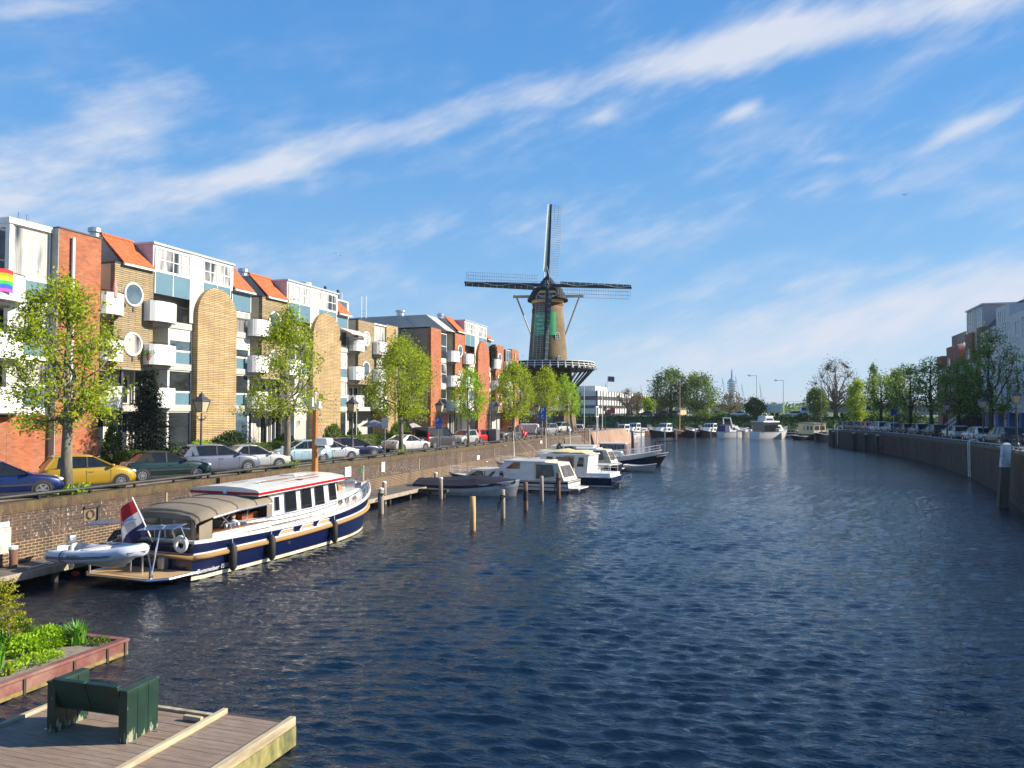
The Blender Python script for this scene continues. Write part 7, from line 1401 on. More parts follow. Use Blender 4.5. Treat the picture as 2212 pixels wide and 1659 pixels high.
PX = lambda u, v, z=0: onz(u, v, z)
# covered sloop
def sl(t, Hh):
    g = MB(); R = []
    for f, zt in ((0.03, .40), (.25, .52), (.5, .66), (.62, .70), (.8, .42), (.97, .10)):
        a = Hh.pt(f, 1., .05, 1); b = Hh.pt(f, 1., .05, -1); s = Hh.sheer(f); R.append([(b[0], b[1], s - .16), (b[0], b[1], s + .04), (b[0] * .5, b[1], s + zt * .66), (0, a[1], s + zt), (a[0] * .5, a[1], s + zt * .66), (a[0], a[1], s + .04), (a[0], a[1], s - .16)])
    g.loft(R, False, True); o = g.build('cover', navyc, t, False); o.modifiers.new('t', 'SOLIDIFY').thickness = .015
    p_ = Hh.pt(.885, None, .03, 1, Hh.sheer(.885) - .22); q = Hh.pt(.93, None, .03, 1, Hh.sheer(.93) - .22); text_mesh('lettering', 'Riant II', .26, blackm, t, axes_mtx(p_, Vector(q) - Vector(p_), (0, 0, 1)), .004)
    Hh.strip('grey_sheer_band', M('pale_grey_hull', (.50, .50, .50), .4), t, z0=lambda f: Hh.sheer(f) - .42, z1=lambda f: Hh.sheer(f) - .06, off=.014)
boat('open sloop covered with dark navy canvas, moored beside the finger pier', (-24.9, 52.9), -R_(89), 8.2, 2.5, (.75, .68, 1.15), M('grey_white_hull', (.36, .35, .33), .4, var=.15), None, None, .25, 2.4, sl, 'sloop', None)
def cr(t, Hh):
    cabin(t, 5.0, 9.3, 1.42, 1.12, .80, 1.58, 0, .9, .12, wins=((.10, .46, .28, .86, .05), (.54, .92, .28, .86, .10)), roof=.03, dz=-.04)
    cabin(t, 2.1, 6.7, 1.44, 1.36, .82, 2.28, -.1, 1.3, .22, wins=((.52, .84, .60, .93, .10),), front=(3, .6, .95), roof=.07, over=.1)
    g = MB(); g.hexa([(-1.42, .25, .8), (1.42, .25, .8), (1.45, 2.8, .85), (-1.45, 2.8, .85), (-1.15, .9, 2.2), (1.15, .9, 2.2), (1.25, 2.8, 2.29), (-1.25, 2.8, 2.29)]); c_ = g.build('canopy', M('cream_canvas', (.60, .55, .40), .8, bmp=.2), t, False)
    g = MB()
    for s in (-1, 1): q = [(s * 1.37, 1.1, 1.25), (s * 1.42, 2.6, 1.0), (s * 1.29, 2.65, 2.1), (s * 1.22, 1.3, 2.08)]; g.hexa([*q, *[(x + s * .03, y, z) for x, y, z in q]])
    g.hexa([(-1.1, .42, 1.15), (1.1, .42, 1.15), (.95, .80, 2.0), (-.95, .80, 2.0), (-1.1, .38, 1.15), (1.1, .38, 1.15), (.95, .76, 2.0), (-.95, .76, 2.0)]); fixn(g.build('canopy_window', vinyl, c_, False))
    g = MB(); g.prism([(-1.3, 0), (-1.1, -.75), (1.1, -.75), (1.3, 0)], 'z', .28, .36); fixn(g.build('swim_platform', gel, t, False)); Hh.strip('rub_rail', hblack, t, z0=.36, z1=.42, off=.03); fender(t, Hh, .06, 1, .4, .1, .5); MB().cyl((-.3, 5.0, 2.6), (-.5, 5.0, 4.6), .035).build('radio_mast', white, t, False); g = MB(); [g.cyl((-.5, 5, 4.5), q, .006, n=3) for q in ((-1.2, 3.2, 2.6), (1.2, 3.2, 2.6))]; g.build('stay', white, t, False)
boat('white cabin cruiser with black hull band and cream aft canopy, nearest of the moored cruisers', (-13.6, 57.3), R_(82), 11.2, 3.3, (.86, .80, 1.05), gel, hblack, (hblack, .06, .19), 1.0, 2.2, cr, 'cabin_cruiser', (.30, .98, .6), railm=white)
def wh(t, Hh):
    cabin(t, 6.0, 9.8, 1.4, .9, .8, 1.35, 0, .6, .1, wins=((.2, .45, .3, .8),), roof=.03)
    cabin(t, 2.1, 6.7, 1.50, 1.42, .76, 2.55, -.15, .5, .14, wins=((.08, .21, .48, .9, .02), (.45, .66, .48, .9), (.73, .86, .52, .9)), front=(3, .55, .92), roof=.09, over=.12)
    for s in (-1, 1): a, b = sorted((s * 1.36, s * 1.50)); d_ = MB().box(a, b, 3.25, 4.1, .78, 2.42).build('wooden_door', wood, t, False); MB().box(s * 1.505 - .005, s * 1.505 + .005, 3.4, 3.95, 1.5, 2.32).build('door_pane', bwin, d_, False)
    g = MB(); g.smooth = True; g.loft([[(x, y - 1.2, 2.62 + h * math.cos(x * .9)) for x in np.linspace(-1.2, 1.2, 9)] for y, h in ((3.3, .05), (3.8, .32), (4.8, .25), (5.4, .42), (6.4, .3), (7.0, .08))], False, False); g.build('folded_cover', M('yellow_canvas', (.62, .52, .26), .8, bmp=.4), t, False)
    cabin(t, .1, 2.2, 1.5, 1.55, .74, 1.12, 0, 0, .12, roof=0, name='aft_deck'); g = MB()
    for s in (-1, 1):
        for z in (1.45, 1.75): g.tube([(s * 1.3, 2.2, z), (s * 1.3, .25, z)], .02, 5)
        for y in (.25, .9, 1.55, 2.2): g.cyl((s * 1.3, y, 1.1), (s * 1.3, y, 1.75), .018, n=5)
    g.tube([(-1.3, .25, 1.75), (1.3, .25, 1.75)], .02, 5); g.build('aft_rail', white, t, False); fender(t, Hh, .12, 1, .5, .13, .7, mat=navyc)
    MB().box(-1.2, 1.2, -.9, -.05, .35, .42).build('swim_platform', darkm, t, False); MB().tube([(-1.2, -.9, .42), (-1.2, -.95, .9), (1.2, -.95, .9), (1.2, -.9, .42)], .03, 5).build('platform_rail', steel, t, False)
boat('white wheelhouse boat with navy hull, varnished wooden door and folded yellow cover', (-11.3, 62.6), R_(84), 12.0, 3.6, (.80, .78, 1.2), navy, gel, None, .8, 2.4, wh, 'wheelhouse_boat', (.5, .98, .5))
def b4(t, Hh):
    cabin(t, 3.0, 8.5, 1.3, 1.0, .9, 2.15, 0, .5, .15, wins=((.1, .3, .4, .85), (.38, .6, .4, .85), (.68, .88, .4, .85)), front=(2, .4, .85), rear=(2, .3, .85), roof=.08, mat=M('pale_green_grey_paint', (.55, .58, .50), .5)); MB().blob(.15, -.5, .6, 4.5, 5.5, 2.3, 2.65).build('deck_bag', navyc, t, False); g = MB(); g.smooth = True; g.sphere((.2, 6.2, 2.6), .33); g.build('black_ball', blackm, t, False)
    g = MB(); [g.cyl((s * 1.2, y, 1.1), (s * 1.2, y, 2.0), .02) for s in (-1, 1) for y in (.2, 1., 1.8, 2.6)]; [g.cyl((s * 1.2, .2, z), (s * 1.2, 3.2, z), .02) for s in (-1, 1) for z in (1.55, 2.0)]; g.cyl((-1.2, .2, 2), (1.2, .2, 2), .02); g.build('aft_rail', darkm, t, False)
boat('low black hulled steel boat with pale green grey cabin and black ball on its roof', (-13.2, 74.5), R_(86), 11, 3.2, (.95, .85, 1.2), hblack, None, None, .6, 2.3, b4, 'steel_boat', (.5, .97, .45))
def b5(t, Hh):
    cabin(t, .8, 6.0, 1.6, 1.5, 1.1, 2.35, .1, .7, .2, wins=((.1, .38, .5, .85), (.45, .68, .5, .85), (.76, .93, .5, .85)), front=(3, .5, .88), roof=.1, over=.12); cabin(t, 5.9, 9.0, 1.35, .9, 1.15, 1.8, 0, .7, .12, wins=((.15, .5, .35, .8),), front=(2, .3, .8), roof=.04)
boat('large blue and white cruiser with its bow pointing into the canal', (-22.6, 82.0), -R_(86), 12.6, 4.0, (1.15, 1.1, 1.98), navy, M('red_boot_stripe', (.45, .03, .02), .5), None, 1.6, 2.0, b5, 'motor_yacht', (.45, .985, .6), top=(gel, .5), railm=white)
def b6(t, Hh):
    cabin(t, 1.6, 4.6, 1.05, 1.0, .95, 2.35, 0, .15, .1, wins=((.08, .32, .5, .88), (.38, .62, .5, .88), (.68, .92, .5, .88)), front=(3, .5, .88), rear=(2, .5, .88), mat=M('maroon_wheelhouse', (.10, .018, .014), .4), rmat=gel, roof=.12, over=.2); g = MB(); g.beam((0, 8.2, 1.0), (0, 7.9, 2.6), .16); g.beam((0, 7.9, 2.6), (0, 8.8, 2.72), .14); ob = g.build('crane', M('crane_red', (.20, .02, .02), .5), t, False); g = MB(); g.beam((0, 8.7, 2.72), (.2, 10.6, 2.8), .10); g.cyl((0, 9.2, 1.0), (0, 9.25, 2.72), .05); g.build('crane_boom', darkm, ob, False); Hh.strip('white_rub_band', gel, t, z0=lambda f: Hh.sheer(f) - .32, z1=lambda f: Hh.sheer(f) - .16, off=.03)
boat('black tug with maroon wheelhouse and small red deck crane, farthest of the left moorings', (-19.4, 88.5), -R_(88), 9.4, 3.2, (1.0, .9, 1.4), hblack, None, None, .9, 2.6, b6, 'tug', None)
def b7(t, Hh):
    for k in range(3): Hh.strip('plank_strake', M('pale_plank', (.42, .41, .37), .6), t, z0=lambda f, k=k: .12 + k * .17, z1=lambda f, k=k: .22 + k * .17, off=.015)
boat('small clinker built dinghy with pale planks beside the blue bow', (-13.4, 79.2), -R_(100), 3.4, 1.4, (.62, .55, .8), M('dinghy_wood', (.25, .24, .2), .7), None, None, .3, 2, b7, 'dinghy', None, cat='dinghy')
def b8(t, Hh):
    cabin(t, 2, 6.5, 1.3, 1.1, 1.1, 1.75, 0, .6, .1, wins=((.2, .45, .3, .8), (.55, .8, .3, .8)), roof=.05); g = MB(); g.hexa([(-1.2, .3, .9), (1.2, .3, .9), (1.2, 4.4, .9), (-1.2, 4.4, .9), (-1, 1.5, 2.35), (1, 1.5, 2.35), (1, 3.6, 2.3), (-1, 3.6, 2.3)]); g.build('canopy', navyc, t, False)
boat('white boat with a dark navy canopy hidden behind the wheelhouse boat', (-14.3, 68.4), R_(87), 9.8, 3.2, (1.1, 1.0, 1.4), gel, hblack, (navy, .1, .3), .8, 2.1, b8, 'cabin_cruiser', (.35, .97, .55), railm=white)
boat('small white cabin cruiser squeezed between the black steel boat and the wheelhouse boat', (-14.6, 70.9), R_(86), 9.0, 2.9, (.8, .74, 1.0), gel, None, (navy, .06, .2), .8, 2.2, cr, 'cabin_cruiser', (.35, .97, .5), railm=white)
boat('white cruiser with grey canopy stern between the black steel boat and the large blue cruiser', (-14.0, 78.3), R_(87), 8.5, 2.8, (.8, .74, 1.0), M('grey_white_hull'), hblack, None, .8, 2.2, cr, 'cabin_cruiser', (.35, .97, .5), railm=white)
# ---------- far moorings along the embankment
def fb(kind):
    def a(t, Hh):
        L = Hh.L; s = Hh.fm
        if kind == 'cruiser': cabin(t, .30 * L, .72 * L, 1.4, 1.0, s, s + .75, 0, .8, .12, wins=((.15, .4, .3, .85), (.5, .8, .3, .85)), roof=.04); cabin(t, .28 * L, .52 * L, 1.35, 1.25, s + .6, s + 1.5, -.1, .6, .2, wins=((.1, .45, .3, .85), (.5, .9, .3, .85)), front=(3, .3, .88), rear=(2, .2, .85), roof=.07)
        elif kind == 'canopy': cabin(t, .45 * L, .8 * L, 1.2, .8, s, s + .5, 0, .5, .1, wins=((.2, .7, .3, .8),), roof=.03); g = MB(); g.hexa([(-1.15, .15 * L, s), (1.15, .15 * L, s), (1.15, .5 * L, s), (-1.15, .5 * L, s), (-.95, .22 * L, s + 1.2), (.95, .22 * L, s + 1.2), (.95, .44 * L, s + 1.25), (-.95, .44 * L, s + 1.25)]); g.build('canopy', navyc, t, False)
        elif kind == 'arch':
            cabin(t, .15 * L, .55 * L, 1.5, 1.3, s, s + 1.0, 0, .9, .15, wins=((.3, .6, .3, .8),), front=(3, .3, .85), roof=.05, mat=gel); g = MB(); g.tube([(-1.4, .25 * L, s + .6), (-1.2, .20 * L, s + 2.4), (1.2, .20 * L, s + 2.4), (1.4, .25 * L, s + .6)], .17, 6); g.build('radar_arch', gel, t, False)
            g = MB(); g.hexa([(-1.5, -.0, s), (1.5, -.0, s), (1.4, .2 * L, s), (-1.4, .2 * L, s), (-1.3, .3, s + 1.1), (1.3, .3, s + 1.1), (1.25, .2 * L, s + 1.3), (-1.25, .2 * L, s + 1.3)]); g.build('canopy', M('royal_blue_canvas', (.01, .02, .12), .7), t, False); MB().hexa([(-1.3, .16 * L, s + 1.0), (1.3, .16 * L, s + 1.0), (1.2, .36 * L, s + 1.0), (-1.2, .36 * L, s + 1.0), (-1.1, .2 * L, s + 1.35), (1.1, .2 * L, s + 1.35), (1., .34 * L, s + 1.3), (-1., .34 * L, s + 1.3)]).build('flybridge_cushion', M('pink_seat', (.35, .15, .13), .7), t, False)
        elif kind == 'yacht':
            cabin(t, .10 * L, .58 * L, 1.75, 1.6, s, s + 1.7, .1, .5, .12, mat=bwin, wins=(), roof=.16, rmat=gel, over=.35); cabin(t, .5 * L, .82 * L, 1.5, 1.0, s, s + 1.1, 0, 1.0, .2, wins=((.1, .7, .4, .85),), front=(3, .2, .8), roof=.05); cabin(t, .2 * L, .48 * L, 1.2, 1.1, s + 1.9, s + 2.6, .3, .3, .15, wins=((.1, .9, .1, .6),), roof=.1); g = MB(); g.tube([(-.8, .3 * L, s + 2.6), (-.6, .3 * L, s + 3.2), (.6, .3 * L, s + 3.2), (.8, .3 * L, s + 2.6)], .06, 6); g.build('mast_bow', steel, t, False)
        elif kind == 'sail': g = MB(); g.cyl((0, .55 * L, s), (0, .5 * L, s + 8.5), .12, .08); m_ = g.build('mast', tim_f, t, False); g = MB(); [g.cyl((0, .52 * L, s + 7.5), q, .02, n=4) for q in ((1.2, .4 * L, s), (-1.2, .4 * L, s), (0, L * .98, s + .3))]; g.build('stay', darkm, m_, False); cabin(t, .2 * L, .5 * L, .9, .8, s, s + .5, 0, .2, .1, mat=wood, roof=.03)
        elif kind == 'open': g = MB(); g.tube([(-.8, .35 * L, s), (-.7, .3 * L, s + 1.7), (.7, .3 * L, s + 1.7), (.8, .35 * L, s)], .06, 6); g.build('radar_arch', gel, t, False); cabin(t, .3 * L, .5 * L, .7, .5, s, s + .7, 0, .4, .15, front=(2, .2, .9), roof=0)
        elif kind == 'house': cabin(t, .15 * L, .75 * L, 1.5, 1.4, s - .1, s + 1.7, 0, .1, .05, mat=M('cream_yellow_paint', (.68, .58, .32), .6), wins=((.08, .2, .4, .8), (.3, .42, .4, .8), (.55, .67, .4, .8)), roof=.12, over=.15, rear=(2, .4, .8), rmat=tim_w)
        elif kind == 'rib': pass
    return a
FB = [('white bridge deck cruiser with signboard near the bastion corner', 1340, 905 + 0, 168, 'cruiser', 8, 2.9, gel, -150), ('white low cruiser behind the bastion corner', 1366, 934, 186, 'cruiser', 7.5, 2.7, gel, -155), ('brown wooden hulled boat behind the steel pile', 1389, 938, 192, 'canopy', 7.5, 2.7, M('brown_hull', (.14, .07, .04), .4), -150), ('white boat with dark hull and rows of cabin windows on the far mooring', 1432, 938, 186, 'cruiser', 9, 3.1, hblack, -145), ('traditional sailing boat with a tall timber mast on the far mooring', 1470, 938, 188, 'sail', 8, 2.6, M('brown_hull'), -165), ('white and navy sports cruiser with dark canopy left of the black sloop', 1499, 938, 188, 'canopy', 7.5, 2.6, hblack, -158), ('black round bowed boat with white cabin on the far mooring', 1531, 938, 188, 'cruiser', 7.5, 2.6, hblack, -155), ('white flybridge cruiser with royal blue cover on the far mooring', 1588, 941, 184, 'arch', 8.6, 3.2, gel, 48), ('speedboat with grey stripes between the two large white yachts', 1614, 941, 186, 'canopy', 7, 2.4, M('grey_white_hull'), -150), ('tall white motor yacht with black glazed saloon, largest on the far mooring', 1664, 944, 180, 'yacht', 9.4, 3.7, gel, 46), ('black inflatable boat right of the large white yacht', 1726, 944, 176, 'rib', 4.5, 1.9, M('black_tube', (.015, .015, .017), .5), -130), ('cream yellow house boat on the far mooring', 1751, 944, 180, 'house', 8.5, 2.9, hblack, -35), ('black hulled barge bow beside the corner of the right quay', 1776, 944, 168, 'sail', 8, 3.2, hblack, -160), ('white open boat with a radar arch behind the right quay corner', 1805, 940, 176, 'open', 7, 2.6, gel, -150), ('small white boat with windscreen at the bastion terrace', 1302, 930, 164, 'open', 7, 2.6, gel, 80), ('small white cruiser beside the terrace tables', 1262, 930, 165, 'cruiser', 8, 2.8, gel, 80)]
for lab, u, v, Yc, kind, L, B, hm, hd in FB:
    r = ray(u, 900); Yc2 = Yc; X = r[0] / r[1] * Yc2; rz = -R_(hd); cxx, cyy = L / 2 * math.sin(R_(hd)), L / 2 * math.cos(R_(hd))
    boat(lab, (X - cxx, Yc2 - cyy), rz, L, B, (1.0, .95, 1.4) if kind not in ('yacht', 'arch', 'rib') else ((1.25, 1.2, 1.6) if kind == 'yacht' else ((1.1, 1.1, 1.5) if kind == 'arch' else (.6, .55, .8))), hm, None, (hblack, .15, .3) if hm is gel and kind == 'cruiser' else None, .8, 2.1, fb(kind), 'motor_boat' if kind not in ('sail',) else 'sailing_boat', None if kind in ('rib', 'sail') else (.45, .97, .5), railm=white, N=12).scale = (1.05, 1.05, 1.3)
t = thing('floating_jetty', 'pale floating jetty with rail behind the far moored boats', 'jetty', (-20, 193, 0)); MB().box(-60, 25, 192.6, 194.4, .2, .5).build('deck', concrete, t); g = MB(); [g.cyl((x, 194, .5), (x, 194, 1.7), .04) for x in np.arange(-60, 25, 3.)]; g.cyl((-60, 194, 1.7), (25, 194, 1.7), .05); g.cyl((-60, 194, 1.1), (25, 194, 1.1), .04); g.build('rail', white, t)
PFX = [1502, 1536, 1385, 1436, 1461, 1592, 1620, 1671, 1684, 1719, 1751]
pp = None
for i, u in enumerate(PFX):
    r = ray(u, 930); Y = 181; X = r[0] / r[1] * Y
    lab = ['white', 'pale', 'slim white', 'grey', 'short pale', 'dark', 'slim dark', 'grey', 'dark thick', 'pale thick', 'white topped'][i] + ' mooring post in front of ' + ['the sports cruiser', 'the black round bowed boat', 'the brown hulled boat', 'the white boat with many cabin windows', 'the sailing boat bow', 'the flybridge cruiser', 'the speedboat', 'the tall motor yacht', 'the tall motor yacht bow', 'the black inflatable boat', 'the cream house boat'][i]
    if pp is None: pp = thing('mooring_pole', lab, 'mooring pole', (X, Y, 0), 0, 'white and dark posts at the far mooring'); MB().cyl((0, 0, -1), (0, 0, 2.2), .14, n=8).build('pole', galv, pp, False)
    else: dup(pp, (X, Y, 0), 0, lab)
# ---------------------------------------------------------------- floating deck with bench
dk, td, bd = newmat('grey_composite_planks'); vv = coords(td); fa = noise_tex(td, coords(td, scale=(.5, 6, 1)), 4., 5, .7); fb_ = noise_tex(td, coords(td, scale=(.8, 1.2, 1)), 1.4, 6, .7); fc = noise_tex(td, vv, 4.5, 5, .7)
cdk = ramp(td, fa, [(.3, (.145, .10, .072)), (.7, (.28, .205, .150))]); cdk = mix(td, ramp(td, fb_, [(.50, 0.), (.72, .55)]), cdk, (.30, .25, .19)); cdk = mix(td, ramp(td, fc, [(.70, 0.), (.75, .8)]), cdk, (.55, .53, .5)); td.link(cdk, bd.inputs['Base Color']); bd.inputs['Roughness'].default_value = .8
wvd = td.new('ShaderNodeTexWave', wave_type='BANDS', bands_direction='Y'); wvd.inputs['Scale'].default_value = 14.; td.link(vv, wvd.inputs['Vector']); bump(td, bd, wvd.outputs['Fac'], .35, .006)
edge_w = M('pale_edge_timber', (.42, .34, .22), .8, var=.25, scale=3, stretch=(3, .5, 3), bmp=.3, dirt=(.2, .16, .1)); alg = M('algae_covered_fascia', (.22, .20, .07), .7, var=.5, scale=6, stretch=(1, 1, .5), bmp=.5, dirt=(.07, .08, .03))
DZ = .45
fd = thing('floating_deck', 'grey brown plank pontoon deck in the bottom left foreground', 'deck', (-10.7, 9.5, 0))
g = MB(); yb = 4.0; k = 0
while yb < 11.95: g.box(-13.15, -9.82, yb, yb + .138, DZ - .03, DZ + .0015 * math.sin(k * 3.3)); yb += .145; k += 1
g.build('planks', dk, fd)
g = MB(); yb = 4.0
while yb < 12.15: g.box(-9.72, -8.36, yb, yb + .138, DZ - .05, DZ - .02 + .0015 * math.sin(k * 2.1)); yb += .145; k += 1
g.build('planks', dk, fd)
g = MB(); g.box(-13.27, -13.16, 4, 12.12, DZ - .1, DZ + .06); g.box(-13.27, -9.83, 12.0, 12.1, DZ - .12, DZ + .05); g.box(-9.82, -9.72, 4, 12.32, DZ - .08, DZ + .075); g.box(-8.36, -8.24, 4, 12.36, DZ - .08, DZ + .085); bevel(g.build('edge_beam', edge_w, fd), .008)
MB().box(-8.30, -8.22, 4, 12.34, .02, DZ - .08).build('fascia', alg, fd); MB().box(-13.2, -8.4, 4, 12.1, .0, DZ - .06).build('float', tim_d, fd)
MB().box(-9.72, -8.37, 12.27, 12.35, .1, DZ - .02).build('end_board', tim_d, fd)
bevel(MB().box(-10.25, -9.85, 11.72, 11.80, DZ + .02, DZ + .10).build('cleat', edge_w, fd), .01)
bgr, tb_, bb_ = newmat('peeling_dark_green_paint'); v_b = coords(tb_); f1 = noise_tex(tb_, coords(tb_, scale=(1, 1, .25)), 9, 5, .7); f2 = noise_tex(tb_, v_b, 3, 5)
spb = tb_.new('ShaderNodeSeparateXYZ'); tb_.link(v_b, spb.inputs[0]); low = sm_(tb_, spb.outputs[2], .40, .02); thr = mathn(tb_, 'ADD', f1, mathn(tb_, 'MULTIPLY', low, .20))
cb_ = ramp(tb_, f2, [(.3, (.0035, .020, .014)), (.7, (.009, .043, .027))]); cb_ = mix(tb_, ramp(tb_, thr, [(.68, 0.), (.73, 1.)]), cb_, (.26, .28, .19)); tb_.link(cb_, bb_.inputs['Base Color']); bb_.inputs['Roughness'].default_value = .45; bump(tb_, bb_, thr, .3, .01)
bn = thing('bench', 'dark green heavy wooden bench with panel sides and peeling paint seen from behind', 'bench', (-11.34, 10.95, DZ), R_(1.5))
def panelside(x0, x1):
    g = MB(); y = -.37
    for k in range(3): g.box(x0, x1, y, y + .245, .0, .87); y += .25
    o = g.build('side_panel', bgr, bn, False); bevel(o, .008); bevel(MB().box(x0 - .01, x1 + .01, -.385, .39, .87, .905).build('armrest', bgr, o, False), .008)
panelside(-.88, -.70); panelside(.70, .88)
g = MB(); g.hexa([(-.70, -.26, .44), (0, -.26, .44), (0, -.19, .44), (-.70, -.19, .44), (-.72, -.44, .97), (0, -.44, .97), (0, -.36, .99), (-.72, -.36, .99)]); g.hexa([(.012, -.255, .44), (.70, -.26, .44), (.70, -.19, .44), (.012, -.19, .44), (.012, -.435, .97), (.72, -.44, .97), (.72, -.36, .99), (.012, -.36, .99)]); bevel(g.build('backrest', bgr, bn, False), .008)
bevel(MB().box(-.70, .70, -.2, .33, .38, .45).build('seat', bgr, bn, False), .008); g = MB(); [g.box(s * .95 - .08, s * .95 + .08, y, y + .04, .0, .008) for s in (-1, 1) for y in (-.3, .2)]; g.build('foot_bracket', galv, bn, False)
# planter island
rust = M('red_brown_planter_paint', (.17, .06, .048), .6, var=.25, scale=3, dirt=(.25, .14, .11)); alg2 = M('algae_line', (.20, .15, .05), .8, var=.4, scale=6)
pt_ = thing('planter', 'floating planter island with red brown edge boards at left', 'planter', (-17, 13, 0))
g = MB(); g.box(-15.55, -15.34, 8, 15.62, .34, .41); g.box(-21, -15.55, 15.42, 15.62, .34, .41); bevel(g.build('rim', rust, pt_), .01)
g = MB(); JY = [11.2, 12.72, 14.0, 14.95, 15.5]; ys = [8] + JY
for a, b in zip(ys[:-1], ys[1:]): g.box(-15.43, -15.38, a + .02, b - .02, .10, .34)
g.box(-15.42, -15.38, 15.52, 15.6, .10, .34); g.box(-21, -15.43, 15.54, 15.59, .1, .34); g.build('side_board', rust, pt_); MB().box(-21, -15.44, 8, 15.5, -.2, .12).build('float', tim_d, pt_)
g = MB()
for y in JY: g.box(-15.39, -15.35, y - .03, y + .03, -.3, .34)
g.build('bracket', tim_d, pt_); g = MB(); g.box(-15.40, -15.37, 8, 15.6, .01, .10); g.build('algae_line', alg2, pt_); MB().box(-21, -15.55, 8, 15.42, .05, .35).build('soil', M('grey_soil', (.22, .18, .13), .95, var=.3, scale=6, bmp=.5), pt_)
def blades(name, label, x, y, r, h, n, mat, seed, w_=.012, group=None, cat='plant', spread=.5):
    rg = np.random.default_rng(seed); t = thing(name, label, cat, (x, y, .35), 0, group); g = MB()
    for k in range(n):
        a = rg.uniform(0, 2 * PI); d = r * rg.uniform(0, .6); b = np.array([d * math.cos(a), d * math.sin(a), 0]); L = h * rg.uniform(.6, 1.15); th = a + rg.normal() * .5; o = rg.uniform(.15, spread) * L; s = np.array([-math.sin(th), math.cos(th), 0]) * w_
        P = [b, b + np.array([math.cos(th) * o * .3, math.sin(th) * o * .3, L * .6]), b + np.array([math.cos(th) * o, math.sin(th) * o, L * .95 - o * .3])]
        g._add([P[0] - s, P[0] + s, P[1] + s * .9, P[1] - s * .9, P[2]], [(0, 1, 2, 3), (3, 2, 4)])
    g.build('leaves', mat, t, False); return t
bl1 = M('blade_green', (.12, .30, .02), .5, var=.4, scale=6); 
for i, (lab, x, y, r, h, n) in enumerate([('spiky day lily clump at the far corner of the planter', -16.35, 14.95, .30, .62, 170), ('spiky grass clump in the front of the planter', -16.55, 12.9, .34, .6, 190), ('second spiky clump at the left edge of the planter', -17.2, 13.0, .36, .62, 190), ('low spiky clump nearest the camera in the planter', -16.45, 11.9, .34, .5, 170), ('spiky clump behind the young shrub', -17.5, 13.9, .34, .6, 160)]): blades('grass_clump', lab, x, y, r, h, n, bl1, 500 + i, .014, 'spiky leafed clumps in the planter')
def leafy(name, label, x, y, rx, ry, h, n, ls, leaf, seed, z=.35):
    rg = np.random.default_rng(seed); t = thing(name, label, 'plant', (x, y, z)); a = rg.normal(size=(n, 3)); a /= np.linalg.norm(a, axis=1)[:, None]; a *= rg.uniform(.55, 1.05, (n, 1)); a[:, 2] = abs(a[:, 2]); P = a * [rx, ry, h] + [0, 0, .03]
    mkobj('leaves', leaves_mesh('leaves', P, ls, leaf, seed), t); g = MB(); [g.cyl((P[k][0] * .3, P[k][1] * .3, 0), tuple(P[k] * .9), .006, n=4) for k in range(24)]; g.build('stem', M('green_stem', (.10, .16, .03), .7), t, False); return t
leafy('leafy_plant', 'bright green leafy mound beside the far day lily clump', -16.9, 14.6, .55, .45, .48, 1700, .045, leaf_b, 511); leafy('leafy_plant', 'wide bright green leafy mound in the middle of the planter', -17.0, 14.0, .6, .5, .42, 1600, .045, leaf_b, 512)
leafy('leafy_plant', 'green leafy mound at the left edge of the planter', -17.6, 12.9, .6, .6, .50, 1700, .05, leaf_b, 513); leafy('leafy_plant', 'low creeping green plant along the planter rim corner', -15.9, 15.15, .35, .25, .14, 500, .03, leaf_g, 514); leafy('leafy_plant', 'sparse low herbs on the bare soil near the rim', -16.1, 13.6, .45, .7, .16, 700, .035, leaf_b, 515); leafy('leafy_plant', 'dark green leaves behind the young shrub', -18.0, 14.6, .6, .5, .6, 1300, .05, leaf_g, 516)
leafy('leafy_plant', 'pale broad leafed young weed by the planter rim', -15.9, 12.75, .12, .12, .28, 40, .07, leaf_y, 517)
# young yellow green shrub
rg = np.random.default_rng(520); t = thing('young_shrub', 'slender young shrub with yellow green layered foliage in the planter', 'shrub', (-17.25, 13.85, .35)); g = MB(); g.tube([(0, 0, 0), (-.08, .03, .7), (-.30, .05, 1.7)], [.02, .015, .006], 6); P = []
for k in range(26):
    f = .3 + .7 * k / 25; b = np.array([-.30 * f ** 1.5, .05 * f, 1.7 * f]); a = k * 2.4; L = (.48 - .2 * f) * rg.uniform(.7, 1.2); e = b + np.array([math.cos(a) * L, math.sin(a) * L, .08]); g.cyl(tuple(b), tuple(e), .005, n=4); q = rg.uniform(.2, 1.05, 75)[:, None]; P.append(b + (e - b) * q + rg.normal(size=(75, 3)) * [.06, .06, .022])
g.build('branches', bark, t, False); mkobj('crown', leaves_mesh('crown', np.concatenate(P), .034, leafmat('yellow_shrub_leaves', [(.20, .22, .01), (.36, .36, .02), (.5, .48, .04)], .5), 521), t)
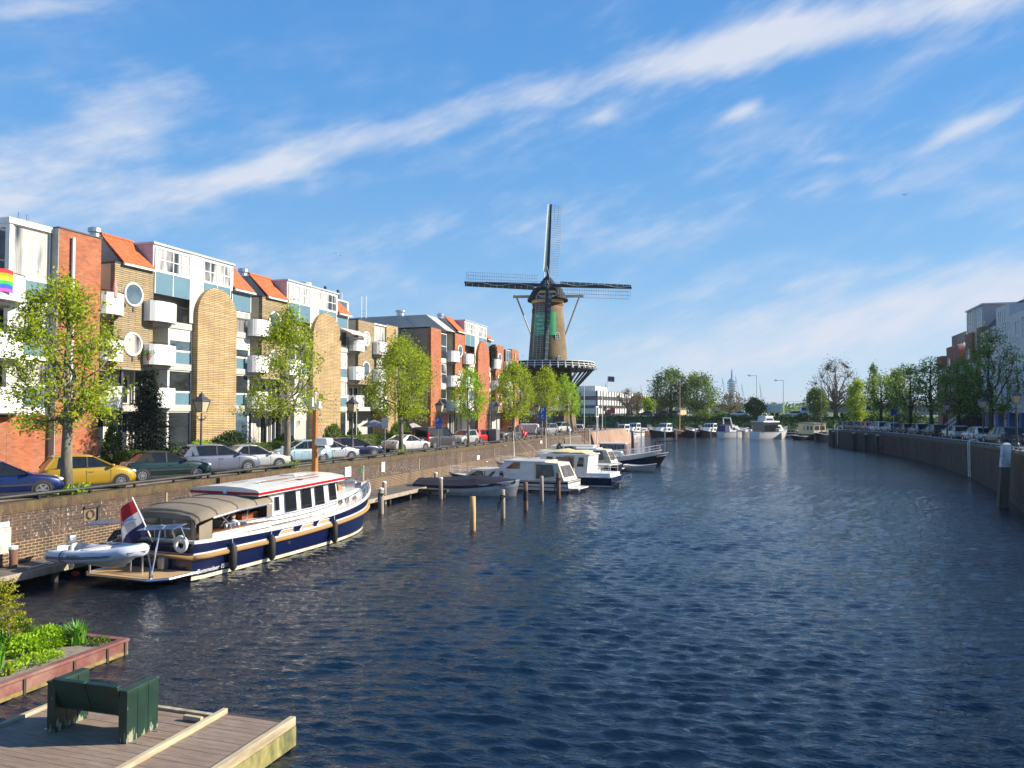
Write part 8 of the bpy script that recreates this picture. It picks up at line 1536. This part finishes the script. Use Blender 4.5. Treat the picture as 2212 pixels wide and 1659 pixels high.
# ---------------------------------------------------------------- distant things
def sight(u, v, Y): r = ray(u, v); return (r[0] / r[1] * Y, Y, EYE + r[2] / r[1] * Y)
steelb = M('hazed_pale_steel', (.42, .47, .53), .6);  # blue of distance haze put into the tower's colour; lamp heads share it
x, y, z = sight(1581, 802, 1500); t = thing('broadcast_tower', 'slender pale broadcast tower with ring platforms on the horizon', 'tower', (x, y, 4.7)); s = 1500 / 1640 / .93
hh_ = z - 4.7; MB().lathe([(7.5, 0), (6.0, hh_ * .45), (5.5, hh_ * .68)], 20).build('shaft', steelb, t, False, True)
for k, f in enumerate((.50, .56, .62, .68)): MB().lathe([(6, 0), (9.5, 1), (9.5, 2.6), (6, 3.4)], 20, (0, 0, hh_ * f)).build('platform', steelb, t, False)
MB().lathe([(7.5, 0), (8.5, 1.5), (4, 6), (2.2, 7), (1.6, 16), (.8, 24), (.3, hh_ * .26)], 16, (0, 0, hh_ * .735)).build('mast', M('tower_mast_hazed', (.20, .30, .42), .6), t, False)  # mast colour carries the blue of distance haze too
def crane(lab, u0, v0, u1, v1, u2, Y, top=(.55, .33, .06)):
    a = sight(u0, v0, Y); b = sight(u1, v1, Y); c = sight(u2, v1, Y); t = thing('crane', lab, 'crane', (b[0], Y, 4.7)); L = [(p[0] - b[0], 0, p[2] - 4.7) for p in (a, b, c)]
    g = MB(); r_ = Y / 1640 * .42; g.cyl(L[1], L[0], r_, r_ * .6, 5); g.cyl(L[2], (L[0][0], 0, L[0][2] * .98), r_, r_ * .6, 5)
    for k in range(1, 9): f = k / 9; g.cyl(tuple(Vector(L[1]).lerp(Vector(L[0]), f)), tuple(Vector(L[2]).lerp(Vector(L[0]), f - .06)), r_ * .4, n=4)
    g.build('boom', M('crane_hazed', (.12, .20, .32), .6), t, False); m_ = Vector(L[1]).lerp(Vector(L[0]), .72); MB().cyl(tuple(m_), L[0], r_ * 1.25, r_ * .8, 5).build('boom_tip', M('crane_tip_%d' % int(top[0] * 100), top, .6), t, False)  # boom and bluish tips coloured to stand in for distance haze
crane('tall harbour crane left of the broadcast tower', 1560, 814, 1566, 872, 1573, 1100, (.16, .2, .26)); crane('tall harbour crane right of the broadcast tower', 1589, 812, 1592, 874, 1602, 1100, (.12, .14, .2)); crane('short yellow tipped crane right of the broadcast tower', 1602.5, 829, 1604, 878, 1611, 1300); crane('yellow tipped crane right of the tall lamp post', 1641, 828, 1645, 880, 1650, 1200); crane('yellow tipped crane behind the white office building flag', 1307, 824, 1312, 862, 1317, 1000); crane('faint crane mast above the bare pollard', 1384.5, 830, 1385, 866, 1387, 1300)
def mastlamp(lab, u, vt, Y, heads=1):
    x, y, z = sight(u, vt, Y); t = thing('tall_lamp_post', lab, 'street lamp', (x, y, 4.7), 0, 'tall pale lamp posts along the far road'); h = z - 4.7; MB().cyl((0, 0, 0), (0, 0, h), .15, .09, 8).build('post', white, t, False); g = MB()
    for s in ((-1, 1) if heads == 2 else (-1,)): g.cyl((0, 0, h - .1), (s * 1.6, 0, h), .07, n=5); g.sphere((s * 1.8, 0, h), .4, 8, 6, (1.3, 1, .5))
    g.build('lamp_head', steelb, t, False)
mastlamp('tall double headed lamp post left of the willow trees', 1414.5, 822, 212, 2); mastlamp('tall lamp post beside the white truck cab', 1634.5, 811, 214); mastlamp('tall lamp post at the silver estate car', 1692, 821, 214); mastlamp('lamp post partly hidden by the right willow crown', 1486, 850, 215)
t = thing('flagpole', 'white flagpole with dark flag on the roof of the white office building', 'flagpole', (*sight(1313, 850, 236)[:2], 11.5)); h = sight(1313, 812, 236)[2] - 11.5; MB().cyl((0, 0, 0), (0, 0, h), .12).build('pole', white, t, False); g = MB(); g.loft([[(k * .35, .15 * math.sin(k * 1.1), h - .1 - .03 * k), (k * .35, .15 * math.sin(k * 1.1), h - 1.75 - .03 * k)] for k in range(7)], False, False); g.build('flag', M('dark_flag', (.05, .06, .10), .8), t, False)
# white office building
off_w = M('white_office_cladding', (.66, .64, .58), .6, var=.05); og = M('office_glass', (.06, .06, .062), .15, var=.5, scale=.4); ofr = M('office_fins', (.14, .14, .14), .6)
ob_ = thing('office_building', 'white banded three storey office building with dark window strips and vertical fins', 'office building', (-46.7, 227, 4.7))
ax_, ay_ = -46.7, 226.7; bx_, by_ = -40.5, 287.0; cx_, cy_ = -78.0, 226.7; rl = math.hypot(bx_ - ax_, by_ - ay_); dxn, dyn = (bx_ - ax_) / rl, (by_ - ay_) / rl
P4 = lambda o, z: [(ax_ + o, ay_ - o, z), (bx_ + o, by_, z), (cx_, by_, z), (cx_, cy_ - o, z)]
MB().hexa(P4(-.25, 4.7) + P4(-.25, 12.0)).build('glazing', og, ob_); g = MB()
for z0, z1 in ((5.4, 7.0), (8.0, 9.55), (10.75, 12.25)): g.hexa(P4(0, z0) + P4(0, z1))
g.build('cladding_band', off_w, ob_); g = MB()
for k in range(21): f = k / 20; x, y = ax_ + (bx_ - ax_) * f, ay_ + (by_ - ay_) * f; g.box(x, x + .25, y - .12, y + .12, 4.7, 12.4)
for k in range(7): x = ax_ + (cx_ - ax_) * k / 6; g.box(x - .25, x + .25, ay_ - .3, ay_, 4.7, 12.45)
g.build('fin', ofr, ob_); MB().box(-70, -50, 240, 262, 12.3, 14.3).build('roof_plant', M('grey_roof_plant', (.42, .42, .42), .7), ob_)
bevel(MB().box(-41.5, -39.8, 262, 276, 5.0, 8.2).build('entrance_sign_wall', off_w, ob_), .3)
t = thing('cable_reel', 'large brown wooden cable reel lying on the embankment', 'cable reel', (*sight(1316, 895, 207)[:2], 4.75), R_(-60)); g = MB(); g.cyl((-.9, 0, .95), (-.75, 0, .95), 1.0, n=20); g.cyl((.75, 0, .95), (.9, 0, .95), 1.0, n=20); g.cyl((-.8, 0, .95), (.8, 0, .95), .6, n=16); g.build('drum', M('reel_wood', (.30, .13, .07), .8), t, False)
t = thing('warning_board', 'red square board standing beside the cable reel', 'sign', (*sight(1323.5, 890, 206)[:2], 4.75)); MB().box(-.7, .7, -.05, .05, .9, 2.2).build('board', M('signal_red', (.75, .02, .01), .5), t, False); MB().box(-.5, .5, -.03, .03, 0, .9).build('leg', white, t, False)
# low skyline
SK = [('long low purple grey warehouse on the horizon left of the bush tree', 1520, 1560, 873, 640, (.26, .22, .26)), ('pale warehouse on the horizon below the budding tree', 1556, 1600, 878, 560, (.40, .36, .38)), ('grey low warehouse on the horizon right of the truck', 1676, 1712, 880, 620, (.26, .29, .34)), ('blue grey warehouse on the horizon behind the silver estate car', 1712, 1742, 879, 700, (.24, .27, .33)), ('blue shed on the horizon left of the big bare tree', 1742, 1762, 882, 480, (.10, .16, .28)), ('orange brick building behind the small yellow green tree', 1392, 1426, 858, 330, (.42, .22, .12)), ('ochre house row behind the willow trunk', 1405, 1470, 882, 300, (.45, .32, .18)), ('low dark roofed hall behind the right willow', 1470, 1528, 880, 420, (.22, .2, .2)), ('colourful low shop building behind the right bank trees', 1905, 1960, 868, 300, (.35, .12, .18)), ('grey hall with pale roof behind the spreading tree', 1955, 2030, 872, 330, (.30, .32, .34)), ('long green grey treeline building behind the mill', 1120, 1230, 880, 400, (.2, .2, .19))]
for lab, u0, u1, vt, Y, c in SK:
    a = sight(u0, vt, Y); b = sight(u1, vt, Y); t = thing('distant_building', lab, 'building', ((a[0] + b[0]) / 2, Y, 4.7)); z = a[2]; MB().box(a[0], b[0], Y, Y + 25, 4.7, z - .5).build('wall', M('skyline_%s' % lab.split()[0] + str(u0), c, .8), t); MB().prism([(Y - .5, z - .5), (Y + 25.5, z - .5), (Y + 12, z + .4)], 'x', a[0] - .4, b[0] + .4).build('roof', M('skyline_roof', (.2, .2, .21), .8), t)
    g = MB(); n = 8; [g.box(a[0] + (b[0] - a[0]) * (k + .25) / n, a[0] + (b[0] - a[0]) * (k + .75) / n, Y - .06, Y - .01, 4.7 + (z - 5.2) * .35, 4.7 + (z - 5.2) * .7) for k in range(n)]; g.build('window', og, t)
t = thing('overhead_gantry', 'red steel portal gantry below the budding tree', 'gantry', (*sight(1566, 885, 330)[:2], 4.7)); a = sight(1527, 878, 330); b = sight(1598, 878, 330); ox = t.location.x; g = MB(); [g.cyl((x - ox, 0, 0), (x - ox, 0, a[2] - 4.7), .2, n=5) for x in np.linspace(a[0], b[0], 5)]; g.cyl((a[0] - ox, 0, a[2] - 4.7), (b[0] - ox, 0, a[2] - 4.7), .3, n=5); g.build('frame', M('gantry_red', (.45, .05, .03), .6), t, False)
rg = np.random.default_rng(900); n = 15000; X = rg.uniform(-420, 420, n); Yy = rg.uniform(420, 500, n); hgt = np.array([5.2 + 2.2 * abs(mnoise.noise((x * .03, 3.3, 0))) + 1.3 * abs(mnoise.noise((x * .2, 1, 0))) for x in X]); P = np.stack([X, Yy, 4.7 + hgt * rg.uniform(0, 1, n)], 1)
o = bpy.data.objects.new('distant_treeline', leaves_mesh('distant_treeline', P, 1.1, leaf_g, 9)); COL.objects.link(o); tag(o, 'hazy low line of far trees along the horizon', 'trees', kind='stuff')
for k, v in enumerate((868, 881)):
    a = sight(1500, v + 2, 320); m_ = sight(1640, v + (1 if k else 2), 320); b = sight(1790, v - 3, 320); t = thing('overhead_wire', ['upper overhead wire across the sky above the far road', 'lower overhead wire across the sky above the far road'][k], 'wire', (a[0], 320, a[2])); MB().tube([(0, 0, 0), (m_[0] - a[0], 0, m_[2] - a[2]), (b[0] - a[0], 0, b[2] - a[2])], .04, 4).build('wire', M('wire_grey', (.2, .22, .26), .6), t, False)
# slope with steps and railing behind the right bank cars
t = thing('stair_slope', 'dark ramp with pale stringers rising behind the right bank cars', 'stairs', (25.5, 118, TZ)); g = MB(); g.prism([(-2, 0), (6, 0), (6, 4), (3, 4)], 'y', -1.5, 1.5); g.build('ramp', tim_d, t, False); g = MB(); [g.beam((-2, y, .3), (3, y, 4.5), .2) for y in (-1.6, 1.6)]; g.build('stringer', white, t, False)
# gulls
def gull(lab, u, v, Y, sp_, roll):
    x, y, z = sight(u, v, Y); t = thing('seagull', lab, 'bird', (x, y, z), R_(60)); t.rotation_euler = (0, R_(roll), R_(20)); g = MB(); g.smooth = True; g.tube([(0, -.25, 0), (0, -.12, 0), (0, .05, .01), (0, .18, .02), (0, .24, .02)], [.02, .06, .07, .04, .01], 8); g.build('body', white, t, False); g = MB()
    for s in (-1, 1): g.hexa([(s * .04, -.09, .0), (s * .04, .09, .0), (s * sp_ * .25, .12, .13), (s * sp_ * .25, -.06, .13), (s * .04, -.09, .015), (s * .04, .09, .015), (s * sp_ * .25, .12, .145), (s * sp_ * .25, -.06, .145)]); g.hexa([(s * sp_ * .25, -.06, .13), (s * sp_ * .25, .12, .13), (s * sp_ * .5, -.05, .05), (s * sp_ * .5, -.09, .05), (s * sp_ * .25, -.06, .145), (s * sp_ * .25, .12, .145), (s * sp_ * .5, -.05, .06), (s * sp_ * .5, -.09, .06)])
    fixn(g.build('wing', M('gull_grey', (.35, .36, .38), .7), t, False))
gull('small gull flying in the open sky left of the windmill', 730, 551, 85, 1.3, 20); gull('small gull flying high in the sky on the right', 1955, 421, 110, 1.3, -15)
# people
navyj = M('dark_clothes', (.03, .03, .035), .9); 
def standing(lab, x, y, rz, top, hair, h=1.68): return figure('person', lab, (x, y, ZQ), rz, [(0, 0, .95), (0, 0, 1.15), (0, .01, 1.35), (0, .01, 1.47), (.19, 0, 1.36), (.25, .03, 1.1), (.2, .25, .98), (-.19, 0, 1.36), (-.25, .03, 1.1), (-.2, .25, .98), (.1, 0, .9), (.11, .02, .5), (.11, -.02, .08), (.11, .12, .04), (-.1, 0, .9), (-.12, .05, .5), (-.13, .0, .08), (-.13, .13, .04)], [(0, 1), (1, 2), (2, 3), (2, 4), (4, 5), (5, 6), (2, 7), (7, 8), (8, 9), (0, 10), (10, 11), (11, 12), (12, 13), (0, 14), (14, 15), (15, 16), (16, 17)], [.14, .14, .15, .055, .07, .05, .035, .07, .05, .035, .095, .065, .045, .04, .095, .065, .045, .04], skin, top, hair, (0, .03, 1.6), .10)
standing('person in pale jacket and long dark hair standing beside the red motor scooter', -28.5, lx(1124, -28.5), R_(170), M('pale_jacket', (.5, .48, .47), .8), M('dark_hair', (.02, .015, .012), .9)); scooter('red motor scooter beside the person in the pale jacket', -28.1, lx(1132, -28.1), R_(175), M('scooter_red', (.55, .01, .01), .3))
standing('dark haired person standing behind the dark grey hatchback', -30.2, lx(1109, -30.2), R_(190), navyj, M('dark_hair'))
t = thing('parasol', 'slate blue tilted parasol on the ground floor terrace', 'parasol', (-35.7, 66.2, ZQ)); g = MB(); g.lathe([(1.35, 1.9), (.7, 2.3), (.02, 2.55)], 8); g.build('canopy', M('slate_parasol', (.20, .20, .27), .8), t, False); MB().cyl((0, 0, 0), (0, 0, 2.55), .03).build('pole', white, t, False)
figure('person', 'seated person in dark clothes at the terrace under the parasol', (-35.8, 68.2, ZQ), R_(150), [(0, 0, .5), (0, 0, .75), (0, .02, .98), (0, .04, 1.1), (.18, .02, 1.0), (.24, .1, .76), (.12, .32, .74), (-.18, .02, 1.0), (-.24, .1, .76), (-.12, .32, .74), (.1, .4, .5), (.1, .42, .05), (-.1, .4, .5), (-.1, .42, .05)], [(0, 1), (1, 2), (2, 3), (2, 4), (4, 5), (5, 6), (2, 7), (7, 8), (8, 9), (0, 10), (10, 11), (0, 12), (12, 13)], [.15, .14, .15, .055, .07, .05, .035, .07, .05, .035, .08, .045, .08, .045], skin, navyj, M('dark_hair'), (0, .06, 1.22), .1)
t = thing('chair', 'dark garden chair under the seated person', 'chair', (-35.8, 68.2, ZQ), R_(150)); MB().box(-.24, .24, -.22, .24, .4, .44).build('seat', darkm, t, False); MB().box(-.24, .24, -.25, -.21, .44, .95).build('backrest', darkm, t, False); [MB().box(a - .02, a + .02, b - .02, b + .02, 0, .4).build('leg', darkm, t, False) for a in (-.2, .2) for b in (-.2, .2)]
t = thing('garden_table', 'small pale garden table beside the seated person', 'table', (-35.7, 67.2, ZQ)); MB().cyl((0, 0, .70), (0, 0, .74), .45, n=20).build('tabletop', white, t, False); MB().cyl((0, 0, 0), (0, 0, .7), .04).build('leg', darkm, t, False)
t = thing('parasol', 'small closed pink parasol standing on the upper balcony', 'parasol', (-36.2, 35.25, 12.2)); MB().lathe([(.04, 0), (.04, .6), (.16, .75), (.12, 1.3), (.02, 1.95)], 10).build('canopy', M('pink_parasol', (.62, .26, .24), .8), t, False)
t = thing('awning', 'open cream awning with pink stripes over the third round window terrace', 'awning', (-36.8, 62.6, 14.0)); g = MB(); g.hexa([(-36.9, 61.7, 13.9), (-35.6, 61.7, 13.3), (-35.6, 65.2, 13.3), (-36.9, 65.2, 13.9), (-36.9, 61.7, 13.95), (-35.6, 61.7, 13.38), (-35.6, 65.2, 13.38), (-36.9, 65.2, 13.95)]); g.build('canvas', M('pink_cream_canvas', (.62, .45, .38), .8), t)
t = thing('flagpole', 'thin white pole standing in the garden before the second glazed strip', 'pole', (-35, onx(770, 900, -35)[0], ZQ)); MB().cyl((0, 0, 0), (0, 0, 3.6), .035).build('pole', white, t, False)
t = thing('tarpaulin', 'grey tarpaulin stretched as a sail behind the silver coupe', 'tarpaulin', (-33.6, onx(905, 900, -33.6)[0], ZQ)); g = MB(); y0 = -2.0; g.loft([[(0, -2.2, 2.1), (0, -2.2, 2.05)], [(0, -1.2, 2.2), (.1, -1, 1.2)], [(0, .5, 1.8), (.2, 1, .7)], [(0, 2.4, 1.4), (.2, 2.6, .3)]], False, False); o = g.build('cloth', M('grey_tarp', (.28, .25, .27), .8, bmp=.3), t, False); o.modifiers.new('t', 'SOLIDIFY').thickness = .01
# ---------------------------------------------------------------- air
hz = MB().box(-1600, 1600, -60, 2400, -3.2, 105).build('haze', bpy.data.materials.new('haze_air')); hz['kind'] = 'stuff'; hz['label'] = 'thin pale haze filling the air over the harbour'
hm = hz.data.materials[0]; hm.use_nodes = True; hn = hm.node_tree.nodes; hn.remove(hn['Principled BSDF']); pv = hn.new('ShaderNodeVolumePrincipled'); pv.inputs['Density'].default_value = .00012; pv.inputs['Color'].default_value = (.78, .87, 1, 1)
hm.node_tree.links.new(pv.outputs[0], hn['Material Output'].inputs['Volume'])
